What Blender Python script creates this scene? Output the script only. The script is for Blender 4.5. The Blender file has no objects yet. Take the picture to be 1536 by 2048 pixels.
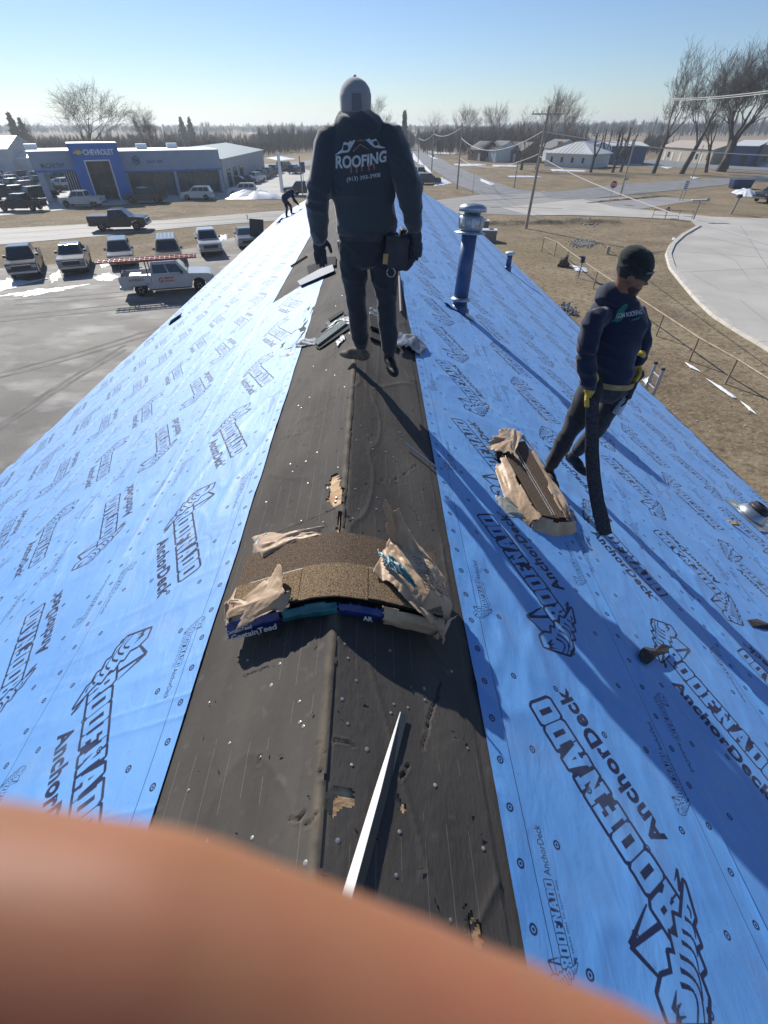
import bpy, bmesh, math, random
import numpy as np
from mathutils import Vector, Matrix, Euler, noise as mnoise
R = math.radians
random.seed(7); rng = np.random.RandomState(11)
scene = bpy.context.scene
col = scene.collection

# ---------------------------------------------------------------- camera
F, PITCH, YAW, CAM_H = 920.0, 40.1, 1.1, 9.0
cam_d = bpy.data.cameras.new('camera'); cam = bpy.data.objects.new('camera', cam_d); col.objects.link(cam)
cam.location = (0, 0, CAM_H); cam.rotation_euler = (R(90 - PITCH), 0, R(-YAW))
cam_d.sensor_fit = 'HORIZONTAL'; cam_d.sensor_width = 36.0; cam_d.lens = 36.0 * F / 1536.0
cam_d.clip_start = 0.004; cam_d.clip_end = 9000
cam_d.dof.use_dof = True; cam_d.dof.focus_distance = 6.0
cam_d.dof.aperture_fstop = (cam_d.lens / 1000.0) / 0.0020
scene.camera = cam
scene.render.resolution_x = 768; scene.render.resolution_y = 1024

# ---------------------------------------------------------------- daylight
SUN_AZ, SUN_EL = -31.0, 33.0          # azimuth from +Y, clockwise
w = bpy.data.worlds.new('World'); scene.world = w; w.use_nodes = True
nt = w.node_tree; bg = nt.nodes['Background']
sky = nt.nodes.new('ShaderNodeTexSky'); sky.sky_type = 'NISHITA'; sky.sun_disc = False
sky.sun_elevation = R(SUN_EL); sky.sun_rotation = R(SUN_AZ)
sky.air_density = 1.0; sky.dust_density = 0.1; sky.ozone_density = 2.2; sky.altitude = 200
tint = nt.nodes.new('ShaderNodeMix'); tint.data_type = 'RGBA'; tint.blend_type = 'MULTIPLY'; tint.inputs[0].default_value = 1; tint.inputs[7].default_value = (.88, 1.0, 1.22, 1)
nt.links.new(sky.outputs[0], tint.inputs[6]); nt.links.new(tint.outputs[2], bg.inputs[0]); bg.inputs[1].default_value = 0.073
sl = bpy.data.lights.new('sun', 'SUN'); so = bpy.data.objects.new('sun', sl); col.objects.link(so)
sl.energy = 4.8; sl.angle = R(0.55); sl.color = (1.0, 0.955, 0.88)
SUNV = Vector((math.sin(R(SUN_AZ)) * math.cos(R(SUN_EL)), math.cos(R(SUN_AZ)) * math.cos(R(SUN_EL)), math.sin(R(SUN_EL))))
so.rotation_euler = SUNV.to_track_quat('Z', 'Y').to_euler(); so.location = (-20, 30, 40)
vs = scene.view_settings; vs.view_transform = 'Standard'; vs.look = 'None'; vs.gamma = 1.0
vs.exposure = 0.25; vs.use_curve_mapping = False
scene.cycles.use_denoising = True
scene.cycles.max_bounces = 6; scene.cycles.transparent_max_bounces = 8
scene.cycles.sample_clamp_indirect = 4.0
scene.cycles.volume_bounces = 0

# ---------------------------------------------------------------- survey helpers (photo measurements -> world)
_p, _y = R(PITCH), R(YAW)
FW = np.array([math.sin(_y) * math.cos(_p), math.cos(_y) * math.cos(_p), -math.sin(_p)])
RT = np.array([math.cos(_y), -math.sin(_y), 0.0]); UP = np.cross(RT, FW)
CO = np.array([0, 0, CAM_H])
def ray(px, py): return FW + RT * (px - 768) / F + UP * (1024 - py) / F
def G(px, py, z=0.0):
    r = ray(px, py); return CO + r * ((z - CAM_H) / r[2])
def atY(px, py, Y):
    r = ray(px, py); return Vector(CO + r * (Y / r[1]))
def hgt(x, y, py):          # height of a point above (x,y) that shows at image row py
    a = np.array([x, y, -CAM_H]); k = (1024 - py) / F
    d0, u0 = a @ FW, a @ UP
    return (k * d0 - u0) / (UP[2] - k * FW[2])
XR, ZR, SL = -0.19, 7.4, 0.5
CS = math.cos(math.atan(SL))
def roofz(x): return ZR - SL * abs(x - XR)
def onroof(px, py, side):   # side +1 right slope, -1 left slope
    n = np.array([SL * side, 0, 1.0]); d = ZR + SL * side * XR
    r = ray(px, py); t = (d - n @ CO) / (n @ r); return CO + r * t

# ---------------------------------------------------------------- mesh helpers
class MB:
    def __init__(s): s.v = []; s.f = []; s.m = []; s.smooth = False
    def add(s, vs, fs, m=0, M=None):
        b = len(s.v)
        s.v += [tuple(M @ Vector(v)) if M is not None else tuple(v) for v in vs]
        s.f += [tuple(b + i for i in f) for f in fs]; s.m += [m] * len(fs); return s
    def box(s, c, d, m=0, M=None, taper=1.0):
        x, y, z = d[0] / 2, d[1] / 2, d[2] / 2; t = taper
        vs = [(c[0] + a * x * k, c[1] + b * y * k, c[2] + e * z) for e, k in ((-1, 1), (1, t)) for a, b in ((-1, -1), (1, -1), (1, 1), (-1, 1))]
        return s.add(vs, [(3, 2, 1, 0), (4, 5, 6, 7), (0, 1, 5, 4), (1, 2, 6, 5), (2, 3, 7, 6), (3, 0, 4, 7)], m, M)
    def tube(s, pts, rad, n=8, m=0, cap=True, M=None, flat=None):
        pts = [Vector(p) for p in pts]; N = len(pts)
        rs = rad if hasattr(rad, '__len__') else [rad] * N
        vs = []; up = Vector((0, 0, 1)) if flat is None else Vector(flat)
        for i, p in enumerate(pts):
            d = (pts[min(i + 1, N - 1)] - pts[max(i - 1, 0)]).normalized()
            a = up.cross(d)
            if a.length < 1e-3: a = Vector((1, 0, 0)).cross(d)
            a.normalize(); b = d.cross(a)
            for k in range(n):
                t = 2 * math.pi * k / n; vs.append(p + (a * math.cos(t) + b * math.sin(t)) * rs[i])
        fs = [(i * n + k, i * n + (k + 1) % n, (i + 1) * n + (k + 1) % n, (i + 1) * n + k) for i in range(N - 1) for k in range(n)]
        if cap: fs += [tuple(range(n - 1, -1, -1)), tuple((N - 1) * n + k for k in range(n))]
        return s.add(vs, fs, m, M)
    def lathe(s, prof, n=16, m=0, M=None):   # prof: (r, z)
        vs = [(r * math.cos(2 * math.pi * k / n), r * math.sin(2 * math.pi * k / n), z) for r, z in prof for k in range(n)]
        N = len(prof)
        fs = [(i * n + k, i * n + (k + 1) % n, (i + 1) * n + (k + 1) % n, (i + 1) * n + k) for i in range(N - 1) for k in range(n)]
        fs += [tuple(range(n - 1, -1, -1)), tuple((N - 1) * n + k for k in range(n))]
        return s.add(vs, fs, m, M)
    def prism(s, poly, y0, y1, m=0, M=None, axis='y'):   # poly in (x,z), extruded along y
        n = len(poly)
        if axis == 'y': vs = [(x, y0, z) for x, z in poly] + [(x, y1, z) for x, z in poly]
        else: vs = [(x, z, y0) for x, z in poly] + [(x, z, y1) for x, z in poly]
        fs = [tuple(range(n)), tuple(range(2 * n - 1, n - 1, -1))] + [((i + 1) % n, i, n + i, n + (i + 1) % n) for i in range(n)]
        return s.add(vs, fs, m, M)
    def ell(s, c, r, m=0, M=None, n=10):
        vs = []; fs = []; c = Vector(c)
        for i in range(n + 1):
            t = math.pi * i / n
            for k in range(2 * n):
                p = math.pi * k / n
                v = Vector((math.sin(t) * math.cos(p) * r[0], math.sin(t) * math.sin(p) * r[1], math.cos(t) * r[2]))
                vs.append(c + (M @ v if M is not None else v))
        for i in range(n):
            for k in range(2 * n): fs.append((i * 2 * n + k, (i + 1) * 2 * n + k, (i + 1) * 2 * n + (k + 1) % (2 * n), i * 2 * n + (k + 1) % (2 * n)))
        return s.add(vs, fs, m)
    def grid(s, P, m=0):   # P array (a,b,3)
        a, b = P.shape[:2]; base = len(s.v)
        s.v += [tuple(q) for q in P.reshape(-1, 3)]
        s.f += [(base + i * b + j, base + i * b + j + 1, base + (i + 1) * b + j + 1, base + (i + 1) * b + j) for i in range(a - 1) for j in range(b - 1)]
        s.m += [m] * ((a - 1) * (b - 1)); return s
    def mesh(s, name, mats, smooth=None):
        me = bpy.data.meshes.new(name); me.from_pydata([tuple(v) for v in s.v], [], s.f)
        for m in (mats if isinstance(mats, (list, tuple)) else [mats]): me.materials.append(m)
        me.polygons.foreach_set('material_index', s.m)
        if smooth or (smooth is None and s.smooth): me.polygons.foreach_set('use_smooth', [True] * len(me.polygons))
        me.validate(); me.update(); return me
    def build(s, name, mats, parent=None, smooth=None, **kw):
        return link(name, s.mesh(name, mats, smooth), parent, **kw)

def fast_mesh(name, verts, faces, mats, smooth=False, uv=None):
    """numpy quads/tris -> mesh"""
    me = bpy.data.meshes.new(name); n = faces.shape[1]
    me.vertices.add(len(verts)); me.vertices.foreach_set('co', np.asarray(verts, np.float32).ravel())
    me.loops.add(faces.size); me.loops.foreach_set('vertex_index', faces.astype(np.int32).ravel())
    me.polygons.add(len(faces)); me.polygons.foreach_set('loop_start', np.arange(0, faces.size, n, dtype=np.int32))
    me.polygons.foreach_set('use_smooth', np.full(len(faces), smooth))
    for m in (mats if isinstance(mats, (list, tuple)) else [mats]): me.materials.append(m)
    me.update(calc_edges=True)
    if uv is not None:
        l = me.uv_layers.new(name='UVMap'); l.data.foreach_set('uv', uv[faces.ravel()].astype(np.float32).ravel())
    me.validate(); return me

def link(name, me, parent=None, loc=None, rot=None, label=None, cat=None, group=None, kind=None):
    o = bpy.data.objects.new(name, me); col.objects.link(o)
    if parent is not None: o.parent = parent
    if loc is not None: o.location = loc
    if rot is not None: o.rotation_euler = rot
    return tag(o, label, cat, group, kind)
def tag(o, label=None, cat=None, group=None, kind=None):
    if label: o['label'] = label
    if cat: o['category'] = cat
    if group: o['group'] = group
    if kind: o['kind'] = kind
    return o
def thing(name, label, cat, loc=(0, 0, 0), rz=0.0, group=None):
    o = bpy.data.objects.new(name, None); col.objects.link(o); o.empty_display_size = .2
    o.location = loc; o.rotation_euler = (0, 0, rz); return tag(o, label, cat, group)
def copy_tree(o, parent=None, mats=None):
    c = o.copy(); col.objects.link(c); c.parent = parent
    if mats and c.type == 'MESH':
        for sl_ in c.material_slots:
            if sl_.material and sl_.material.name in mats:
                sl_.link = 'OBJECT'; sl_.material = mats[sl_.material.name] if False else mats[c.data.materials[sl_.slot_index].name]
    for ch in list(o.children): copy_tree(ch, c, mats)
    return c

# value noise (vectorised)
_perm = rng.permutation(512); _perm = np.concatenate([_perm, _perm]); _val = rng.rand(1024)
def vn(x, y, seed=0):
    x = np.asarray(x, float); y = np.asarray(y, float)
    xi = np.floor(x).astype(int); yi = np.floor(y).astype(int); fx = x - xi; fy = y - yi
    fx = fx * fx * (3 - 2 * fx); fy = fy * fy * (3 - 2 * fy)
    h = lambda a, b: _val[_perm[(_perm[(a + seed * 37) & 511] + b) & 511] & 1023]
    return (h(xi, yi) * (1 - fx) + h(xi + 1, yi) * fx) * (1 - fy) + (h(xi, yi + 1) * (1 - fx) + h(xi + 1, yi + 1) * fx) * fy
def fbm(x, y, o=3, seed=0):
    s = 0; a = .5
    for i in range(o): s = s + a * vn(x * 2 ** i, y * 2 ** i, seed + i); a *= .5
    return s

# ---------------------------------------------------------------- materials
MATS = {}
def mat(name, c=(.5, .5, .5), rough=.6, metal=0.0, var=0.0, scale=5.0, c2=None, bump=0.0, bscale=40.0, spec=.5, detail=4, stretch=None, coat=0, sheen=0, contrast=(.35, .65), sss=0, trans=0, alpha=1, coord='Object', bdist=.02):
    if name in MATS: return MATS[name]
    m = bpy.data.materials.new(name); m.use_nodes = True; MATS[name] = m
    t = m.node_tree; b = t.nodes['Principled BSDF']; L = t.links
    b.inputs['Base Color'].default_value = (*c, 1); b.inputs['Roughness'].default_value = rough
    b.inputs['Metallic'].default_value = metal; b.inputs['Specular IOR Level'].default_value = spec
    b.inputs['Coat Weight'].default_value = coat; b.inputs['Sheen Weight'].default_value = sheen
    if sss: b.inputs['Subsurface Weight'].default_value = sss; b.inputs['Subsurface Radius'].default_value = (.01, .004, .002)
    if trans: b.inputs['Transmission Weight'].default_value = trans
    if alpha < 1: b.inputs['Alpha'].default_value = alpha
    tc = t.nodes.new('ShaderNodeTexCoord'); src = tc.outputs[coord]
    if stretch:
        mp = t.nodes.new('ShaderNodeMapping'); mp.inputs['Scale'].default_value = stretch; L.new(src, mp.inputs[0]); src = mp.outputs[0]
    if var or c2:
        n = t.nodes.new('ShaderNodeTexNoise'); n.inputs['Scale'].default_value = scale; n.inputs['Detail'].default_value = detail
        L.new(src, n.inputs['Vector'])
        r = t.nodes.new('ShaderNodeValToRGB'); L.new(n.outputs[0], r.inputs[0])
        r.color_ramp.elements[0].position = contrast[0]; r.color_ramp.elements[1].position = contrast[1]
        a = tuple(k * (1 - var) for k in c) if c2 is None else c
        e = tuple(min(1, k * (1 + var)) for k in c) if c2 is None else c2
        r.color_ramp.elements[0].color = (*a, 1); r.color_ramp.elements[1].color = (*e, 1)
        L.new(r.outputs[0], b.inputs['Base Color'])
    if bump:
        n2 = t.nodes.new('ShaderNodeTexNoise'); n2.inputs['Scale'].default_value = bscale; n2.inputs['Detail'].default_value = 5
        L.new(src, n2.inputs['Vector']); bp = t.nodes.new('ShaderNodeBump')
        bp.inputs['Strength'].default_value = bump; bp.inputs['Distance'].default_value = bdist
        L.new(n2.outputs[0], bp.inputs['Height']); L.new(bp.outputs[0], b.inputs['Normal'])
    return m
def mix_noise(m, scale, col2, lo, hi, fac=1.0, detail=5, stretch=None, seed=0, coord='Object'):
    """lays a second noise-driven colour over whatever drives Base Color"""
    t = m.node_tree; b = t.nodes['Principled BSDF']; L = t.links; inp = b.inputs['Base Color']
    mx = t.nodes.new('ShaderNodeMix'); mx.data_type = 'RGBA'
    if inp.is_linked: L.new(inp.links[0].from_socket, mx.inputs[6])
    else: mx.inputs[6].default_value = inp.default_value
    mx.inputs[7].default_value = (*col2, 1)
    tc = t.nodes.new('ShaderNodeTexCoord'); mp = t.nodes.new('ShaderNodeMapping'); L.new(tc.outputs[coord], mp.inputs[0])
    mp.inputs['Location'].default_value = (seed, seed * 1.7, 0)
    if stretch: mp.inputs['Scale'].default_value = stretch
    n = t.nodes.new('ShaderNodeTexNoise'); n.inputs['Scale'].default_value = scale; n.inputs['Detail'].default_value = detail
    L.new(mp.outputs[0], n.inputs['Vector'])
    mr = t.nodes.new('ShaderNodeMapRange'); mr.inputs[1].default_value = lo; mr.inputs[2].default_value = hi; mr.inputs[4].default_value = fac
    L.new(n.outputs[0], mr.inputs[0]); L.new(mr.outputs[0], mx.inputs[0]); L.new(mx.outputs[2], inp)
    return m

# ---------------------------------------------------------------- print raster (lettering on membrane)
def text_tris(s, size=1.0, offset=0.0, shear=0.0, space=1.0):
    cu = bpy.data.curves.new('t', 'FONT'); cu.body = s; cu.size = size; cu.offset = offset; cu.shear = shear
    cu.space_character = space; cu.resolution_u = 3
    o = bpy.data.objects.new('t', cu); col.objects.link(o)
    me = bpy.data.meshes.new_from_object(o.evaluated_get(bpy.context.evaluated_depsgraph_get()))
    bpy.data.objects.remove(o); bpy.data.curves.remove(cu)
    me.calc_loop_triangles()
    V = np.array([v.co[:2] for v in me.vertices]); T = np.array([t.vertices[:] for t in me.loop_triangles])
    bpy.data.meshes.remove(me)
    V = V - V.min(0)
    return V, T
def text_obj(name, s, width, height, material, parent=None, M=None, depth=0.0, offset=0.0, shear=0.0, bulge=None):
    V, T = text_tris(s, 1.0, offset, shear); ext = V.max(0); V = V / ext * np.array([width, height]) - np.array([width, height]) / 2
    P = np.c_[V, np.zeros(len(V))]
    if bulge is not None: P[:, 2] = bulge(P[:, 0], P[:, 1])
    M = M or Matrix()
    P = np.array([M @ Vector(p) for p in P])
    me = fast_mesh(name, P, T, material)
    return link(name, me, parent)
class Ras:
    def __init__(s, wm, hm, ppm): s.w = int(wm * ppm); s.h = int(hm * ppm); s.k = ppm; s.rot = None; s.a = np.zeros((s.h, s.w), bool)
    def poly(s, pts, val=True, buf=None):
        buf = s.a if buf is None else buf
        p = np.asarray(pts, float)
        if s.rot:
            c_, t_ = np.array(s.rot[:2]), s.rot[2]; d_ = p - c_; p = c_ + np.c_[d_[:, 0] * math.cos(t_) + d_[:, 1] * math.sin(t_), -d_[:, 0] * math.sin(t_) + d_[:, 1] * math.cos(t_)]
        p = p * s.k; x0, y0 = np.floor(p.min(0)).astype(int) - 1; x1, y1 = np.ceil(p.max(0)).astype(int) + 1
        x0 = max(x0, 0); y0 = max(y0, 0); x1 = min(x1, s.w); y1 = min(y1, s.h)
        if x1 <= x0 or y1 <= y0: return
        X, Y = np.meshgrid(np.arange(x0, x1) + .5, np.arange(y0, y1) + .5); c = np.zeros(X.shape, bool); n = len(p)
        for i in range(n):
            a, b = p[i], p[(i + 1) % n]
            if a[1] == b[1]: continue
            c ^= ((a[1] > Y) != (b[1] > Y)) & (X < (b[0] - a[0]) * (Y - a[1]) / (b[1] - a[1]) + a[0])
        buf[y0:y1, x0:x1][c] = val
    def line(s, a, b, wd, buf=None, w2=None):
        a = np.array(a, float); b = np.array(b, float); d = b - a; l = np.hypot(*d)
        if l < 1e-9: return
        n = np.array([-d[1], d[0]]) / l; w2 = wd if w2 is None else w2
        s.poly([a + n * wd / 2, b + n * w2 / 2, b - n * w2 / 2, a - n * wd / 2], True, buf)
    def path(s, pts, w0, w1=None, buf=None):
        N = len(pts) - 1; w1 = w0 if w1 is None else w1
        for i in range(N):
            wa = w0 + (w1 - w0) * i / N; wb = w0 + (w1 - w0) * (i + 1) / N; s.line(pts[i], pts[i + 1], wa, buf, wb)
    def ring(s, c, r0, r1):
        t = np.linspace(0, 2 * np.pi, 24, endpoint=False); o = np.c_[np.cos(t), np.sin(t)]
        tmp = np.zeros_like(s.a); s.poly(np.array(c) + o * r1, True, tmp)
        if r0 > 0: s.poly(np.array(c) + o * r0, False, tmp)
        s.a |= tmp
    def tris(s, V, T, buf=None):
        for t in T: s.poly(V[t], True, buf)
def dil(b, r):
    o = b.copy()
    for dx in range(-r, r + 1):
        h = int(math.sqrt(r * r - dx * dx)); t = np.roll(b, dx, 1)
        # vertical running or
        q = t.copy()
        for dy in range(1, h + 1): q |= np.roll(t, dy, 0); q |= np.roll(t, -dy, 0)
        o |= q
    return o
GL = {
 'R': ([(0,0),(5.2,0),(5.2,2.5),(4.6,2.5),(4.6,5),(5.4,5),(6.4,2.5),(6,2.5),(6,0),(11,0),(11,2.5),(10,2.5),(8.9,5.6),(10,7),(10,12.5),(8.5,14),(0,14),(0,11.5),(1,11.5),(1,2.5),(0,2.5)], [(4.6,8),(6.5,8),(6.5,11),(4.6,11)], 11),
 'O': ([(1,0),(9,0),(10,1.5),(10,12.5),(9,14),(1,14),(0,12.5),(0,1.5)], [(3.6,3),(6.4,3),(6.4,11),(3.6,11)], 10),
 'D': ([(0,0),(8.5,0),(10,1.5),(10,12.5),(8.5,14),(0,14),(0,11.5),(1,11.5),(1,2.5),(0,2.5)], [(4,3),(6.4,3),(6.4,11),(4,11)], 10),
 'F': ([(0,0),(6,0),(6,2.5),(4.8,2.5),(4.8,5.5),(7.5,5.5),(7.5,8.3),(4.8,8.3),(4.8,11.3),(7,11.3),(7,9.8),(10,9.8),(10,14),(0,14),(0,11.5),(1.2,11.5),(1.2,2.5),(0,2.5)], None, 10),
 'A': ([(0,0),(4.6,0),(4.6,2.5),(4,2.5),(4.3,4),(6.7,4),(7,2.5),(6.4,2.5),(6.4,0),(11,0),(11,2.5),(10.2,2.5),(7.6,14),(3.4,14),(.8,2.5),(0,2.5)], [(4.9,6.6),(6.1,6.6),(5.5,10)], 11),
 'N': ([(0,0),(4.8,0),(4.8,2.5),(4,2.5),(4,8),(7,0),(10,0),(10,11.5),(11,11.5),(11,14),(6.2,14),(6.2,11.5),(7.2,11.5),(7.2,6.5),(4.2,14),(0,14),(0,11.5),(1,11.5),(1,2.5),(0,2.5)], None, 11)}
def draw_logo(r, x, y, L):
    """logo of total length L, lower left of the word at x,y (y down in image space)"""
    k = L / 1.0; buf = np.zeros_like(r.a); cx = x + .19 * k; H = .142 * k; W0 = .0
    tot = sum(GL[c][2] + .7 for c in 'ROOFNADO'); u = (L - .19 * k) / tot
    holes = []
    for i, c in enumerate('ROOFNADO'):
        o, h, wd = GL[c]; hh = H * (1.12 if i == 0 else 1)
        f = lambda P: [(cx + a * u, y - b / 14 * hh) for a, b in P]
        r.poly(f(o), True, buf)
        if h: r.poly(f(h), False, buf)
        cx += (wd + .7) * u
    dr = max(2, int(.0150 * k * r.k)); ink = dil(buf, dr)
    fill = np.zeros_like(buf); r.poly([(x + .2 * k, y), (x + L - .01 * k, y), (x + L - .01 * k, y - H), (x + .2 * k, y - H)], True, fill)
    ink |= fill; ink &= ~buf; r.a |= ink
    # funnel left of the word: wide head above, ragged tip below
    q = lambda a, b: (x + a * k, y - b * k)
    out = [q(.0, .30), q(.02, .345), q(.075, .37), q(.13, .345), q(.145, .29), q(.13, .24), q(.165, .205), q(.15, .18), q(.19, .145), q(.168, .12), q(.21, .07), q(.19, .045), q(.245, -.085), q(.165, -.02), q(.16, .01), q(.115, .035), q(.12, .065), q(.072, .09), q(.075, .125), q(.03, .15), q(.0, .22)]
    pb = np.zeros_like(r.a); r.poly(out, True, pb); r.a &= ~dil(pb, dr); r.a |= dil(pb, dr) & ~pb
    for (a0, b0, a1, b1, bow) in [(.012, .285, .10, .235, -.06), (.006, .235, .12, .20, -.055), (.035, .18, .14, .165, -.045), (.075, .125, .155, .115, -.03), (.10, .085, .17, .08, -.028), (.13, .04, .185, .03, -.02), (.17, .0, .2, -.02, -.01)]:
        pts = [q(a0 + (a1 - a0) * t, b0 + (b1 - b0) * t + bow * math.sin(math.pi * t)) for t in np.linspace(0, 1, 8)]
        r.path(pts, .005 * k, .016 * k)
    for dd in (0, .026, .052):
        r.path([q(.03 + dd, .345 - dd * .35), q(.062 + dd * .6, .315 - dd * .5), q(.05 + dd, .285 - dd * .4)], .018 * k, .003 * k)
    for a_, b_, w0, w1 in ((q(.145, .30), q(.25, .345), .013, .02), (q(.25, .345), q(.285, .17), .02, .006), (q(.245, .335), q(.225, .17), .016, .02)): r.line(a_, b_, w0 * k, None, w1 * k)
    r.path([q(.235, -.03), q(.285, -.095), q(.268, -.04)], .02 * k, .004 * k)
def make_tile():
    Wm, Hm, ppm = 1.34, 1.22, 900
    r = Ras(Wm, Hm, ppm)
    r.rot = (.27, .80, R(26.5)); draw_logo(r, .08, .80, 1.05)
    V, T = text_tris('AnchorDeck', 1.0, .045, 0, 1.10); V = V / V.max(0) * np.array([.68, .105]); V[:, 1] = -V[:, 1]
    b = np.zeros_like(r.a); r.tris(V + np.array([.46, .965]), T, b)
    r.a |= b; r.rot = None
    for yy in (.105, Hm - .105): r.poly([(0, yy - .0016), (Wm, yy - .0016), (Wm, yy + .0016), (0, yy + .0016)])
    for yy, ph in ((.175, .06), (Hm - .125, .62)):
        draw_logo(r, ph, yy, .27)
        for s_, xx, ww, hh in (('AnchorDeck', ph + .28, .15, .03), ('It takes one to know one', ph + .07, .2, .011)):
            V, T = text_tris(s_, 1.0, .01); V = V / V.max(0) * np.array([ww, hh]); V[:, 1] = -V[:, 1]
            b = np.zeros_like(r.a); r.tris(V + np.array([xx, yy + (.018 if hh < .02 else 0)]), T, b); r.a |= b
    for row, (yy, n, ph) in enumerate(((.05, 8, .03), (.235, 4, .10), (.485, 3, .2), (.71, 3, .02), (.97, 4, .22), (Hm - .05, 8, .09))):
        for i in range(n):
            c = (ph + i * Wm / n, yy); r.ring(c, .0088, .0158); r.ring(c, 0, .0052)
    im = bpy.data.images.new('membrane_print', r.w, r.h, alpha=False, is_data=True)
    a = r.a[::-1].astype(np.float32)
    # soft 3-tap blur: ink bleed
    a = (a * 2 + np.roll(a, 1, 0) + np.roll(a, -1, 0) + np.roll(a, 1, 1) + np.roll(a, -1, 1)) / 6
    px = np.ones((r.h, r.w, 4), np.float32); px[..., :3] = a[..., None]
    im.pixels.foreach_set(px.ravel()); im.update(); im.pack(); return im
TILE = make_tile()
# ================================================================ SETTING: ground, roads
M_grass = mat('dry_grass', (.17, .13, .085), .95, var=0, c2=(.33, .26, .17), scale=.18, detail=10, bump=.55, bscale=4, spec=.1, contrast=(.3, .7), bdist=.09)
mix_noise(M_grass, .5, (.38, .31, .21), .5, .68, .5, 6, seed=41); mix_noise(M_grass, .22, (.13, .10, .075), .56, .7, .5, 5, seed=51)
mix_noise(M_grass, 1.6, (.12, .085, .05), .52, .72, .55, 8, seed=3)
mix_noise(M_grass, .035, (.22, .18, .10), .45, .62, .5, 4, stretch=(1, 3, 1), seed=9)
mix_noise(M_grass, 7.0, (.42, .35, .25), .5, .7, .5, 8, seed=5); mix_noise(M_grass, 3.0, (.075, .058, .038), .50, .70, .65, 9, seed=15)
M_gravel = mat('gravel_lot', (.16, .15, .135), .8, c2=(.27, .25, .22), scale=.25, detail=10, bump=.5, bscale=14, spec=.35, bdist=.03)
mix_noise(M_gravel, .12, (.13, .12, .11), .5, .62, .6, 5, stretch=(1, 1.6, 1), seed=2)
mix_noise(M_gravel, .45, (.50, .485, .46), .50, .72, .65, 9, stretch=(.8, 1.5, 1), seed=8); mix_noise(M_gravel, .9, (.11, .10, .09), .54, .70, .55, 8, stretch=(.8, 1.3, 1), seed=18)
M_road = mat('worn_road', (.27, .26, .245), .75, c2=(.36, .345, .32), scale=.4, detail=8, spec=.35, stretch=(.25, 2.5, 1))
M_asph = mat('grey_asphalt', (.17, .175, .18), .8, c2=(.24, .24, .24), scale=.5, detail=8)
M_conc = mat('concrete', (.42, .395, .35), .8, c2=(.52, .49, .44), scale=.22, detail=9)
M_conc2 = mat('concrete_kerb', (.45, .42, .37), .85, c2=(.56, .53, .47), scale=2.2, detail=6)
M_joint = mat('joint_dark', (.12, .11, .10), .9)
M_snow = mat('old_snow', (.80, .82, .86), .5, c2=(.62, .64, .68), scale=1.3, bump=.6, bscale=6)
M_line = mat('road_paint', (.62, .60, .55), .7, c2=(.4, .39, .36), scale=1.5)
M_yline = mat('yellow_paint', (.55, .42, .16), .7)
M_field = mat('stubble_field', (.26, .19, .125), .95, c2=(.33, .25, .17), scale=.02, detail=8, spec=.1)
M_tar = mat('dark_crack', (.07, .065, .06), .8)

M_rut = mat('packed_gravel', (.15, .14, .125), .9, c2=(.24, .225, .2), scale=1.2, detail=8)
def gpoly(name, px, z, m, parent=None, kind='structure', world=None, **kw):
    P = world if world is not None else [G(a, b, z)[:2] for a, b in px]
    ar = sum(P[i][0] * P[(i + 1) % len(P)][1] - P[(i + 1) % len(P)][0] * P[i][1] for i in range(len(P)))
    if ar < 0: P = P[::-1]
    b = MB(); b.add([(p[0], p[1], z) for p in P], [tuple(range(len(P)))])
    return b.build(name, m, parent, kind=kind, **kw)
b = MB(); b.add([(-3000, -300, 0), (3000, -300, 0), (3000, 6000, 0), (-3000, 6000, 0)], [(0, 1, 2, 3)]); b.build('ground', M_grass, kind='structure')
gpoly('crop_field', [(1135, 303), (1135, 282), (1260, 275), (1536, 272), (2100, 268), (2300, 300), (1536, 302), (1300, 296)], .02, M_field)
gpoly('far_field', [(470, 322), (560, 312), (640, 312), (640, 322), (600, 332), (540, 332)], .02, M_field)
L0 = G(0, 540); 
gpoly('gravel_lot', [(-900, 620), (-300, 558), (0, 536), (120, 528), (280, 518), (400, 492), (470, 474), (552, 452), (700, 452), (760, 520), (700, 1000), (300, 1400), (-700, 1500)], .02, M_gravel)
gpoly('road', [(-900, 545), (-300, 505), (0, 489), (211, 471), (376, 454), (550, 441), (760, 434), (938, 426), (1052, 431), (1200, 430), (1400, 400), (1300, 392), (1165, 398), (1136, 390), (1086, 382), (961, 389), (875, 400), (700, 412), (550, 422), (304, 442), (0, 457), (-300, 470), (-900, 500)], .03, M_road)
gpoly('side_road', [(961, 389), (917, 371), (852, 332), (821, 304), (812, 292), (826, 289), (850, 300), (904, 330), (967, 356), (1034, 379), (1086, 383), (1020, 388)], .045, M_asph)
gpoly('cross_road', [(1080, 384), (1136, 381), (1240, 369), (1352, 361), (1536, 351), (2000, 330), (2000, 338), (1536, 362), (1461, 368), (1344, 381), (1266, 388), (1165, 399), (1100, 396)], .045, M_asph)
gpoly('motel_lot', [(1280, 322), (1330, 316), (1536, 325), (1900, 330), (1900, 345), (1536, 346), (1400, 336), (1300, 334)], .04, M_asph)
gpoly('driveway', [(1165, 398), (1230, 414), (1318, 422), (1422, 433), (1536, 437), (2300, 455), (2600, 900), (1800, 850), (1600, 745), (1536, 697), (1490, 672), (1430, 635), (1394, 600), (1365, 566), (1344, 540), (1335, 513), (1342, 493), (1365, 472), (1396, 455), (1381, 442), (1344, 438), (1240, 433), (1136, 430), (1060, 431), (1000, 415)], .055, M_conc)
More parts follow.
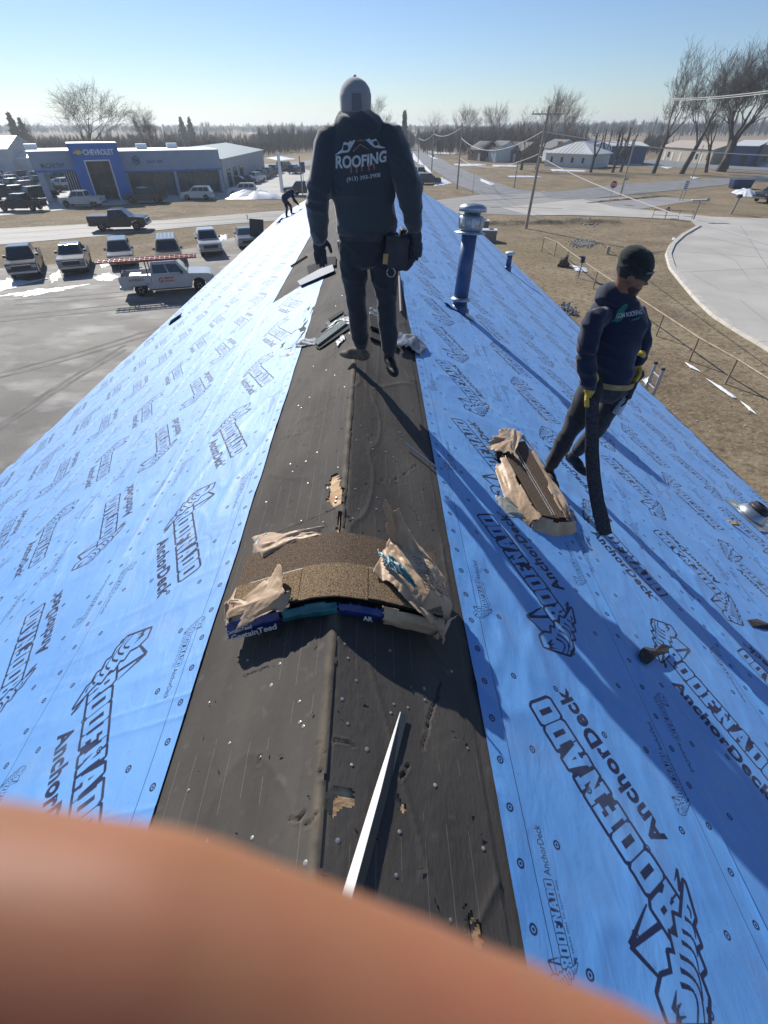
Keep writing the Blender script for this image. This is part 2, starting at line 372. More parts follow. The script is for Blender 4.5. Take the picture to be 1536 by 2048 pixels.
gpoly('dealer_lot', [(-900, 460), (-300, 442), (0, 431), (86, 424), (208, 411), (365, 403), (442, 398), (563, 395), (640, 393), (640, 345), (560, 328), (440, 330), (60, 338), (-60, 345), (-900, 372)], .03, M_conc)
gpoly('dealer_side_drive', [(470, 336), (640, 318), (640, 325), (600, 335), (560, 345)], .045, M_asph)
# road paint and cracks
def gstrip(name, pts, wd, z, m, **kw):
    P = [G(a, c, z) for a, c in pts]; n = len(P); vs = []
    for i in range(n):
        d = P[min(i + 1, n - 1)] - P[max(i - 1, 0)]; d /= np.hypot(d[0], d[1]); q = np.array([-d[1], d[0], 0]) * wd / 2
        vs += [tuple(P[i] + q), tuple(P[i] - q)]
    b = MB(); b.add(vs, [(2 * i, 2 * i + 1, 2 * i + 3, 2 * i + 2) for i in range(n - 1)]); return b.build(name, m, kind='structure', **kw)
for k, (yo, m_, wd) in enumerate([(-3.5, M_line, .16), (15.5, M_line, .16), (6.0, M_yline, .14), (7.6, M_yline, .14)]):
    gstrip('road_marking', [(-600, 500 - yo * .8), (0, 474 - yo), (211, 459 - yo * .85), (376, 449 - yo * .7), (560, 434 - yo * .5)], wd, .045, m_)
gstrip('road_marking', [(980, 414), (1060, 415), (1125, 417)], .25, .066, M_tar)
gstrip('road_marking', [(940, 402), (1000, 399), (1095, 393)], .2, .06, M_tar)
for (x0, y0, x1, y1) in ((1400, 470, 2100, 640), (1345, 545, 1900, 520), (1480, 450, 1750, 860), (1400, 452, 1380, 470)):
    gstrip('concrete_joint', [(x0, y0), (x1, y1)], .03, .062, M_joint)
for k, (x0, y0, x1, y1, sx) in enumerate(((-60, 640, 330, 600, 0), (-60, 760, 360, 640, 6), (-80, 900, 250, 690, -4), (30, 600, 420, 565, 3))):
    for off in (0, 9): gstrip('tyre_rut', [(x0 + (x1 - x0) * t, y0 + off + (y1 - y0) * t + sx * math.sin(t * 3.1)) for t in np.linspace(0, 1, 14)], .22, .026, M_rut)
for k, P_ in enumerate(([(1420, 500), (1470, 520), (1500, 560), (1560, 575)], [(1380, 545), (1440, 580), (1530, 590)], [(1480, 600), (1530, 640), (1580, 650)])): gstrip('concrete_crack', P_, .02, .061, M_tar)
# ditch bank: long low mound between road and lawn
def mound(name, a, c, wd, h, m, seg=60, **kw):
    A, B = G(*a), G(*c); P = np.zeros((seg, 9, 3)); d = B - A; n = np.array([-d[1], d[0], 0]) / np.hypot(d[0], d[1])
    for i in range(seg):
        for j in range(9):
            t = (j - 4) / 4.0; q = A + d * i / (seg - 1) + n * t * wd / 2
            P[i, j] = (q[0], q[1], .004 + (h * (math.cos(t * math.pi) + 1) / 2) * (.6 + .8 * float(vn(i * .3, j * .7))) * math.sin(math.pi * i / (seg - 1)) ** .3)
    b = MB(); b.grid(P); b.smooth = True; return b.build(name, m, **kw)
mound('ditch_bank', (930, 450), (1240, 444), 2.2, .35, M_grass, kind='structure')
mound('ditch_bank', (1170, 407), (1340, 392), 1.2, .2, M_grass, kind='structure')
# kerb of the curved drive: separate kerb stones
KB = [(1398, 453), (1365, 472), (1345, 490), (1336, 510), (1344, 538), (1365, 564), (1394, 598), (1430, 633), (1490, 671), (1536, 697), (1600, 742), (1700, 812)]
KP = [G(a, c, .0) for a, c in KB]
dense = []
for i in range(len(KP) - 1):
    L_ = np.linalg.norm(KP[i + 1] - KP[i]); n = max(1, int(L_ / .25))
    dense += [KP[i] + (KP[i + 1] - KP[i]) * k / n for k in range(n)]
dense = np.array(dense)
for _ in range(8): dense[1:-1] = (dense[:-2] + dense[1:-1] * 2 + dense[2:]) / 4
kerb = thing('concrete_kerb', 'pale curved concrete kerb along the edge of the wide driveway', 'kerb', tuple(dense[0]))
o0 = dense[0]
for s_ in range(0, len(dense) - 2, 9):
    seg = dense[s_:s_ + 10]
    if len(seg) < 2: continue
    b = MB(); vs = []
    for i in range(len(seg)):
        d = seg[min(i + 1, len(seg) - 1)] - seg[max(i - 1, 0)]; d /= np.linalg.norm(d); n = np.array([-d[1], d[0], 0])
        e = .012 if i in (0, len(seg) - 1) else 0
        p = seg[i] - o0 + d * (e if i == 0 else -e)
        vs += [p + n * .24 + np.array([0, 0, .0]), p + n * .2 + np.array([0, 0, .17]), p - n * .2 + np.array([0, 0, .16]), p - n * .28 + np.array([0, 0, .0])]
    fs = [(4 * i + j, 4 * i + j + 1, 4 * i + 5 + j, 4 * i + 4 + j) for i in range(len(seg) - 1) for j in range(3)] + [(3, 2, 1, 0), tuple(4 * (len(seg) - 1) + j for j in range(4))]
    b.add(vs, fs); b.build('kerb_stone', M_conc2, kerb)

# snow
def snow(px, z=.07, label=None, h=.12, name='snow_patch', jag=.3):
    P = np.array([G(a, c)[:2] for a, c in px]); c = P.mean(0); n = len(P); K = 48; ring = []
    for k in range(K):
        t = k / K * n; i = int(t); f = t - i; q = P[i] * (1 - f) + P[(i + 1) % n] * f
        ring.append(c + (q - c) * (1 - jag * .5 + jag * float(vn(k * .9, c[0]))))
    b = MB(); vs = [(c[0], c[1], z + h)]
    for f, hh in ((.35, .9), (.7, .55), (1, 0)):
        for k in range(K): q = c + (ring[k] - c) * f; vs.append((q[0], q[1], z - .02 + h * hh * (.5 + float(vn(q[0] * 1.7, q[1] * 1.7)))* (1 if f < 1 else 0)))
    fs = [(0, 1 + k, 1 + (k + 1) % K) for k in range(K)]
    for r_ in range(2): fs += [(1 + r_ * K + k, 1 + (r_ + 1) * K + k, 1 + (r_ + 1) * K + (k + 1) % K, 1 + r_ * K + (k + 1) % K) for k in range(K)]
    b.add(vs, fs); b.smooth = True
    return b.build(name, M_snow, label=label, cat='snow' if label else None, kind='stuff')
snow([(442, 400), (475, 391), (500, 397), (530, 389), (562, 394), (565, 399)], label='melting snow bank at the dealership lot edge', h=.8)
snow([(862, 356), (885, 356), (905, 368), (870, 372)], label='snow patch beside the parked cars across the road', h=.3)
snow([(826, 305), (836, 316), (848, 330), (842, 332), (826, 318)], label='thin snow strip on the left verge of the side road')
snow([(850, 331), (866, 345), (860, 347), (846, 335)], label='short snow strip on the side road verge by the second pole')
snow([(848, 300), (870, 304), (915, 306), (910, 309), (866, 308)], label='snow strip along the far lawn edge')
snow([(856, 310), (876, 318), (868, 318)], label='small snow wedge beside the side road bend')
snow([(905, 328), (960, 328), (975, 331), (920, 333)], label='snow strip on the lawn in front of the brown house')
snow([(962, 358), (990, 368), (982, 371), (960, 362)], label='snow heap on the road corner')
snow([(985, 330), (1035, 331), (1030, 334), (985, 333)], label='thin snow line on the lawn between two houses')
snow([(1015, 352), (1075, 353), (1085, 355), (1020, 355)], label='faint snow line across the middle lawn')
snow([(1100, 339), (1172, 341), (1168, 344), (1105, 343)], label='snow strip in front of the white hip roofed house')
snow([(1228, 325), (1290, 326), (1280, 331), (1235, 330)], label='snow strip below the blue metal shed')
snow([(1320, 334), (1345, 335), (1335, 338)], label='small snow patch between the big bare trees')
snow([(1512, 329), (1536, 327), (1580, 330), (1570, 335), (1520, 335)], label='snow heap at the motel lot', h=.6)
snow([(1380, 354), (1400, 356), (1385, 359)], label='snow at the foot of the thin pole')
snow([(1056, 518), (1080, 527), (1072, 532), (1052, 524)] if False else [(1144, 531), (1172, 538), (1176, 545), (1150, 543)], label='snow patch lying beyond the railing', h=.08)
for q_, l_ in (([(1368, 726), (1392, 739), (1400, 746), (1380, 737)], 'upper crumb of the thin snow streak on the dry lawn'), ([(1410, 758), (1440, 774), (1470, 796), (1464, 798), (1436, 778)], 'middle and longest piece of the thin snow streak'), ([(1478, 803), (1498, 817), (1512, 831), (1498, 823)], 'lower end of the thin snow streak on the dry lawn')): snow(q_, h=.05, label=l_, jag=.6)
snow([(1462, 385), (1490, 378), (1512, 384), (1505, 395), (1480, 393)], label='crumpled snow heap beside the dark vehicle', h=.5)
snow([(1345, 477), (1352, 478), (1350, 482), (1343, 481)], label='little snow lump on the kerb corner')
for q_, l_ in (([(-40, 575), (10, 556), (60, 562), (100, 556), (40, 574), (-20, 590)], 'trodden snow before the leftmost parked pickup'), ([(95, 552), (118, 540), (122, 556), (102, 566)], 'trodden snow between the two leftmost parked pickups'), ([(186, 556), (210, 546), (240, 552), (232, 560), (200, 562)], 'trodden snow right of the older silver pickup'), ([(0, 592), (60, 580), (130, 574), (180, 568), (120, 582), (50, 594)], 'thin snow smear across the gravel lot'), ([(196, 528), (215, 520), (222, 530), (205, 536)], 'snow strip beside the silver SUV')): snow(q_, z=.035, h=.02, label=l_, jag=.9)
snow([(430, 470), (455, 470), (450, 480), (425, 482)], z=.035, h=.02, label='thin snow by the white parked pickup', jag=.7)
snow([(530, 316), (560, 312), (590, 318), (560, 321)], z=.05, h=.2, label='snow patch behind the dealership drive')

# ================================================================ THE ROOF
M_mem = bpy.data.materials.new('blue_underlayment'); M_mem.use_nodes = True
t = M_mem.node_tree; bs = t.nodes['Principled BSDF']; Lk = t.links
uvn = t.nodes.new('ShaderNodeUVMap'); im = t.nodes.new('ShaderNodeTexImage'); im.image = TILE; im.extension = 'REPEAT'; im.interpolation = 'Cubic'
Lk.new(uvn.outputs[0], im.inputs[0])
tc = t.nodes.new('ShaderNodeTexCoord')
n1 = t.nodes.new('ShaderNodeTexNoise'); n1.inputs['Scale'].default_value = 2.2; n1.inputs['Detail'].default_value = 8; Lk.new(tc.outputs['Object'], n1.inputs['Vector'])
rp = t.nodes.new('ShaderNodeValToRGB'); rp.color_ramp.elements[0].position = .3; rp.color_ramp.elements[1].position = .72
rp.color_ramp.elements[0].color = (.062, .262, .63, 1); rp.color_ramp.elements[1].color = (.105, .335, .72, 1); Lk.new(n1.outputs[0], rp.inputs[0])
# footprint scuffs
n3 = t.nodes.new('ShaderNodeTexNoise'); n3.inputs['Scale'].default_value = 26; n3.inputs['Detail'].default_value = 4; Lk.new(tc.outputs['Object'], n3.inputs['Vector'])
m3 = t.nodes.new('ShaderNodeMapRange'); m3.inputs[1].default_value = .66; m3.inputs[2].default_value = .74; m3.inputs[4].default_value = .35; Lk.new(n3.outputs[0], m3.inputs[0])
mxs = t.nodes.new('ShaderNodeMix'); mxs.data_type = 'RGBA'; Lk.new(m3.outputs[0], mxs.inputs[0]); Lk.new(rp.outputs[0], mxs.inputs[6]); mxs.inputs[7].default_value = (.06, .13, .33, 1)
mx = t.nodes.new('ShaderNodeMix'); mx.data_type = 'RGBA'; Lk.new(im.outputs[0], mx.inputs[0]); Lk.new(mxs.outputs[2], mx.inputs[6]); mx.inputs[7].default_value = (.007, .014, .060, 1)
Lk.new(mx.outputs[2], bs.inputs['Base Color']); bs.inputs['Roughness'].default_value = .63; bs.inputs['Specular IOR Level'].default_value = 1.0; bs.inputs['IOR'].default_value = 1.62
spm = t.nodes.new('ShaderNodeMapRange'); spm.inputs[3].default_value = 1.0; spm.inputs[4].default_value = .25; Lk.new(im.outputs[0], spm.inputs[0]); Lk.new(spm.outputs[0], bs.inputs['Specular IOR Level'])
bs.inputs['Sheen Weight'].default_value = .04; bs.inputs['Sheen Roughness'].default_value = .5
mpb = t.nodes.new('ShaderNodeMapping'); mpb.inputs['Scale'].default_value = (1, .35, 1); Lk.new(tc.outputs['Object'], mpb.inputs[0])
n4 = t.nodes.new('ShaderNodeTexNoise'); n4.inputs['Scale'].default_value = 9; n4.inputs['Detail'].default_value = 7; n4.inputs['Distortion'].default_value = .6; Lk.new(mpb.outputs[0], n4.inputs['Vector'])
bp = t.nodes.new('ShaderNodeBump'); bp.inputs['Strength'].default_value = .32; bp.inputs['Distance'].default_value = .03; Lk.new(n4.outputs[0], bp.inputs['Height']); Lk.new(bp.outputs[0], bs.inputs['Normal'])

mix_noise(M_mem, 3.1, (.26, .33, .44), .52, .72, .22, 9, seed=21); mix_noise(M_mem, 60, (.04, .07, .16), .70, .74, .5, 3, seed=31)
M_felt = mat('black_felt', (.048, .042, .037), .85, c2=(.098, .086, .073), scale=3.5, detail=10, bump=.35, bscale=70, spec=.35, stretch=(1, .35, 1), contrast=(.3, .72), bdist=.006)
mix_noise(M_felt, 14, (.15, .14, .125), .62, .78, .5, 6, seed=4)
mix_noise(M_felt, 1.1, (.035, .034, .034), .5, .66, .6, 6, stretch=(1.5, .3, 1), seed=12)
def felt_lines(m):
    t = m.node_tree; b_ = t.nodes['Principled BSDF']; L = t.links; inp = b_.inputs['Base Color']; src = inp.links[0].from_socket
    tc = t.nodes.new('ShaderNodeTexCoord'); sx = t.nodes.new('ShaderNodeSeparateXYZ'); L.new(tc.outputs['Object'], sx.inputs[0])
    wob = t.nodes.new('ShaderNodeTexNoise'); wob.inputs['Scale'].default_value = 1.3; L.new(tc.outputs['Object'], wob.inputs['Vector'])
    def M(op, *v):
        n = t.nodes.new('ShaderNodeMath'); n.operation = op
        for k, q in enumerate(v):
            if hasattr(q, 'links'): L.new(q, n.inputs[k])
            else: n.inputs[k].default_value = q
        return n.outputs[0]
    x = M('ADD', sx.outputs[0], M('MULTIPLY', wob.outputs[0], .03)); f = M('ABSOLUTE', M('SUBTRACT', M('FRACT', M('MULTIPLY', x, 13.0)), .5))
    ln = M('LESS_THAN', f, .012); n2 = t.nodes.new('ShaderNodeTexNoise'); n2.inputs['Scale'].default_value = 2.3; n2.inputs['Detail'].default_value = 6; L.new(tc.outputs['Object'], n2.inputs['Vector'])
    gate = M('MULTIPLY', ln, M('GREATER_THAN', n2.outputs[0], .5)); mx = t.nodes.new('ShaderNodeMix'); mx.data_type = 'RGBA'; L.new(M('MULTIPLY', gate, .45), mx.inputs[0]); L.new(src, mx.inputs[6]); mx.inputs[7].default_value = (.26, .23, .19, 1)
    d = M('SUBTRACT', 1.0, M('DIVIDE', M('ABSOLUTE', M('ADD', x, -.022)), .034)); n5 = t.nodes.new('ShaderNodeTexNoise'); n5.inputs['Scale'].default_value = 9; n5.inputs['Detail'].default_value = 8; L.new(tc.outputs['Object'], n5.inputs['Vector'])
    fac = M('MULTIPLY', M('MAXIMUM', d, 0.0), M('MULTIPLY', M('MAXIMUM', M('SUBTRACT', n5.outputs[0], .3), 0.0), 2.2)); fc = t.nodes.new('ShaderNodeClamp'); L.new(fac, fc.inputs[0])
    m2 = t.nodes.new('ShaderNodeMix'); m2.data_type = 'RGBA'; L.new(fc.outputs[0], m2.inputs[0]); L.new(mx.outputs[2], m2.inputs[6]); m2.inputs[7].default_value = (.25, .20, .13, 1); L.new(m2.outputs[2], inp)
felt_lines(M_felt)
M_osb = mat('osb_deck', (.40, .25, .13), .8, c2=(.62, .43, .25), scale=22, detail=2, stretch=(.35, 1, 1), bump=.4, bscale=30, contrast=(.42, .58))
mix_noise(M_osb, 9, (.42, .17, .09), .55, .62, .6, 2, stretch=(1, .4, 1))
M_lap = mat('deck_plank', (.30, .17, .09), .8, c2=(.45, .28, .15), scale=8, stretch=(.2, 2, 1))
M_drip = mat('brown_drip_edge', (.11, .075, .065), .55, var=.2, scale=3)
M_wallb = mat('stucco_wall', (.42, .37, .30), .9, var=.15, scale=2, bump=.2, bscale=60)
M_winb = mat('window_glass_dark', (.03, .04, .05), .1, spec=.8)
M_frame = mat('white_frame', (.7, .7, .68), .5)

roof = thing('roofed_building', 'long low building under a blue wrapped gable roof being reshingled', 'building', (XR, 0, 0))
Y0, Y1 = -1.6, 35.0
def eaveR(y): return 6.98 - .030 * (np.maximum(y, 0) - 6)
def eaveL(y): return 6.95 - .040 * (np.maximum(y, 6) - 10)     # |x| of the left eave
def ys(near, mid, far):
    a = list(np.arange(Y0, 8, near)) + list(np.arange(8, 14, mid)) + list(np.arange(14, Y1, far)) + [Y1]; return np.array(a)
def smax(side, y): return ((eaveR(y) - XR) if side > 0 else (eaveL(y) + XR)) / CS
def wrink(X, Y, seed):
    a = fbm(X * 1.1 + Y * .2, Y * .9, 3, seed) - .45
    r1 = 1 - np.abs(2 * vn(X * 3.1 + Y * 1.3, Y * .75 - X * .4, seed + 3) - 1)
    r2 = 1 - np.abs(2 * vn(X * 6 - Y * 2.2, Y * 1.6 + X, seed + 5) - 1)
    m_ = np.clip(fbm(X * .9, Y * .6, 2, seed + 8) * 2.6 - .75, 0, 1)
    r3 = 1 - np.abs(2 * vn(X * .8 + Y * .25, Y * 9, seed + 9) - 1)
    return a * .010 + m_ * (r1 ** 7 * .015 + r2 ** 8 * .009) + (1 - m_) * r3 ** 8 * .003 + .004
def tp(px, py, side): return float(onroof(px, py, side)[1]) / 1.34
PHR = [.2 - tp(1350, 1830, 1), .2 + tp(1345, 1310, 1), .3, .8, .15, .6, .9, .2]
PHL = [.2 + tp(185, 1375, -1), .2 - tp(210, 1080, -1), .2 + tp(120, 960, -1), .45, .1, .75, .35, .6]
for side in (1, -1):
    s0 = .69 if side > 0 else .66
    for k in range(8):
        u0 = s0 + 1.12 * k
        if u0 > 7.95: break
        yy = ys(.028, .06, .16) if k < 4 else ys(.05, .08, .2)
        ss = np.linspace(0, 1.22, 42 if k < 4 else 26)
        Y, S = np.meshgrid(yy, ss, indexing='ij')
        U = u0 + S
        if k == 0:
            U = U + (.012 * (vn(Y * 1.1, Y * 0, 40) - .5) * np.clip(1 - S / .3, 0, 1)) + (.05 * np.clip((Y) / 5, 0, 1) * (1 - S / 1.22) if side < 0 else -.0)
            if side < 0:   # first sheet on the left stops in a slanted cut
                pa, pb = onroof(640, 548, -1), onroof(548, 608, -1)
                yc = pa[1] + (pb[1] - pa[1]) * S / 1.22
                Y = Y0 + (Y - Y0) * (yc - Y0) / (Y1 - Y0)
                Y = Y0 + (Y - Y0) * 1.0
        lim = smax(side, Y) - .015; over = U > lim; U = np.minimum(U, lim)
        if (U[:, 0] >= lim[:, 0] - .001).all(): break
        X = XR + side * U * CS
        W = wrink(U * 1.0 + k * .0, Y, 20 if side > 0 else 60) + .004 + .006 * (S / 1.22) ** 2 + (.002 + .006 * vn(Y * 2.3, Y * 0 + k, 77)) * np.exp(-(1.22 - S) / .03) * (S > .9)
        Z = ZR - U * CS * SL + W / CS
        P = np.stack([X - XR, Y, Z], -1)
        flip = (k % 2 == 1)
        sy = 1.0 if side > 0 else -1.0; ph = (PHR if side > 0 else PHL)[k % 8]
        if not flip: uu = sy * Y / 1.34 + ph; vv = 1 - S / 1.22
        else: uu = -sy * Y / 1.34 + ph; vv = S / 1.22
        UV = np.stack([uu, vv], -1).reshape(-1, 2)
        a, c = P.shape[:2]; I = np.arange(a * c).reshape(a, c)
        fq = np.stack([I[:-1, :-1], I[1:, :-1], I[1:, 1:], I[:-1, 1:]], -1).reshape(-1, 4)
        if side < 0: fq = fq[:, ::-1]
        keep = ~(over[:-1, :-1] & over[1:, 1:]).reshape(-1); fq = fq[keep]
        me = fast_mesh('underlayment_sheet', P.reshape(-1, 3), fq, M_mem, True, UV)
        link('underlayment_sheet', me, roof)
# deck boards under the felt near the ridge (each plank a part) and a plain deck below the rest
b = MB()
for side in (1, -1):
    for (y0, y1) in ((Y0, Y1),):
        run0 = (eaveR(Y0) - XR) if side > 0 else (eaveL(Y0) + XR); run1 = (eaveR(Y1) - XR) if side > 0 else (eaveL(Y1) + XR)
        q = [(side * .9, y0, ZR - .45 - .03), (side * run0, y0, ZR - SL * run0 - .03), (side * run1, y1, ZR - SL * run1 - .03), (side * .9, y1, ZR - .45 - .03)]
        dn = [(x, y, z - .03) for x, y, z in q]
        b.add(q + dn, [(0, 1, 2, 3), (7, 6, 5, 4), (0, 4, 5, 1), (1, 5, 6, 2), (2, 6, 7, 3), (3, 7, 4, 0)])
b.build('deck', M_osb, roof)
for side in (1, -1):
    for r_ in range(6):
        u0, u1 = .012 + r_ * .165, .012 + r_ * .165 + .160
        y = Y0
        while y < 9:
            ln = 1.2 + random.random() * 1.6
            bb = MB(); x0, x1 = side * u0 * CS, side * u1 * CS
            vs = [(x, yy_, ZR - abs(x) * SL - .0065 - dz) for dz in (0, .02) for x, yy_ in ((x0, y), (x1, y), (x1, y + ln - .004), (x0, y + ln - .004))]
            bb.add(vs, [(0, 1, 2, 3), (7, 6, 5, 4), (0, 4, 5, 1), (1, 5, 6, 2), (2, 6, 7, 3), (3, 7, 4, 0)]); bb.build('plank', M_osb, roof)
            y += ln
        bb = MB(); vs = [(x, yy_, ZR - abs(x) * SL - .0065 - dz) for dz in (0, .02) for x, yy_ in ((side * u0 * CS, y), (side * u1 * CS, y), (side * u1 * CS, Y1), (side * u0 * CS, Y1))]
        bb.add(vs, [(0, 1, 2, 3), (7, 6, 5, 4), (0, 4, 5, 1), (1, 5, 6, 2), (2, 6, 7, 3), (3, 7, 4, 0)]); bb.build('plank', M_osb, roof)
# old felt: two sheets, torn
def inpoly(X, Y, P):
    c = np.zeros(X.shape, bool); n = len(P)
    for i in range(n):
        a, d = P[i], P[(i + 1) % n]
        if a[1] == d[1]: continue
        c ^= ((a[1] > Y) != (d[1] > Y)) & (X < (d[0] - a[0]) * (Y - a[1]) / (d[1] - a[1]) + a[0])
    return c
holes = {-1: [[(664, 948), (683, 955), (687, 985), (685, 1008), (668, 1018), (660, 1022), (654, 998), (658, 965)], [(676, 1026), (686, 1022), (689, 1050), (684, 1076), (677, 1074)]],
         1: [[(660, 1566), (676, 1568), (706, 1592), (702, 1622), (655, 1640)], [(797, 1590), (813, 1594), (808, 1612), (797, 1606)], [(930, 1828), (950, 1832), (955, 1890), (934, 1900)]]}
cracks = {1: [[(880, 1368), (872, 1400), (858, 1440), (846, 1500)], [(758, 962), (778, 966), (800, 956), (832, 930)], [(650, 1482), (690, 1484), (705, 1492)], [(806, 1545), (800, 1560), (815, 1530)], [(818, 1012), (835, 1030), (840, 1050)]],
          -1: [[(583, 1640), (598, 1642), (612, 1625)], [(612, 1652), (622, 1650), (632, 1628)], [(518, 1532), (521, 1515)], [(640, 1486), (646, 1515), (640, 1560)], [(560, 880), (600, 870), (640, 845)], [(510, 1085), (600, 1050), (670, 1020)]]}
def felt(side, uend, name):
    yy = np.concatenate([np.arange(Y0, -.6, .05), np.arange(-.6, .25, .014), np.arange(.25, 2.3, .007), np.arange(2.3, 6.5, .014), np.arange(6.5, Y1, .12), [Y1]])
    ss = np.concatenate([np.arange(-.036 if side < 0 else -.0, .93, .0085), np.arange(.97, uend, .08), [uend]])
    Y, U = np.meshgrid(yy, ss, indexing='ij')
    X = XR + side * U * CS
    e = fbm(U * 2.2, Y * .5, 3, 90 + side) - .45
    L1 = 1 - np.abs(2 * vn(U * 6.3 + .2 * np.sin(Y), Y * .12, 95 + side) - 1)
    L2 = 1 - np.abs(2 * vn(U * 3.1 + Y * .9, Y * 1.3 - U * 1.5, 99 + side) - 1)
    H = e * .010 + L1 ** 12 * .004 + L2 ** 18 * .005 + fbm(U * 30, Y * 30, 2, 7) * .0015
    for P in cracks[side]:
        Q = [onroof(a, c, side) for a, c in P]
        for i in range(len(Q) - 1):
            a, c = Q[i], Q[i + 1]; d = (c - a)[:2]; l2 = d @ d; jx = .012 * (vn(Y * 40, X * 40, 3) - .5)
            tt = np.clip(((X - a[0]) * d[0] + (Y - a[1]) * d[1]) / l2, 0, 1)
            ds = np.hypot(X + jx - a[0] - d[0] * tt, Y - a[1] - d[1] * tt); H = H + .0025 * np.clip(1 - ds / .016, 0, 1) - .016 * (ds < .0045)
    H = np.maximum(H, -.004)
    H = np.where(U > (.64 if side > 0 else 1.70), np.minimum(H, .001) * 0 - .003, H)
    if side < 0: H = np.where((U > .64) & (Y < 5.2), -.003, H)
    lip = np.exp(-(U / .03) ** 2) * (.009 if side < 0 else -.001)
    Z = ZR + .004 - np.sqrt(U * U + .010 ** 2) * CS * SL + (H + lip) / CS
    jx = .045 * (vn(Y * 32, X * 32, 51) - .5) + .02 * (vn(Y * 90, X * 90, 52) - .5); jy = .06 * (vn(Y * 28, X * 28, 55) - .5)
    cut = (U < -.010 - .030 * fbm(Y * 6, Y * 0 + 3, 4, 44)) if side < 0 else np.zeros(X.shape, bool)
    for P in holes[side]:
        Q = [onroof(a, c, side)[:2] for a, c in P]; cut |= inpoly(X + jx, Y + jy, Q)
    P = np.stack([X - XR, Y, Z], -1); a, c = P.shape[:2]; I = np.arange(a * c).reshape(a, c)
    fq = np.stack([I[:-1, :-1], I[1:, :-1], I[1:, 1:], I[:-1, 1:]], -1).reshape(-1, 4)
    if side < 0: fq = fq[:, ::-1]
    keep = ~(cut[:-1, :-1] | cut[1:, 1:]).reshape(-1)
    me = fast_mesh(name, P.reshape(-1, 3), fq[keep], M_felt, True); return link(name, me, roof)
FO = {1: felt(1, .85, 'felt_sheet'), -1: felt(-1, 1.95, 'felt_sheet')}
def feltz(x, y, side):
    ok, loc, _, _ = FO[side].ray_cast(Vector((x, y, 9)), Vector((0, 0, -1)))
    return loc.z if ok and loc.z > ZR - SL * abs(x) - .02 else ZR - SL * abs(x)
M_ridge = mat('dusty_ridge_felt', (.085, .075, .06), .9, c2=(.21, .175, .125), scale=7, stretch=(2, .3, 1))
# ridge cap fold lying over the joint, broken in stretches
b = MB(); y = 1.55
for (ya, yb) in ():
    n = max(3, int((yb - ya) / .05)) if ya < 9 else 20
    P = np.zeros((n, 5, 3))
    for i in range(n):
        y = ya + (yb - ya) * i / (n - 1)
        for j, xx in enumerate((-.010, -.003, .003, .012, .020)):
            jj = (float(vn(y * 9, j, 30)) - .5) * .008
            P[i, j] = (xx + jj * 1.6, y, ZR - abs(xx) * SL + .0155 + .004 * float(vn(y * 14, j * 3.1, 31)) - (.008 if j == 4 else 0))
    MB().grid(P).build('ridge_fold', [M_ridge], roof, smooth=True)
# cap nails: tiny, kept as one part
M_cap = mat('nail_cap', (.30, .30, .29), .35, var=.3, scale=30, metal=.3); M_rust = mat('bare_nail_hole', (.01, .01, .01), .9)
b = MB(); b2 = MB()
def nail(px, py, side, r_=.0066, bb=None):
    p = onroof(px, py, side); bb = bb or b
    rx = .85 + random.random() * .4; bb.lathe([(r_ * rx, -.002), (r_ * rx, .0006), (r_ * .6, .0016), (0, .0018)], 9, 0, Matrix.Translation((p[0] - XR, p[1], feltz(p[0] - XR, p[1], side) + .001)) @ Euler((random.uniform(-.12, .12), side * .46 + random.uniform(-.12, .12), 0)).to_matrix().to_4x4())
for px, py, s_ in [(543, 1372, -1), (599, 1405, -1), (600, 1446, -1), (419, 1407, -1), (460, 1488, -1), (415, 1683, -1), (612, 1728, -1), (505, 1677, -1), (555, 1745, -1), (520, 1515, -1), (607, 1455, -1), (378, 1582, -1),
                   (713, 1363, 1), (685, 1400, 1), (696, 1449, 1), (848, 1379, 1), (850, 1402, 1), (782, 1427, 1), (816, 1417, 1), (704, 1531, 1), (935, 1498, 1), (870, 1572, 1), (799, 1665, 1), (676, 1683, 1), (966, 1698, 1), (793, 1752, 1), (901, 1842, 1), (776, 1571, 1), (788, 1410, 1), (734, 1500, 1), (903, 1345, 1),
                   (585, 945, -1), (616, 968, -1), (655, 977, -1), (532, 1006, -1), (602, 1043, -1), (676, 936, -1), (672, 995, -1), (670, 1003, -1), (646, 1045, -1), (718, 1020, 1), (753, 1020, 1), (706, 1039, 1), (711, 980, 1), (754, 997, 1), (803, 905, 1), (736, 872, 1), (772, 905, 1), (812, 970, 1), (690, 1290, 1), (780, 1302, 1), (697, 1318, 1), (520, 1270, -1), (560, 1330, -1), (496, 1322, -1)]: nail(px, py, s_)
for i in range(130):
    side = 1 if i % 2 else -1; u = random.uniform(.04, .62 if side > 0 else (.62 if i % 3 else 1.7)); y = 2.6 + random.random() ** 1.4 * 16
    if side < 0 and u > .6 and y < 6.5: continue
    x = side * u * CS; b.lathe([(.008, -.002), (.008, .0006), (.004, .0016)], 7, 0, Matrix.Translation((x, y, feltz(x, y, side) + .001)) @ Euler((0, side * .46, 0)).to_matrix().to_4x4())
b.build('nail_caps', M_cap, roof, kind='stuff')
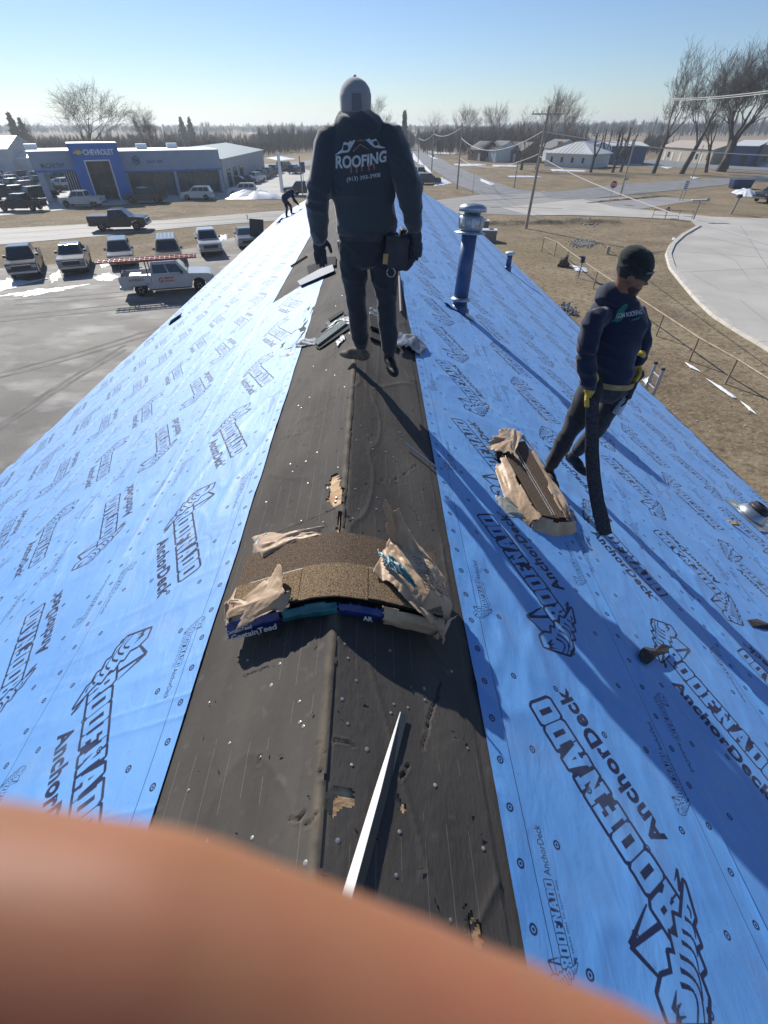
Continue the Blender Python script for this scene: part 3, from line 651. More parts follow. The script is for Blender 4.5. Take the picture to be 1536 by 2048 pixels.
for i in range(260):   # little cuts and dark specks in the felt
    side = 1 if i % 2 else -1; u = random.uniform(.02, .6); y = random.uniform(.1, 7); x = side * u * CS; a = random.random() * 3
    l = random.uniform(.006, .03); wd = random.uniform(.002, .006)
    vs = [Vector((x + math.cos(a) * dx * l - math.sin(a) * dy * wd, y + math.sin(a) * dx * l + math.cos(a) * dy * wd, 0)) for dx, dy in ((-.5, 0), (-.1, .5), (.5, .2), (.1, -.5))]
    h_ = .016; vs = [(v.x, v.y, ZR - abs(v.x) * SL + h_ - .004 * (j == 1)) for j, v in enumerate(vs)]
    b2.add(vs, [(0, 1, 2, 3)] if vs else [])
b2.build('felt_nicks', M_rust, roof, kind='stuff')
# drip edges
for side, ef in ((1, eaveR), (-1, eaveL)):
    b = MB()
    for i in range(0, 60):
        pass
    yy = np.linspace(Y0, Y1, 50); P = np.zeros((50, 5, 3))
    for i, y in enumerate(yy):
        run = (float(ef(y)) - XR) if side > 0 else (float(ef(y)) + XR)
        for j, (dx, dz) in enumerate(((-.10, .012), (.0, .012), (.025, -.002), (.025, -.06), (.01, -.16))):
            x = side * (run + dx); P[i, j] = (x, y, ZR - SL * abs(run + min(dx, 0)) + dz)
    b.grid(P if side < 0 else P[:, ::-1]); b.build('drip_edge', M_drip, roof)
# walls, gable, soffit, windows
wl, wr = -(float(eaveL(20)) + XR) + .75, (float(eaveR(20)) - XR) - .75
zt = ZR - SL * 6.0 - .2
b = MB()
b.add([(wl, Y0 + .4, 0), (wr, Y0 + .4, 0), (wr, Y1 - .5, 0), (wl, Y1 - .5, 0), (wl, Y0 + .4, ZR - SL * abs(wl) - .09), (wr, Y0 + .4, ZR - SL * wr - .09), (wr, Y1 - .5, ZR - SL * wr - .09), (wl, Y1 - .5, ZR - SL * abs(wl) - .09), (0, Y0 + .4, ZR - .09), (0, Y1 - .5, ZR - .09)],
      [(0, 1, 5, 8, 4), (1, 2, 6, 5), (2, 3, 7, 9, 6), (3, 0, 4, 7)])
b.build('wall', M_wallb, roof)
for side, xx in ((1, wr), (-1, wl)):
    for i in range(8):
        y = 1.5 + i * 4.2; f = MB().box((xx + side * .02, y, 1.5), (.08, 1.5, 1.3)).build('window', M_frame, roof)
        MB().box((xx + side * .055, y, 1.5), (.03, 1.36, 1.16)).build('pane', M_winb, f)
# scraps of old shingle and torn membrane along the eave
M_debris = mat('torn_scrap', (.30, .26, .23), .8, var=.4, scale=8)
for px, py, s_ in ((572, 434, -1), (548, 452, -1), (535, 462, -1), (312, 668, -1), (298, 678, -1), (560, 443, -1)):
    p = onroof(px, py, s_); b = MB()
    for k in range(7):
        b.box((random.uniform(-.35, .35), random.uniform(-.5, .5), .03 + random.random() * .03), (random.uniform(.08, .3), random.uniform(.15, .5), .012), 0, Euler((random.uniform(-.2, .2), random.uniform(-.2, .5), random.random() * 3)).to_matrix().to_4x4())
    b.build('shingle_scraps', M_debris, loc=(p[0] + .3, p[1], p[2] + .03), rot=(0, -.46, 0), kind='stuff')
# ================================================================ THINGS ON THE ROOF
def realise(o, mats=None):
    dg = bpy.context.evaluated_depsgraph_get(); me = bpy.data.meshes.new_from_object(o.evaluated_get(dg)); me.name = o.name
    o.modifiers.clear(); old = o.data; o.data = me; bpy.data.meshes.remove(old); return o
def organic(name, shapes, material, parent, voxel=.011, smooth=6, folds=0.0, fscale=9.0, seed=0, keep=None, stretch=(1, 1, 1)):
    """closed pieces fused to one continuous surface; folds = cloth relief"""
    b = MB(); shapes(b)
    me = b.mesh(name, material); o = link(name, me, parent)
    md = o.modifiers.new('r', 'REMESH'); md.mode = 'VOXEL'; md.voxel_size = voxel; md.use_smooth_shade = True
    if smooth: s = o.modifiers.new('s', 'SMOOTH'); s.iterations = smooth; s.factor = .5
    realise(o); me = o.data
    if not me.materials: me.materials.append(material)
    me.materials[0] = material
    if folds:
        n = len(me.vertices); co = np.empty(n * 3); me.vertices.foreach_get('co', co); co = co.reshape(-1, 3)
        no = np.empty(n * 3); me.vertices.foreach_get('normal', no); no = no.reshape(-1, 3)
        x = co[:, 0] * stretch[0] + co[:, 1] * .7; z = co[:, 2] * stretch[2]
        r1 = (1 - np.abs(2 * vn(x * fscale + z * 1.5 * fscale, z * fscale * .8 - x * fscale * .5, seed) - 1)) ** 3
        r2 = (1 - np.abs(2 * vn(co[:, 1] * fscale * 1.6 - z * 2.1 * fscale, z * fscale * 1.3 + x * fscale, seed + 3) - 1)) ** 4
        co += no * ((r1 * 1.0 + r2 * .7 - .45) * folds)[:, None]; me.vertices.foreach_set('co', co.ravel()); me.update()
    me.polygons.foreach_set('use_smooth', [True] * len(me.polygons))
    return o
def cap(b, pts, rad, n=14):
    """tapered limb with round ends"""
    pts = [Vector(p) for p in pts]; P = []; Rr = []
    # resample smoothly
    N = len(pts)
    for i in range(N - 1):
        for k in range(4):
            t = k / 4; P.append(pts[i].lerp(pts[i + 1], t)); Rr.append(rad[i] * (1 - t) + rad[i + 1] * t)
    P.append(pts[-1]); Rr.append(rad[-1])
    d0 = (P[0] - P[1]).normalized(); d1 = (P[-1] - P[-2]).normalized()
    pre = [(P[0] + d0 * Rr[0] * .96, Rr[0] * .28), (P[0] + d0 * Rr[0] * .7, Rr[0] * .72)]; post = [(P[-1] + d1 * Rr[-1] * .7, Rr[-1] * .72), (P[-1] + d1 * Rr[-1] * .96, Rr[-1] * .28)]
    PP = [p for p, _ in pre] + P + [p for p, _ in post]; RR = [r for _, r in pre] + Rr + [r for _, r in post]
    b.tube(PP, RR, n)
def loft(b, rings, n=24):
    """rings: (centre, rx, ry, yaw) horizontal ellipses, closed"""
    vs = []
    for c, rx, ry, yw in rings:
        for k in range(n):
            t = 2 * math.pi * k / n; x, y = rx * math.cos(t), ry * math.sin(t)
            vs.append((c[0] + x * math.cos(yw) - y * math.sin(yw), c[1] + x * math.sin(yw) + y * math.cos(yw), c[2]))
    N = len(rings); fs = [(i * n + k, i * n + (k + 1) % n, (i + 1) * n + (k + 1) % n, (i + 1) * n + k) for i in range(N - 1) for k in range(n)]
    fs += [tuple(range(n - 1, -1, -1)), tuple((N - 1) * n + k for k in range(n))]; b.add(vs, fs)
def hand(b, wrist, dirv, palmn, size=1.0, curl=.5, thumb=1):
    """palm + 4 fingers + thumb; dirv along the hand, palmn the palm normal"""
    d = Vector(dirv).normalized(); n = Vector(palmn); n = (n - d * n.dot(d)).normalized(); s = d.cross(n) * thumb; w_ = Vector(wrist); k = size
    M = Matrix((s, d, n)).transposed()
    b.ell(w_ + d * .048 * k, (.040 * k, .052 * k, .017 * k), 0, M, 8); cap(b, [w_ - d * .02, w_ + d * .03 * k], [.028 * k, .03 * k], 10)
    for i, (off, ln) in enumerate(((.030, .072), (.010, .082), (-.010, .076), (-.029, .060))):
        p = w_ + d * .085 * k + s * off * k; c0 = curl * (.7 + .12 * i); q = [p]; a = 0
        for j, f in enumerate((.42, .32, .26)):
            a += c0 * (.5 if j == 0 else .8); q.append(q[-1] + (d * math.cos(a) + n * math.sin(a)) * ln * f * k)
        cap(b, q, [.0105 * k, .0098 * k, .009 * k, .0078 * k], 8)
    p = w_ + d * .03 * k + s * .034 * k; q = [p, p + (s * .6 + d * .75 + n * .25).normalized() * .035 * k, p + (s * .75 + d * 1.6 + n * .6).normalized() * .066 * k]
    cap(b, q, [.0135 * k, .0115 * k, .0095 * k], 8)

M_skin = mat('skin', (.24, .12, .075), .5, var=.12, scale=14, sss=.15)
M_hair = mat('dark_hair', (.05, .03, .022), .85)
M_hoodA = mat('black_hoodie_fleece', (.044, .054, .066), .92, var=.08, scale=120, bump=.25, bscale=300, spec=.3, sheen=.55, bdist=.004)
M_pantA = mat('black_work_trousers', (.026, .033, .044), .85, var=.1, scale=18, bump=.25, bscale=160, spec=.35, sheen=.25, bdist=.004)
M_hoodB = mat('navy_hoodie_fleece', (.014, .020, .048), .92, var=.25, scale=100, bump=.25, bscale=300, spec=.3, sheen=.30, bdist=.004)
M_pantB = mat('charcoal_trousers', (.030, .031, .036), .85, var=.3, scale=15, bump=.25, bscale=160, spec=.3, sheen=.2, bdist=.004)
M_shoe = mat('black_shoe', (.012, .012, .015), .6, bump=.2, bscale=60)
M_shoeb = mat('dusty_brown_shoe', (.13, .105, .085), .8, var=.3, scale=20)
M_beanieA = mat('grey_cap_cloth', (.29, .29, .31), .95, var=.05, scale=30, bump=.1, bscale=200, sheen=.4)
M_beanieB = mat('black_knit', (.012, .017, .017), .95, var=.3, scale=60, bump=.6, bscale=260, sheen=.2)
M_glove_d = mat('dark_glove', (.04, .05, .065), .7, var=.3, scale=30, bump=.2, bscale=80)
M_glove_y = mat('yellow_leather_glove', (.62, .42, .055), .65, var=.25, scale=20, bump=.4, bscale=60)
M_leath = mat('dark_tool_leather', (.026, .03, .042), .6, var=.3, scale=12, bump=.2, bscale=70)
M_tan = mat('tan_leather', (.40, .27, .12), .7, var=.2, scale=20)
M_ink_w = mat('white_print', (.50, .54, .58), .8, var=.15, scale=60)
M_ink_r = mat('faded_red_print', (.30, .15, .12), .85, var=.3, scale=40)
M_ink_g = mat('green_print', (.02, .18, .12), .8, var=.15, scale=40)
M_steel = mat('steel', (.5, .5, .52), .35, metal=.9)
M_grey = mat('grey_plastic', (.3, .3, .32), .5)

# ---- worker A: standing on the ridge, back to the camera
YA = 3.78
bodyA = thing('person', 'worker in black hoodie and grey cap standing on the ridge seen from behind', 'person', (atY(745, 700, YA)[0], YA, roofz(atY(745, 700, YA)[0])))
oA = bodyA.location.copy()
def A(px, py, dy=0.0): return atY(px, py, YA + dy) - oA
def fixz(v, z): return Vector((v.x, v.y, z))
headA = A(711, 205, .02); neckA = A(713, 236)
shL, shR = A(658, 276, -.02), A(784, 272, -.02); elL, elR = A(636, 395, -.06), A(819, 378, -.08); wrL, wrR = A(638, 470, .03), A(828, 448, -.10)
hipL, hipR = A(706, 508), A(764, 506); knL, knR = A(711, 598, .04), A(773, 602, .0); anL, anR = A(722, 690, .10), A(779, 702, -.06)
chest = A(717, 310); waist = A(728, 410); pelv = A(733, 450)
def bA(b):
    b.ell(headA, (.078, .098, .115), n=12); b.ell(headA + Vector((-.02, .07, -.05)), (.055, .05, .06)); cap(b, [neckA + Vector((0, 0, .05)), neckA - Vector((0, 0, .08))], [.055, .065])
    b.ell(headA + Vector((-.012, .105, -.02)), (.012, .02, .018), n=6)
    for s_ in (-1, 1): b.ell(headA + Vector((s_ * .082, .0, -.025)), (.012, .022, .033), n=6)
    loft(b, [(neckA - Vector((0, 0, .02)), .06, .06, 0), (chest + Vector((0, 0, .12)), .15, .09, 0), (chest, .165, .105, 0), (waist, .13, .10, 0), (pelv, .11, .08, 0), (pelv - Vector((0, 0, .05)), .08, .06, 0)])
    cap(b, [shL, elL, wrL], [.05, .042, .03]); cap(b, [shR, elR, wrR], [.05, .042, .03])
    cap(b, [hipL, knL, anL], [.08, .055, .04]); cap(b, [hipR, knR, anR], [.08, .055, .04])
organic('body', bA, M_skin, bodyA, .009, 3)
def hoodie(b, sh, el, wr, hd, nk, ch, wa, pe, w=1.0, yw=0.0, hood=True, ar_=1.0):
    loft(b, [(nk + Vector((0, 0, .03)), .085 * w, .085, yw), (nk - Vector((0, 0, .03)), .13 * w, .105, yw), (ch.lerp(nk, .55), .205 * w, .128, yw), (ch.lerp(nk, .22), .228 * w, .145, yw), (ch - Vector((0, 0, .06)), .222 * w, .150, yw),
             (ch.lerp(wa, .6), .205 * w, .145, yw), (wa, .200 * w, .145, yw), (pe + Vector((0, 0, .03)), .203 * w, .155, yw), (pe - Vector((0, 0, .05)), .196 * w, .152, yw)])
    for s, e, r in zip(sh, el, wr):
        m_ = s.lerp(e, .5); cap(b, [s.lerp(Vector((ch.x, ch.y, s.z)), .38) - Vector((0, 0, .02)), s - Vector((0, 0, .012)), m_, e, e.lerp(r, .55), r], [k_ * ar_ for k_ in (.070, .083, .080, .076, .066, .054)])
        cap(b, [e.lerp(r, .80), e.lerp(r, .9)], [.062, .060])
def hA(b):
    hoodie(b, (shL, shR), (elL, elR), (wrL, wrR), headA, neckA, chest, waist, pelv, 1.06, ar_=1.1)
    b.ell(neckA + Vector((.01, -.045, -.045)), (.150, .105, .080)); b.ell(neckA + Vector((-.02, .02, -.015)), (.115, .095, .065)); b.ell(neckA + Vector((.02, -.09, -.08)), (.095, .055, .07))
organic('hoodie', hA, M_hoodA, bodyA, .010, 5, folds=.013, fscale=4.5, seed=5)
def trousers(b, hL, kL, aL, hR, kR, aR, pe, w=1.0):
    loft(b, [(pe + Vector((0, 0, .06)), .172 * w, .125, 0), (pe - Vector((0, 0, .06)), .190 * w, .140, 0), ((hL + hR) / 2 - Vector((0, 0, .04)), .175 * w, .125, 0), ((hL + hR) / 2 - Vector((0, 0, .085)), .12 * w, .09, 0)])
    for h_, k_, a_ in ((hL, kL, aL), (hR, kR, aR)):
        cap(b, [h_ + Vector((0, 0, .03)), h_.lerp(k_, .45), k_, k_.lerp(a_, .45), a_ + (k_ - a_) * .06], [.105 * w, .100 * w, .080 * w, .074 * w, .060 * w], 18)
organic('trousers', lambda b: trousers(b, hipL, knL, anL, hipR, knR, anR, pelv), M_pantA, bodyA, .010, 4, folds=.013, fscale=5, seed=15, stretch=(1, 1, .6))
def capA(b):
    b.ell(headA + Vector((0, -.004, .016)), (.097, .114, .100), n=14); loft(b, [(headA + Vector((0, 0, -.050)), .094, .112, 0), (headA + Vector((0, 0, .03)), .099, .117, 0), (headA + Vector((0, 0, .07)), .086, .10, 0)])
organic('knit_cap', capA, M_beanieA, bodyA, .007, 4, folds=.0015, fscale=9)
MB().box((0, 0, 0), (.055, .006, .075)).build('cap_patch', mat('cap_mesh', (.16, .17, .19), .9), bodyA, loc=headA + Vector((.01, -.118, .0)))
MB().ell((0, 0, 0), (.010, .010, .008), n=6).build('cap_button', M_grey, bodyA, loc=headA + Vector((-.0, -.004, .118)))
for (wr, el, s_, fl) in ((wrL, elL, -1, 1), (wrR, elR, 1, -1)):
    dv = (wr - el).normalized() + Vector((0, .12, -.25))
    organic('glove', lambda b: (cap(b, [wr - dv * .05, wr + dv * .02], [.037, .037]), hand(b, wr + dv * .01, dv, (-s_ * .45, -.9, 0), 1.3, .32, -s_ * -1.0)), M_glove_d, bodyA, .0055, 1)
def shoe(b, ank, toe, wd=.047, ln=.285, zs=0.0):
    """shoe resting below the ankle and pointing to toe direction (3d unit)"""
    d = Vector(toe).normalized(); side = d.cross(Vector((0, 0, 1))).normalized(); up = side.cross(d)
    M = Matrix((side, d, up)).transposed(); c = ank - up * .075
    b.ell(c + d * (ln * .02) - up * .008, (wd * .80, .085, .052), 0, M, 10); b.ell(c + d * (ln * .40) - up * .02, (wd * 1.02, .110, .036), 0, M, 10); b.ell(c + d * ln * .2 + up * .004, (wd * .86, .095, .045), 0, M, 10)
    cap(b, [ank + up * .03, c], [wd * .92, wd * .95], 12)
slopeR = Vector((1, 0, -.5)).normalized()
organic('shoe', lambda b: shoe(b, anL - Vector((0, 0, .0)), (-.85, .45, -.05)), M_shoeb, bodyA, .008, 2)
organic('shoe', lambda b: shoe(b, anR - Vector((0, 0, .0)), (.30, -.25, -.20)) if False else shoe(b, anR, (.22, -.95, -.16)), M_shoe, bodyA, .008, 2)
# print on the back
bx0 = A(719, 315, -.165); backM = Matrix.Translation(bx0) @ Euler((R(90 - 4), R(-5), R(2))).to_matrix().to_4x4()
bul = lambda x, y: -1.5 * x * x * .8 - .35 * (y - .02) ** 2
def put(name, s, dx, dy, wd, hh, m_, off=0.0, dz=.0): return text_obj(name, s, wd, hh, m_, bodyA, backM @ Matrix.Translation((dx, dy, dz)), offset=off, bulge=lambda x, y: -1.1 * (x + dx) ** 2)
put('back_print', 'ROOFING', .0, .0, .335, .092, M_ink_w, .03)
put('back_print', '(913) 393-3908', .015, -.135, .215, .032, M_ink_w, .01)
put('back_print', 'KING' if False else 'I I I I', .0, -.078, .16, .04, M_ink_r, .03)
def flatpoly(name, P, m_, par, M, bulge=None, th=.0):
    V = np.array([(x, y, (bulge(x, y) if bulge else 0)) for x, y in P]); b = MB(); b.add([M @ Vector(v) for v in V], [tuple(range(len(V)))]); return b.build(name, m_, par)
for P, m_ in (([(-.10, .058), (-.002, .125), (.098, .058), (.082, .058), (-.002, .108), (-.084, .058)], M_ink_r), ([(-.06, .055), (-.002, .092), (.055, .055), (.045, .055), (-.002, .083), (-.05, .055)], M_ink_r),
              ([(-.175, .052), (-.13, .062), (-.125, .10), (-.09, .115), (-.075, .135), (-.055, .128), (-.038, .118), (-.066, .072), (-.08, .085), (-.10, .10), (-.108, .07), (-.16, .055)], M_ink_w),
              ([(.02, .125), (.05, .112), (.085, .132), (.10, .118), (.115, .095), (.13, .07), (.16, .066), (.165, .06), (.10, .058), (.07, .066), (.045, .095)], M_ink_w)):
    flatpoly('back_print', P, m_, bodyA, backM, lambda x, y: -1.1 * x * x)
# tool belt with pouches on the right hip
beltA = thing('tool_belt', 'black leather tool belt with full pouches on the hip of the standing worker', 'tool belt', oA)
def G2(px, py, dy): return A(px, py, dy)
b = MB(); rr = [(pelv + Vector((.20 * math.cos(t), .155 * math.sin(t), .0)) ) for t in np.linspace(0, 2 * math.pi, 33)]
P = np.zeros((33, 2, 3))
for i, q in enumerate(rr): P[i, 0] = q + Vector((0, 0, .022 - .05)); P[i, 1] = q + Vector((0, 0, -.03 - .05))
b.grid(P); ob = b.build('belt_strap', M_leath, beltA); sm = ob.modifiers.new('s', 'SOLIDIFY'); sm.thickness = .006; realise(ob)
for (px, py, dy, sx, sy, sz, ry) in ((792, 505, -.10, .085, .05, .11, .1), (812, 500, .03, .07, .055, .13, .2), (778, 488, .10, .06, .04, .09, .1), (690, 500, .12, .05, .035, .07, -.1)):
    c = A(px, py, dy); M = Matrix.Translation(c) @ Euler((0, ry, .1)).to_matrix().to_4x4()
    def pou(b, M=M, sx=sx, sy=sy, sz=sz):
        b.prism([(-sx, sz), (sx, sz * .9), (sx * .95, -sz * .6), (sx * .5, -sz), (-sx * .6, -sz), (-sx * .95, -sz * .5)], -sy, sy, 0, M); b.ell((0, 0, 0), (.01, .01, .01))
        b.v = b.v[:12]; b.f = b.f[:8]; b.m = b.m[:8]
    organic('pouch', pou, M_leath, beltA, .008, 6)
MB().box((0, 0, 0), (.035, .008, .065)).build('leather_patch', M_tan, beltA, loc=A(771, 518, -.165), rot=(0, .1, 0))
for px, py, dy, l_ in ((826, 488, -.02, .16), (812, 470, .0, .12), (800, 478, -.12, .10)):
    MB().tube([(0, 0, -l_), (.0, 0, 0), (.012, 0, l_ * .5)], [.008, .009, .011], 8).build('tool_handle', M_leath, beltA, loc=A(px, py, dy), rot=(.2, .5, 0))
b = MB(); t_ = np.linspace(0, 2 * math.pi, 20); b.tube([(0.03 * math.cos(a), 0, .03 * math.sin(a)) for a in t_], .0035, 6, cap=False); b.build('hammer_loop', M_steel, beltA, loc=A(782, 545, -.15))

# ---- worker B: on the right slope, looking down to the right, dragging a strip
YB = 3.30
fB = onroof(1112, 968, 1)
oB = Vector((fB[0], fB[1], fB[2]))
bodyB = thing('person', 'worker in navy hoodie and black beanie walking down the right slope', 'person', oB)
YB = oB[1] + .02
def B(px, py, dy=0.0): return atY(px, py, YB + dy) - oB
headB = B(1268, 545, -.03); neckB = B(1243, 592, .0); chB = B(1228, 655); waB = B(1216, 722); peB = B(1213, 755)
shB1, shB2 = B(1190, 632, -.12), B(1270, 624, .10); elB1, elB2 = B(1170, 712, -.15), B(1284, 682, .08); wrB1, wrB2 = B(1181, 768, -.16), B(1276, 722, -.02)
hpB1, hpB2 = B(1187, 775, -.05), B(1236, 775, .08); knB1, knB2 = B(1140, 862, -.06), B(1193, 858, .20); anB1, anB2 = B(1101, 932, -.02), B(1152, 905, .30)
yaw = R(-38); hd = Vector((.80, -.32, -.34)).normalized()      # where he looks
def bB(b):
    side = hd.cross(Vector((0, 0, 1))).normalized(); up = side.cross(hd); M = Matrix((side, hd, up)).transposed()
    hh = headB
    b.ell(hh, (.078, .10, .112), 0, M, 12); b.ell(hh + hd * .045 - up * .055, (.055, .058, .055), 0, M)         # skull, jaw
    b.ell(hh + hd * .088 - up * .098, (.026, .022, .02), 0, M, 6)                                             # chin
    b.tube([hh + hd * .092 + up * .012, hh + hd * .118 - up * .022, hh + hd * .10 - up * .034], [.008, .014, .008], 8)  # nose
    b.ell(hh + hd * .09 + up * .018, (.05, .018, .010), 0, M, 6)                                              # brow
    b.ell(hh + hd * .098 - up * .058, (.024, .014, .007), 0, M, 6); b.ell(hh + hd * .095 - up * .072, (.021, .014, .007), 0, M, 6)  # lips
    for s_ in (-1, 1): b.ell(hh + side * s_ * .078 - up * .022 - hd * .005, (.012, .022, .034), 0, M, 7); b.ell(hh + side * s_ * .045 + hd * .06 - up * .03, (.026, .03, .03), 0, M, 6)
    cap(b, [hh - up * .06 - hd * .02, neckB - Vector((0, 0, .05))], [.055, .062])
    loft(b, [(neckB - Vector((0, 0, .02)), .06, .06, yaw), (chB + Vector((0, 0, .12)), .15, .09, yaw), (chB, .16, .1, yaw), (waB, .13, .1, yaw), (peB, .15, .11, yaw)])
    cap(b, [shB1, elB1, wrB1], [.05, .042, .03]); cap(b, [shB2, elB2, wrB2], [.05, .042, .03]); cap(b, [hpB1, knB1, anB1], [.08, .055, .04]); cap(b, [hpB2, knB2, anB2], [.08, .055, .04])
organic('body', bB, M_skin, bodyB, .008, 2)
side = hd.cross(Vector((0, 0, 1))).normalized(); upB = side.cross(hd); MhB = Matrix((side, hd, upB)).transposed()
def beard(b): b.ell(headB + hd * .043 - upB * .068, (.058, .060, .050), 0, MhB, 8)
organic('beard', beard, mat('short_beard', (.075, .043, .03), .9), bodyB, .007, 2)
for s_ in (-1, 1):
    MB().ell((0, 0, 0), (.010, .006, .007), 0, None, 6).build('eye', M_hair, bodyB, loc=headB + hd * .094 + side * s_ * .033 - upB * .002)
    MB().ell((0, 0, 0), (.014, .004, .003), 0, MhB, 6).build('eyebrow', M_hair, bodyB, loc=headB + hd * .101 + side * s_ * .033 + upB * .022)
def hB(b):
    hoodie(b, (shB1, shB2), (elB1, elB2), (wrB1, wrB2), headB, neckB, chB, waB, peB + Vector((0, 0, .03)), .92, yaw, ar_=.92)
    b.ell(neckB + Vector((-.075, .03, .0)), (.085, .10, .085)); b.ell(neckB + Vector((-.02, .0, -.02)), (.115, .11, .07)); b.ell(neckB + Vector((.05, -.04, -.045)), (.08, .07, .045))
organic('hoodie', hB, M_hoodB, bodyB, .010, 4, folds=.013, fscale=4.5, seed=25)
organic('trousers', lambda b: trousers(b, hpB1, knB1, anB1, hpB2, knB2, anB2, peB, .92), M_pantB, bodyB, .010, 4, folds=.012, fscale=5, seed=35, stretch=(1, 1, .6))
def capB(b):
    b.ell(headB + upB * .035 - hd * .018, (.095, .115, .108), 0, MhB, 14); b.ell(headB + upB * .06 - hd * .05, (.085, .10, .085), 0, MhB, 12)
organic('beanie', capB, M_beanieB, bodyB, .007, 3, folds=.003, fscale=14)
def cuff(b):
    P = [headB + MhB @ Vector((.098 * math.cos(t), .117 * math.sin(t) - .01, .018 + .0 * math.sin(t))) for t in np.linspace(0, 2 * math.pi, 28, endpoint=False)]
    loftv = []; 
    n = len(P); vs = []
    for dz, k in ((-.022, 1.0), (.0, 1.03), (.035, 1.0)):
        for p in P: c = headB; vs.append(c + (p - c) * k + upB * dz)
    for dz, k in ((.035, .9), (-.022, .9)):
        for p in P: c = headB; vs.append(c + (p - c) * k + upB * dz)
    fs = [(r_ * n + i, r_ * n + (i + 1) % n, ((r_ + 1) % 5) * n + (i + 1) % n, ((r_ + 1) % 5) * n + i) for r_ in range(5) for i in range(n)]
    b.add(vs, fs)
cb = MB(); cuff(cb); cb.smooth = True; cb.build('beanie_cuff', M_beanieB, bodyB)
lab = headB + hd * .055 - side * 0 + upB * .03
cdir = (Vector((0, 0, CAM_H)) - oB - headB).normalized(); tn = (side * (1 if side.dot(cdir) > 0 else -1) * .8 + hd * .62).normalized()
lp = headB + side * (1 if side.dot(cdir) > 0 else -1) * .078 + hd * .066 + upB * .052
xa = Vector((0, 0, 1)).cross(tn).normalized(); ML = Matrix.Translation(lp + tn * .012) @ Matrix((xa, tn.cross(xa), tn)).transposed().to_4x4()
flatpoly('beanie_label', [(-.03, -.009), (.03, -.009), (.03, .009), (-.03, .009)], M_leath, bodyB, ML)
text_obj('beanie_label_print', 'eROOFING', .052, .010, M_ink_w, bodyB, ML @ Matrix.Translation((0, 0, .0015)))
# chest print
cn = Vector((math.sin(R(35)) * 1.0, -math.cos(R(35)), .05)).normalized(); xa = Vector((0, 0, 1)).cross(cn).normalized()
xa = (Vector((0, 0, 1)).cross(cn)).normalized()
cc = B(1252, 632, 0)
def chestM(p, off): 
    # put on the garment surface: cast from the camera side
    return Matrix.Translation(p + cn * off) @ Matrix((xa, cn.cross(xa), cn)).transposed().to_4x4()
hob = [o for o in bodyB.children if o.name.startswith('hoodie')][0]
bpy.context.view_layer.update()
def snap(ob, org, px, py, lift=.004):
    """local point of the garment that shows at a photo position"""
    o_ = Vector((0, 0, CAM_H)) - org; d = Vector(ray(px, py)).normalized()
    ok, loc, nor, _ = ob.ray_cast(o_, d)
    return (loc + nor * lift, nor) if ok else (None, None)
def snap_print(name, ob, org, par, V, T, m_, ori, lift=.003):
    """flat print pressed on the garment: ori(u,v)->photo position"""
    P = [];
    for u, v in V:
        p, n_ = snap(ob, org, *ori(u, v), lift)
        P.append(p if p is not None else (P[-1] if P else Vector((0, 0, 0))))
    me = fast_mesh(name, np.array([tuple(p) for p in P]), np.array(T), m_); return link(name, me, par)
def sub(V, T, n=1):
    for _ in range(n):
        V = list(map(tuple, V)); nT = []; mid = {}
        def m(a, b_):
            k = (min(a, b_), max(a, b_))
            if k not in mid: mid[k] = len(V); V.append(((V[a][0] + V[b_][0]) / 2, (V[a][1] + V[b_][1]) / 2))
            return mid[k]
        for a, b_, c in T: x, y, z = m(a, b_), m(b_, c), m(c, a); nT += [(a, x, z), (x, b_, y), (z, y, c), (x, y, z)]
        T = nT
    return np.array(V), np.array(T)
def tx(s, off=0): V, T = text_tris(s, 1.0, off); V = V / V.max(0); return sub(V, T, 1)
def fan(P):
    P = [tuple(p) for p in P]; bm = bmesh.new(); vs = [bm.verts.new((x, y, 0)) for x, y in P]; bm.faces.new(vs); bmesh.ops.triangulate(bm, faces=bm.faces[:])
    bm.verts.index_update(); T = [tuple(v.index for v in f.verts) for f in bm.faces]; bm.free(); return sub(np.array(P, float), np.array(T), 3)
V, T = fan([(1221, 642), (1229, 638), (1236, 620), (1245, 611), (1254, 607), (1256, 612), (1249, 622), (1247, 634), (1244, 640), (1236, 644)]); snap_print('chest_print', hob, oB, bodyB, V, T, M_ink_g, lambda u, v: (u, v), .003)
V, T = fan([(1262, 640), (1280, 633), (1278, 638), (1262, 642)]); snap_print('chest_print', hob, oB, bodyB, V, T, M_ink_g, lambda u, v: (u, v), .003)
V, T = tx('GOM ROOFING', .02); snap_print('chest_print', hob, oB, bodyB, V, T, M_ink_w, lambda u, v: (1233 + 50 * u, 637 - 8 * u - 9.5 * v), .0055)
hoA = [o for o in bodyA.children if o.name.startswith('hoodie')][0]
for o in list(bodyA.children):
    if o.name.startswith('back_print'): bpy.data.objects.remove(o)
# back print pressed on the hoodie
V, T = tx('ROOFING', .035); snap_print('back_print', hoA, oA, bodyA, V, T, M_ink_w, lambda u, v: (672 + 101 * u, 337 - 14 * u + 4 * math.sin(math.pi * u) - (26 - 3 * u) * v), .004)
V, T = tx('(913) 393-3908', .01); snap_print('back_print', hoA, oA, bodyA, V, T, M_ink_w, lambda u, v: (694 + 66 * u, 366 - 10 * u - 11 * v), .004)
for x0 in (701, 712, 722, 736, 746):
    V, T = fan([(x0, 347 - (x0 - 700) * .15), (x0 + 3.5, 346.5 - (x0 - 700) * .15), (x0 + 3, 331 - (x0 - 700) * .1), (x0 - .5, 331 - (x0 - 700) * .1)]); snap_print('back_print', hoA, oA, bodyA, V, T, M_ink_r, lambda u, v: (u, v), .003)
s_ = 140 / 1536
Z8 = lambda P: [(660 + a * s_, 260 + c * s_) for a, c in P]
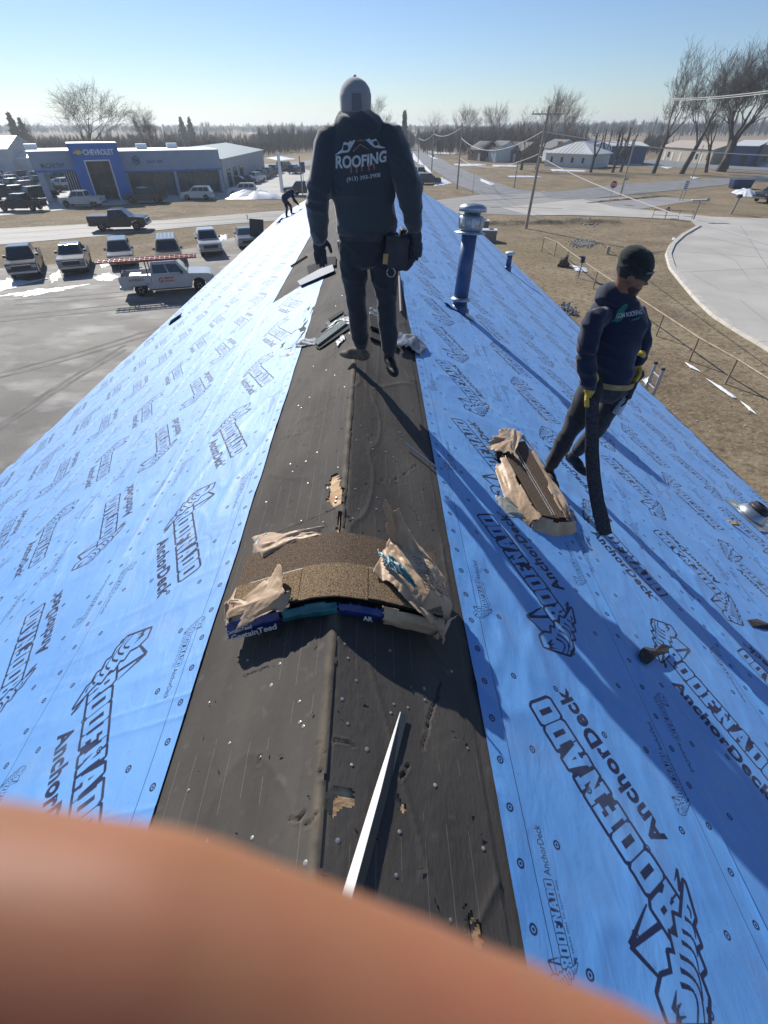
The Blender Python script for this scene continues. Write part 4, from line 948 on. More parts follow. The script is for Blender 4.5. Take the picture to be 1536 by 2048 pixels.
for P, m_ in (([(100, 560), (130, 535), (260, 500), (265, 420), (300, 280), (330, 265), (400, 285), (450, 230), (470, 250), (540, 215), (560, 225), (440, 440), (400, 490), (280, 500), (160, 540)], M_ink_w),
              ([(750, 190), (800, 215), (850, 175), (880, 215), (950, 215), (1000, 190), (1060, 280), (1090, 350), (1200, 385), (1230, 400), (1090, 405), (960, 385), (880, 320)], M_ink_w),
              ([(490, 470), (660, 300), (860, 430), (830, 430), (670, 335), (530, 470)], M_ink_r), ([(560, 260), (670, 200), (780, 250), (670, 235)], M_ink_r)):
    V, T = fan(Z8(P)); snap_print('back_print', hoA, oA, bodyA, V, T, m_, lambda u, v: (u, v), .003)
V, T = fan(Z8([(300, 330), (390, 330), (410, 410), (380, 450), (290, 450)])); snap_print('back_print', hoA, oA, bodyA, V, T, M_hoodA, lambda u, v: (u, v), .0055)
V, T = fan(Z8([(940, 260), (1020, 240), (1060, 330), (990, 360), (940, 310)])); snap_print('back_print', hoA, oA, bodyA, V, T, M_hoodA, lambda u, v: (u, v), .0055)

dv1 = Vector((.12, .05, -1)).normalized()
organic('glove', lambda b: (cap(b, [wrB1 + Vector((0, 0, .05)), wrB1 - Vector((0, 0, .03))], [.046, .04]), hand(b, wrB1 + Vector((0, -.01, -.01)), dv1, (.75, -.6, 0), 1.34, .9, 1)), M_glove_y, bodyB, .005, 1, folds=.003, fscale=25)
organic('glove', lambda b: (cap(b, [wrB2 + Vector((0, 0, .04)), wrB2 - Vector((0, 0, .03))], [.044, .04]), hand(b, wrB2 + Vector((0, 0, -.01)), (-.15, -.1, -1), (-.8, -.3, 0), 1.3, .9, -1)), M_glove_y, bodyB, .005, 1, folds=.003, fscale=25)
organic('shoe', lambda b: shoe(b, anB1 + Vector((.0, 0, .0)), (.12, -.95, -.12)), M_shoe, bodyB, .008, 2)
organic('shoe', lambda b: shoe(b, anB2, (.55, -.80, -.33)), M_shoe, bodyB, .008, 2)
b = MB(); P = np.zeros((33, 2, 3))
for i, t_ in enumerate(np.linspace(0, 2 * math.pi, 33)):
    q = peB + Vector((.205 * math.cos(t_) * math.cos(yaw) - .155 * math.sin(t_) * math.sin(yaw), .205 * math.cos(t_) * math.sin(yaw) + .155 * math.sin(t_) * math.cos(yaw), -.01)); P[i, 0] = q + Vector((0, 0, .022)); P[i, 1] = q - Vector((0, 0, .02))
b.grid(P); ob = b.build('belt', M_tan, bodyB); sm = ob.modifiers.new('s', 'SOLIDIFY'); sm.thickness = .005; realise(ob)
# what he carries: nail gun-like dark tool with hose end in the far hand, strip of felt in the near one
gun = thing('coil_nailer', 'dark nail gun hanging from the far hand of the beanie worker', 'nail gun', oB + wrB2 + Vector((0, -.02, -.13)))
def gsh(b):
    b.prism([(-.03, .06), (.05, .07), (.07, .03), (.04, -.02), (.03, -.16), (.005, -.17), (-.01, -.03), (-.03, .0)], -.025, .025); b.tube([(-.06, 0, .03), (-.02, 0, .035), (.03, 0, .03)], [.03, .036, .036], 14)
organic('tool_body', gsh, M_leath, gun, .006, 2)
MB().lathe([(.0, -.02), (.045, -.02), (.05, 0), (.045, .02), (0, .02)], 18).build('nail_magazine', M_glove_d, gun, loc=(-.03, 0, -.09), rot=(R(90), 0, 0))
MB().tube([(.015, 0, -.16), (.02, .02, -.22), (.0, .04, -.26)], .008, 8).build('hose_end', M_leath, gun)
bot = MB().tube([(0, 0, 0), (.012, 0, -.20)], [.032, .036], 14); bo = bot.build('spray_bottle', mat('clear_plastic', (.55, .66, .78), .15, spec=.6, alpha=.75), loc=tuple(oB + B(1258, 782, .02)), rot=(0, .25, 0), label='small pale blue bottle hanging at the thigh of the beanie worker', cat='bottle')
# felt strip
M_strip = mat('dark_shingle_strip', (.045, .043, .05), .85, c2=(.085, .08, .085), scale=60, bump=.4, bscale=200, spec=.05)
pts = [(1184, 795, -.20, .085), (1185, 850, -.20, .09), (1184, 900, -.18, .095), (1187, 950, -.14, .10), (1194, 1000, -.08, .105), (1203, 1040, -.02, .12)]
end = onroof(1206, 1074, 1) - np.array(oB)
pts = [(a_, c_2, -.20 + (float(end[1]) + .20) * (c_2 - 795) / 279, w_2) for a_, c_2, _, w_2 in pts]
C3 = [B(a, c, dy) for a, c, dy, _ in pts] + [Vector(end) + Vector((0, 0, .03))]; W3 = [q[3] for q in pts] + [.125]
P = np.zeros((25, 5, 3))
for i in range(25):
    t_ = i / 24 * (len(C3) - 1); k = min(int(t_), len(C3) - 2); f = t_ - k; c = C3[k].lerp(C3[k + 1], f); wd = W3[k] * (1 - f) + W3[k + 1] * f
    tw = R(-8 - 12 * math.sin(i * .2)); ax = Vector((math.cos(tw), math.sin(tw), 0))
    for j in range(5): P[i, j] = c + ax * wd * (j / 4 - .5) + Vector((0, -.012 * math.cos((j - 2) * 1.2), 0))
b = MB(); b.grid(P); b.smooth = True
st = b.build('shingle_strip', M_strip, loc=oB, label='long dark shingle strip held upright by the beanie worker, lower end on the roof', cat='shingle strip'); sm = st.modifiers.new('s', 'SOLIDIFY'); sm.thickness = .012; realise(st)

# ---- worker C: far away, bent over the rake
pc = onroof(577, 434, -1)
bodyC = thing('person', 'distant worker in dark clothes bending over at the far left roof corner', 'person', tuple(pc))
V3 = Vector; hC1, hC2 = V3((-.12, -.05, .88)), V3((-.12, .12, .88)); shC = V3((.32, .03, 1.25)); headC = V3((.66, .03, 1.18))
fl = lambda x: SL * x
def bC(b):
    b.ell(headC, (.11, .09, .10)); cap(b, [headC - V3((.08, 0, 0)), shC], [.055, .065]); cap(b, [shC, V3((-.1, .03, .95))], [.14, .14])
    cap(b, [shC + V3((.02, -.18, -.05)), V3((.5, -.2, .85)), V3((.75, -.2, .62))], [.05, .04, .03]); cap(b, [shC + V3((.02, .2, -.05)), V3((.45, .22, .9)), V3((.65, .2, .65))], [.05, .04, .03])
    cap(b, [hC1, V3((-.02, -.08, .48)), V3((-.1, -.1, .1 - .05))], [.08, .055, .04]); cap(b, [hC2, V3((.2, .15, .52)), V3((.18, .2, .1 + .09))], [.08, .055, .04])
organic('body', bC, M_skin, bodyC, .02, 2); bodyC.scale = (.87, .87, .87)
def jC(b):
    cap(b, [shC + V3((.03, 0, .0)), V3((.1, .03, 1.14)), V3((-.12, .03, .98))], [.175, .19, .18], 18)
    cap(b, [shC + V3((.02, -.14, -.02)), V3((.48, -.2, .86)), V3((.7, -.2, .66))], [.09, .07, .055]); cap(b, [shC + V3((.02, .16, -.02)), V3((.43, .22, .9)), V3((.6, .2, .7))], [.09, .07, .055])
organic('jacket', jC, M_hoodB, bodyC, .02, 3, folds=.015)
organic('trousers', lambda b: (cap(b, [V3((-.12, .03, 1.0)), V3((-.12, .03, .86))], [.18, .17]), cap(b, [hC1, V3((-.02, -.08, .48)), V3((-.1, -.1, .12))], [.115, .085, .07]), cap(b, [hC2, V3((.2, .15, .52)), V3((.18, .2, .22))], [.115, .085, .07])), M_pantB, bodyC, .02, 3, folds=.012)
organic('cap', lambda b: b.ell(headC + V3((.02, 0, .03)), (.12, .105, .09)), M_beanieB, bodyC, .015, 1)
organic('shoe', lambda b: shoe(b, V3((-.1, -.1, .06)), (1, 0, .45)), M_shoe, bodyC, .014, 1); organic('shoe', lambda b: shoe(b, V3((.18, .2, .19)), (1, 0, .45)), M_shoe, bodyC, .014, 1)

# ---- the draped shingle bundle in front
M_gran_d = mat('dark_granules', (.060, .042, .030), .95, spec=.15, c2=(.235, .17, .118), scale=260, detail=2, bump=.9, bscale=420, contrast=(.4, .62), bdist=.004)
M_gran_t = mat('tan_granules', (.085, .055, .032), .95, spec=.2, c2=(.40, .285, .17), scale=230, detail=2, bump=1.0, bscale=380, contrast=(.38, .62), bdist=.005)
M_seal = mat('sealant_line', (.40, .38, .35), .6, var=.4, scale=90)
M_wrapt = mat('tan_wrapper', (.36, .235, .14), .46, c2=(.52, .37, .235), scale=6, detail=6, bump=.5, bscale=14, spec=.4, sheen=.1, bdist=.02)
mix_noise(M_wrapt, 18, (.40, .26, .17), .58, .7, .6, 4, seed=3)
M_wrapb = mat('blue_wrapper', (.007, .022, .13), .35, var=.2, scale=8, bump=.4, bscale=20, spec=.6)
M_wrapg = mat('teal_wrapper', (.008, .09, .12), .4, c2=(.015, .19, .23), scale=10, bump=.4, bscale=20, spec=.6)
M_wrapw = mat('white_wrapper', (.62, .64, .62), .35, spec=.6, var=.1)
M_edge = mat('shingle_edge', (.02, .018, .018), .9, var=.5, scale=60)
pf = onroof(660, 1222, -1); pb_ = onroof(680, 1090, -1)
YF, YBk = 1.245, 1.64
def arch(dx, h=0.0): return ZR + .082 + h - .43 * (math.sqrt(dx * dx + .018) - .13)
bun = thing('shingle_bundle', 'open bundle of tan shingles in torn wrapper draped over the ridge', 'shingle bundle', (XR, YF, ZR))
def archsheet(name, x0, x1, y0, y1, h, m_, n=40, thick=.008, jag=0, mats=None):
    b = MB(); P = np.zeros((n, 6, 3))
    for i in range(n):
        dx = x0 + (x1 - x0) * i / (n - 1)
        for j in range(6):
            yy_ = y0 + (y1 - y0) * j / 5; P[i, j] = (dx, yy_ - YF + (.004 * float(vn(dx * 40, j, 3)) if jag else 0), arch(dx, h) - ZR + .002 * float(vn(dx * 9, yy_ * 9, 4)))
    b.grid(P); b.smooth = False; o = b.build(name, m_, bun, smooth=False); s = o.modifiers.new('s', 'SOLIDIFY'); s.thickness = thick; s.offset = -1; return realise(o)
for k in range(9): archsheet('shingle', -.475 + .006 * (k % 3), .475 - .005 * (k % 2), YF + .012 + .006 * ((k * 7) % 4), YBk + .004 * ((k * 5) % 3), -.075 + .0085 * k, M_edge, 34, .0072)
archsheet('shingle', -.47, .472, YF + .175, YBk, .004, M_gran_d)
for xa_, xb in ((-.468, -.150), (-.147, .143), (.146, .470)): archsheet('shingle_tab', xa_, xb, YF + (.0 if xa_ == -.147 else .010), YF + .19, .010 if xa_ == -.147 else .0085, M_gran_t, 18, .007, 1)
archsheet('sealant_line', -.40, .40, YF + .212, YF + .217, .0085, M_seal, 40, .0015); archsheet('sealant_line', -.40, .40, YF + .185, YF + .189, .0145, M_seal, 40, .0015)

def crumple(name, corners, m_, parent, nu=26, nv=18, amp=.02, sc=9, seed=0, jag=.12, thick=.0012, lift=None, bias=(0, 0, 1), extra=None, mats2=None, hole=None):
    """torn sheet spanned between corner points (rows of control points), creased, ragged edges"""
    nu, nv = int(nu * 1.4), int(nv * 1.4)
    C = np.array(corners, float); a, c = C.shape[:2]; P = np.zeros((nu, nv, 3)); keepm = np.ones((nu, nv), bool)
    for i in range(nu):
        for j in range(nv):
            u = i / (nu - 1) * (a - 1); v = j / (nv - 1) * (c - 1); iu = min(int(u), a - 2); iv = min(int(v), c - 2); fu, fv = u - iu, v - iv
            q = (C[iu, iv] * (1 - fu) + C[iu + 1, iv] * fu) * (1 - fv) + (C[iu, iv + 1] * (1 - fu) + C[iu + 1, iv + 1] * fu) * fv
            U_, V_ = i / (nu - 1), j / (nv - 1)
            r1 = abs(2 * float(vn(U_ * sc * .45 + V_ * 1.8, V_ * sc * .4 - U_ * 1.3, seed)) - 1); r2 = abs(2 * float(vn(U_ * sc * 1.3 - V_ * 4, V_ * sc * .9 + U_ * 3, seed + 2)) - 1)
            n_ = (r1 * 1.0 + r2 * .25 - .5) * amp * .72
            q = q + np.array(bias) * n_ + np.array([float(vn(U_ * 3, V_ * 3, seed + 5)) - .5, float(vn(U_ * 3, V_ * 3, seed + 6)) - .5, 0]) * amp * .7
            P[i, j] = q; ed = min(U_, 1 - U_, V_, 1 - V_)
            if ed < jag * (float(vn(U_ * 11 + seed, V_ * 11, seed + 7)) - .5): keepm[i, j] = False
            if hole and hole(U_, V_): keepm[i, j] = False
    I = np.arange(nu * nv).reshape(nu, nv); F_ = np.stack([I[:-1, :-1], I[1:, :-1], I[1:, 1:], I[:-1, 1:]], -1).reshape(-1, 4); km = keepm.reshape(-1); F_ = F_[km[F_].all(1)]
    me = fast_mesh(name, P.reshape(-1, 3), F_, m_, True); o = link(name, me, parent)
    if mats2:
        me.materials.append(mats2[0]); cc_ = np.array([mats2[1](*( (f[0] // nv) / nu, (f[0] % nv) / nv)) for f in F_]); me.polygons.foreach_set('material_index', cc_.astype(int))
    s = o.modifiers.new('s', 'SOLIDIFY'); s.thickness = thick; return realise(o)
bo_ = Vector((XR, YF, ZR))
def bl(px, py, side, h=.0): p = onroof(px, py, side); return np.array([p[0] - XR, p[1] - YF, p[2] - ZR + h])
def ar(dx, y, h=0): return np.array([dx, y - YF, arch(dx, h) - ZR])
# front skirt of wrapper below the shingles: blue end, teal middle, tan right
def skirt(name, xa_, xb, m_, top=.004, bot=-.085, seed=1, amp=.010, out=.012, n=22):
    rows = []
    for dx in np.linspace(xa_, xb, n):
        fl_ = max(-.0, 0); zf = roofz(XR + dx) - ZR + .012
        zt_ = arch(dx, top) - ZR; zb = max(zf, arch(dx, bot) - ZR)
        rows.append([(dx, -.004 - out * .2, zt_), (dx, -.016 - out, (zt_ * .6 + zb * .4)), (dx, -.014 - out, zb * .85 + zt_ * .15), (dx, .02, zb)])
    return crumple(name, rows, m_, bun, nu=max(30, int((xb - xa_) * 110)), nv=14, amp=amp, sc=(xb - xa_) * 22, seed=seed, jag=.03, bias=(0, -.9, .2))
skirt('wrapper_label', -.482, -.225, M_wrapb, .006, -.09, 1, .006, .016); skirt('wrapper_band', -.225, .02, M_wrapg, -.006, -.085, 2, .011)
skirt('wrapper_label', .02, .215, M_wrapb, -.012, -.082, 3, .007); skirt('wrapper_sheet', .21, .49, M_wrapt, .01, -.095, 4, .018, .02)
def lettering(s, xa_, xb, hh, zoff, m_, tilt=0):
    V, T = text_tris(s, 1.0, .025); V = V / V.max(0); V, T = sub(V, T, 1); P = []
    for u, v in V:
        dx = xa_ + (xb - xa_) * u; P.append((dx, -.050 - .004 * (1 - v), arch(dx, zoff) - ZR + hh * (v - .5)))
    link('wrapper_lettering', fast_mesh('wrapper_lettering', np.array(P), T, m_), bun)
lettering('CertainTeed', -.455, -.245, .034, -.050, M_wrapw); lettering('CertainTeed', -.47, -.35, .020, -.008, M_wrapw); lettering('AR', .125, .165, .026, -.045, M_wrapw)
for p0 in (.115, .165):
    pass
# torn tan flaps
crumple('wrapper_flap', [[ar(-.49, YF - .03, -.06), ar(-.49, YF + .06, .02), ar(-.49, YF + .12, .03)], [ar(-.40, YF - .045, -.01), ar(-.39, YF + .04, .04), ar(-.40, YF + .10, .02)], [ar(-.28, YF - .03, .01), ar(-.27, YF + .05, .05), ar(-.30, YF + .17, .05)], [ar(-.17, YF - .02, .01), ar(-.19, YF + .05, .05), ar(-.24, YF + .20, .10)]], M_wrapt, bun, 44, 26, .032, 7, 11, .18)
crumple('wrapper_flap', [[ar(-.50, YF - .0, -.06), ar(-.51, YF + .1, .02), ar(-.495, YF + .2, -.03)], [ar(-.46, YF - .02, .01), ar(-.465, YF + .10, .035), ar(-.47, YF + .2, .012)]], M_wrapt, bun, 14, 26, .02, 6, 31, .2)
crumple('wrapper_flap', [[bl(510, 1135, -1, .02), bl(505, 1100, -1, .05), bl(508, 1078, -1, .03)], [ar(-.36, YBk - .05, .02), ar(-.38, YBk + .03, .03), bl(545, 1080, -1, .05)], [ar(-.22, YBk - .0, .02), ar(-.22, YBk + .04, .03), ar(-.22, YBk + .07, .0)], [ar(-.08, YBk - .0, .01), ar(-.06, YBk + .03, .02), ar(-.06, YBk + .04, .02)]], M_wrapt, bun, 46, 22, .035, 7, 17, .16)
crumple('wrapper_flap', [[bl(512, 1130, -1, .05), bl(514, 1096, -1, .08)], [bl(535, 1110, -1, .09), bl(540, 1082, -1, .07)]], M_wrapg, bun, 12, 12, .02, 4, 19, .3)
crumple('wrapper_flap', [[ar(.18, YF + .15, .03), ar(.20, YF + .30, .02), ar(.24, YBk - .02, .05), ar(.20, YBk + .05, .24)], [ar(.27, YF + .05, .04), ar(.30, YF + .20, .07), ar(.33, YBk - .08, .07), ar(.28, YBk + .04, .20)], [ar(.40, YF - .03, .02), ar(.42, YF + .12, .07), ar(.42, YBk - .12, .06), ar(.38, YBk - .0, .06)], [ar(.49, YF - .05, -.07), ar(.52, YF + .08, .0), ar(.51, YBk - .14, .0), ar(.47, YBk - .02, -.03)]], M_wrapt, bun, 54, 60, .040, 9, 23, .12, bias=(0, -.3, .9))
crumple('wrapper_flap', [[ar(.20, YF + .19, .07), ar(.19, YF + .27, .06)], [ar(.28, YF + .12, .085), ar(.25, YF + .20, .11)], [ar(.36, YF + .045, .085), ar(.34, YF + .10, .13)]], M_wrapg, bun, 30, 12, .022, 7, 29, .2, mats2=(M_wrapw, lambda u, v: 1 if (float(vn(u * 30, v * 9, 3)) > .62 and u < .45) or .5 < u < .62 and .2 < v < .8 else 0))
crumple('wrapper_flap', [[ar(.47, YF - .06, -.09), ar(.53, YF + .06, -.06)], [ar(.43, YF - .05, -.06), ar(.55, YF + .05, .02)]], M_wrapt, bun, 18, 22, .03, 6, 41, .2)
# small print on the tan flap
b = MB()
for r_ in range(7):
    for c_ in range(9):
        px, py = 830 + c_ * 7.2 + r_ * 2, 1128 + r_ * 8.5 + c_ * 3.2
fl_ob = [o for o in bun.children if o.name.startswith('wrapper_flap')][4]
bpy.context.view_layer.update()
M_inkb = mat('faint_print', (.16, .12, .09), .8)
Vs, Ts = [], []
for r_ in range(11):
    for c_ in range(12):
        if random.random() < .25: continue
        x0, y0 = 826 + c_ * 6.2 + r_ * 2.4, 1112 + r_ * 6.6 + c_ * 2.6; w_ = random.uniform(3, 5.6)
        q = [snap(fl_ob, bo_, x0 + a, y0 + a * .42 + c__, .0022)[0] for a, c__ in ((0, 0), (w_, 0), (w_, 1.6), (0, 1.6))]
        if any(p is None for p in q) or (q[0] - q[2]).length > .02: continue
        k = len(Vs); Vs += [tuple(p) for p in q]; Ts += [(k, k + 3, k + 2, k + 1)]
if Vs: link('wrapper_fine_print', fast_mesh('wrapper_fine_print', np.array(Vs), np.array(Ts), M_inkb), bun, kind='stuff')

lf = [o for o in bun.children if o.name.startswith('wrapper_flap')][0]
for ob_, s_, f_ in ((lf, 'RIDGE', lambda u, v: (548 + 44 * u, 1196 - 14 * u - 9 * v)), (fl_ob, 'ARCHITECTURAL', lambda u, v: (838 + 62 * u - 6 * v, 1150 + 30 * u - 9 * v)), (fl_ob, 'SHINGLES', lambda u, v: (846 + 40 * u - 6 * v, 1168 + 20 * u - 8 * v))):
    V, T = tx(s_, .02); ok = [snap(ob_, bo_, *f_(u, v), .0025)[0] for u, v in V]
    if all(p is not None for p in ok) and max((p - ok[0]).length for p in ok) < .35: link('wrapper_lettering', fast_mesh('wrapper_lettering', np.array([tuple(p) for p in ok]), np.array(T), M_inkb), bun)

# ---- second opened bundle on the right slope
pc0 = onroof(1062, 975, 1)
bun2 = thing('shingle_bundle', 'opened bundle of dark shingles in tan wrapper lying on the right slope', 'shingle bundle', tuple(pc0))
nR = Vector((SL, 0, 1)).normalized(); o2 = Vector(pc0)
def r2(px, py, h=0): return np.array(Vector(onroof(px, py, 1)) - o2 + nR * h)
e0, e1, e2_, e3 = r2(1000, 905), r2(1035, 895), r2(1128, 1062), r2(1062, 1052)
def slab(name, q, h0, h1, m_, par, n=8):
    b = MB(); vs = [tuple(np.array(p) + np.array(nR) * h) for h in (h0, h1) for p in q]; b.add(vs, [(3, 2, 1, 0), (4, 5, 6, 7), (0, 1, 5, 4), (1, 2, 6, 5), (2, 3, 7, 6), (3, 0, 4, 7)]); return b.build(name, m_, par)
Q = [r2(987, 912), r2(1038, 900), r2(1137, 1060), r2(1075, 1050)]
for k in range(8):
    j = [np.array([random.uniform(-.006, .006), random.uniform(-.006, .006), 0]) for _ in range(4)]; slab('shingle', [a + c for a, c in zip(Q, j)], .008 + k * .0088, .008 + k * .0088 + .0078, M_edge, bun2)
slab('shingle', [r2(992, 908, 0), r2(1022, 902, 0), r2(1104, 1052, 0), r2(1067, 1045, 0)], .079, .086, M_gran_d, bun2)
slab('shingle_tab', [r2(1018, 900, 0), r2(1038, 896, 0), r2(1122, 1050, 0), r2(1102, 1050, 0)], .081, .089, M_gran_d, bun2)
for da in (0, 5): slab('sealant_line', [r2(1010 + da, 905), r2(1011.3 + da, 905), r2(1090.5 + da, 1046), r2(1089 + da, 1046)], .089, .0905, M_seal, bun2)
c_ = lambda px, py, h: r2(px, py, h)
crumple('wrapper_flap', [[c_(968, 905, .04), c_(972, 890, .10), c_(985, 878, .12)], [c_(1000, 925, .11), c_(1003, 905, .14), c_(1012, 876, .13)], [c_(1028, 948, .12), c_(1010, 930, .13), c_(1030, 885, .12)]], M_wrapt, bun2, 30, 30, .04, 6, 51, .15)
crumple('wrapper_flap', [[c_(985, 880, .12), c_(1000, 872, .09)], [c_(1030, 885, .11), c_(1045, 888, .04)], [c_(1055, 915, .10), c_(1068, 905, .04)]], M_wrapt, bun2, 34, 14, .03, 8, 53, .2)
crumple('wrapper_flap', [[c_(1040, 915, .085), c_(1062, 905, .05), c_(1070, 915, .0)], [c_(1072, 970, .09), c_(1090, 962, .075), c_(1104, 975, .0)], [c_(1102, 1030, .09), c_(1120, 1015, .08), c_(1130, 1030, .0)], [c_(1118, 1058, .088), c_(1136, 1052, .06), c_(1142, 1060, .0)]], M_wrapt, bun2, 44, 16, .022, 8, 57, .08)
crumple('wrapper_flap', [[c_(996, 925, .10), c_(990, 930, .05), c_(988, 940, .0)], [c_(1020, 975, .10), c_(1012, 985, .05), c_(1008, 1000, .0)], [c_(1045, 1020, .095), c_(1035, 1025, .05), c_(1030, 1035, .0)], [c_(1068, 1052, .09), c_(1062, 1055, .05), c_(1060, 1060, .0)]], M_wrapt, bun2, 44, 14, .020, 9, 59, .10)
crumple('wrapper_flap', [[c_(1062, 1048, .09), c_(1058, 1055, .03), c_(1060, 1062, .0)], [c_(1100, 1060, .092), c_(1102, 1072, .03), c_(1102, 1076, .0)], [c_(1142, 1058, .085), c_(1146, 1068, .03), c_(1144, 1074, .0)]], M_wrapt, bun2, 34, 12, .016, 7, 61, .06)
crumple('wrapper_flap', [[c_(988, 995, .02), c_(1005, 998, .04)], [c_(1000, 1030, .01), c_(1040, 1028, .04)], [c_(1040, 1040, .01), c_(1058, 1045, .05)]], mat('wrapper_inside', (.33, .32, .27), .5, var=.2, scale=10), bun2, 26, 16, .025, 6, 63, .2)
crumple('wrapper_flap', [[c_(1118, 1035, .10), c_(1132, 1032, .09)], [c_(1130, 1052, .095), c_(1148, 1056, .04)]], M_wrapb, bun2, 14, 12, .02, 5, 65, .2)

# ---- third bundle broken open at the standing worker's feet, across the ridge
M_gran_g = mat('grey_green_granules', (.10, .13, .13), .9, c2=(.30, .34, .33), scale=200, detail=2, bump=.6, bscale=300, contrast=(.4, .6))
M_wrapgr = mat('grey_film', (.10, .115, .14), .5, c2=(.22, .24, .27), scale=9, bump=.5, bscale=18, spec=.7)
M_wrapdk = mat('dark_film', (.03, .05, .085), .6, c2=(.06, .10, .16), scale=9, bump=.5, bscale=18, spec=.6)
pp = onroof(640, 680, -1); o3 = Vector(pp)
bun3 = thing('shingle_bundle', 'torn open bundle of grey shingles lying across the ridge behind the standing worker', 'shingle bundle', tuple(o3))
def r3(px, py, h=0, side=None):
    q = onroof(px, py, -1); side = side or (-1 if q[0] < XR else 1); q = onroof(px, py, side); n_ = Vector((SL * side, 0, 1)).normalized(); return np.array(Vector(q) - o3 + n_ * h)
def slab3(name, q, h, th, m_):
    b = MB(); top = [r3(a, c, h) for a, c in q]; bt = [r3(a, c, h - th) for a, c in q]; n = len(q)
    b.add([tuple(p) for p in bt + top], [tuple(range(n - 1, -1, -1)), tuple(range(n, 2 * n))] + [(i, (i + 1) % n, n + (i + 1) % n, n + i) for i in range(n)]); return b.build(name, m_, bun3)
slab3('shingle', [(633, 690), (690, 648), (697, 655), (640, 698)], .05, .02, M_gran_g); slab3('shingle', [(631, 692), (640, 687), (700, 650), (702, 660), (641, 702), (634, 699)], .025, .018, M_edge)
slab3('shingle', [(652, 650), (688, 632), (694, 640), (660, 658)], .03, .012, M_gran_g); slab3('shingle', [(660, 645), (690, 628), (692, 632), (664, 650)], .05, .012, M_edge)
slab3('shingle', [(735, 640), (765, 655), (768, 672), (738, 660)], .05, .03, M_edge); slab3('shingle', [(738, 668), (790, 690), (786, 700), (738, 680)], .035, .02, M_edge)
crumple('wrapper_flap', [[r3(592, 700, .01), r3(595, 690, .03)], [r3(612, 695, .02), r3(615, 684, .05)], [r3(638, 690, .02), r3(632, 678, .03)]], M_wrapdk, bun3, 26, 12, .03, 6, 71, .12)
crumple('wrapper_flap', [[r3(558, 722, .005), r3(560, 714, .02)], [r3(575, 715, .02), r3(580, 708, .02)], [r3(592, 706, .01), r3(592, 700, .02)]], M_wrapgr, bun3, 24, 8, .02, 6, 73, .15)
crumple('wrapper_flap', [[r3(640, 676, .03), r3(650, 668, .06)], [r3(675, 655, .04), r3(680, 648, .06)], [r3(705, 655, .04), r3(705, 640, .05)]], M_wrapgr, bun3, 24, 10, .03, 6, 75, .15)
crumple('wrapper_flap', [[r3(786, 700, .04), r3(790, 676, .05), r3(795, 668, .02)], [r3(815, 705, .06), r3(825, 685, .09), r3(820, 674, .03)], [r3(842, 716, .01), r3(850, 700, .05), r3(848, 690, .01)]], M_wrapgr, bun3, 30, 22, .04, 6, 77, .14)
crumple('wrapper_flap', [[r3(735, 640, .05), r3(735, 625, .06)], [r3(755, 645, .06), r3(758, 630, .05)]], M_wrapgr, bun3, 14, 10, .03, 5, 79, .2)
crumple('wrapper_flap', [[r3(675, 700, .02), r3(672, 690, .03)], [r3(695, 680, .02), r3(690, 670, .03)]], M_wrapgr, bun3, 12, 8, .02, 5, 81, .3)
# loose cap shingles leaned beyond, to the left of the worker
shs = thing('loose_shingles', 'few dark loose shingles fanned out left of the standing worker\'s legs', 'shingles', tuple(onroof(640, 540, -1)))
o4 = shs.location.copy()
for q in ([(616, 536), (652, 525), (660, 546), (620, 556)], [(598, 568), (640, 545), (668, 535), (672, 548), (604, 577)], [(632, 520), (674, 518), (674, 536), (636, 538)]):
    b = MB(); side = -1; top = [np.array(onroof(a, c, -1)) - np.array(o4) for a, c in q]; h = random.uniform(.03, .06); nl = np.array(Vector((-SL, 0, 1)).normalized())
    vs = [tuple(p + nl * (h - .012)) for p in top] + [tuple(p + nl * h) for p in top]; n = len(q)
    b.add(vs, [tuple(range(n - 1, -1, -1)), tuple(range(n, 2 * n))] + [(i, (i + 1) % n, n + (i + 1) % n, n + i) for i in range(n)]); b.build('shingle', M_wrapdk if q[0][0] == 598 else M_strip, shs)
for i, (q0, q1, lb) in enumerate((((583, 536), (616, 515), 'pale wooden stick lying on the bare felt far left of the ridge'), ((800, 628), (797, 556), 'thin dark metal strip along the right felt edge'))):
    sd = -1 if i == 0 else 1; p0, p1 = Vector(onroof(*q0, sd)), Vector(onroof(*q1, sd)); n_ = Vector((SL * sd, 0, 1)).normalized()
    MB().tube([(0, 0, 0), tuple(p1 - p0)], .022 if i == 0 else .018, 4).build('wood_stick' if i == 0 else 'metal_strip', M_tan if i == 0 else M_drip, loc=p0 + n_ * .03, label=lb, cat='stick' if i == 0 else 'strip')

# ---- pale trim strip lying on the felt toward the camera
M_trim = mat('white_trim', (.74, .76, .74), .35, var=.05, scale=9)
M_trimd = mat('trim_shaded_side', (.05, .055, .06), .5)  # shade painted in: right flange of the white trim coloured near black
pa, pb = Vector(onroof(797, 1428, 1)), Vector(onroof(684, 1812, 1)); d = (pb - pa); pb = pa + d * 1.5
n_ = Vector((SL, 0, 1)).normalized(); sd = d.normalized().cross(n_); 
b = MB(); P = []
for t_, wd, hh in ((0, .003, .008), (.33, .017, .026), (.66, .024, .034), (1, .028, .038)):
    c = pa.lerp(pb, t_) - pa; P.append([c + sd * wd * .6 + n_ * .004, c - sd * wd * .4 + n_ * (hh * .62), c - sd * (wd * .4 + .030) + n_ * .002])
vs = [v for r_ in P for v in r_]; b.add(vs, [(3 * i, 3 * i + 1, 3 * i + 4, 3 * i + 3) for i in range(3)], 0); b.add(vs, [(3 * i + 1, 3 * i + 2, 3 * i + 5, 3 * i + 4) for i in range(3)], 1)
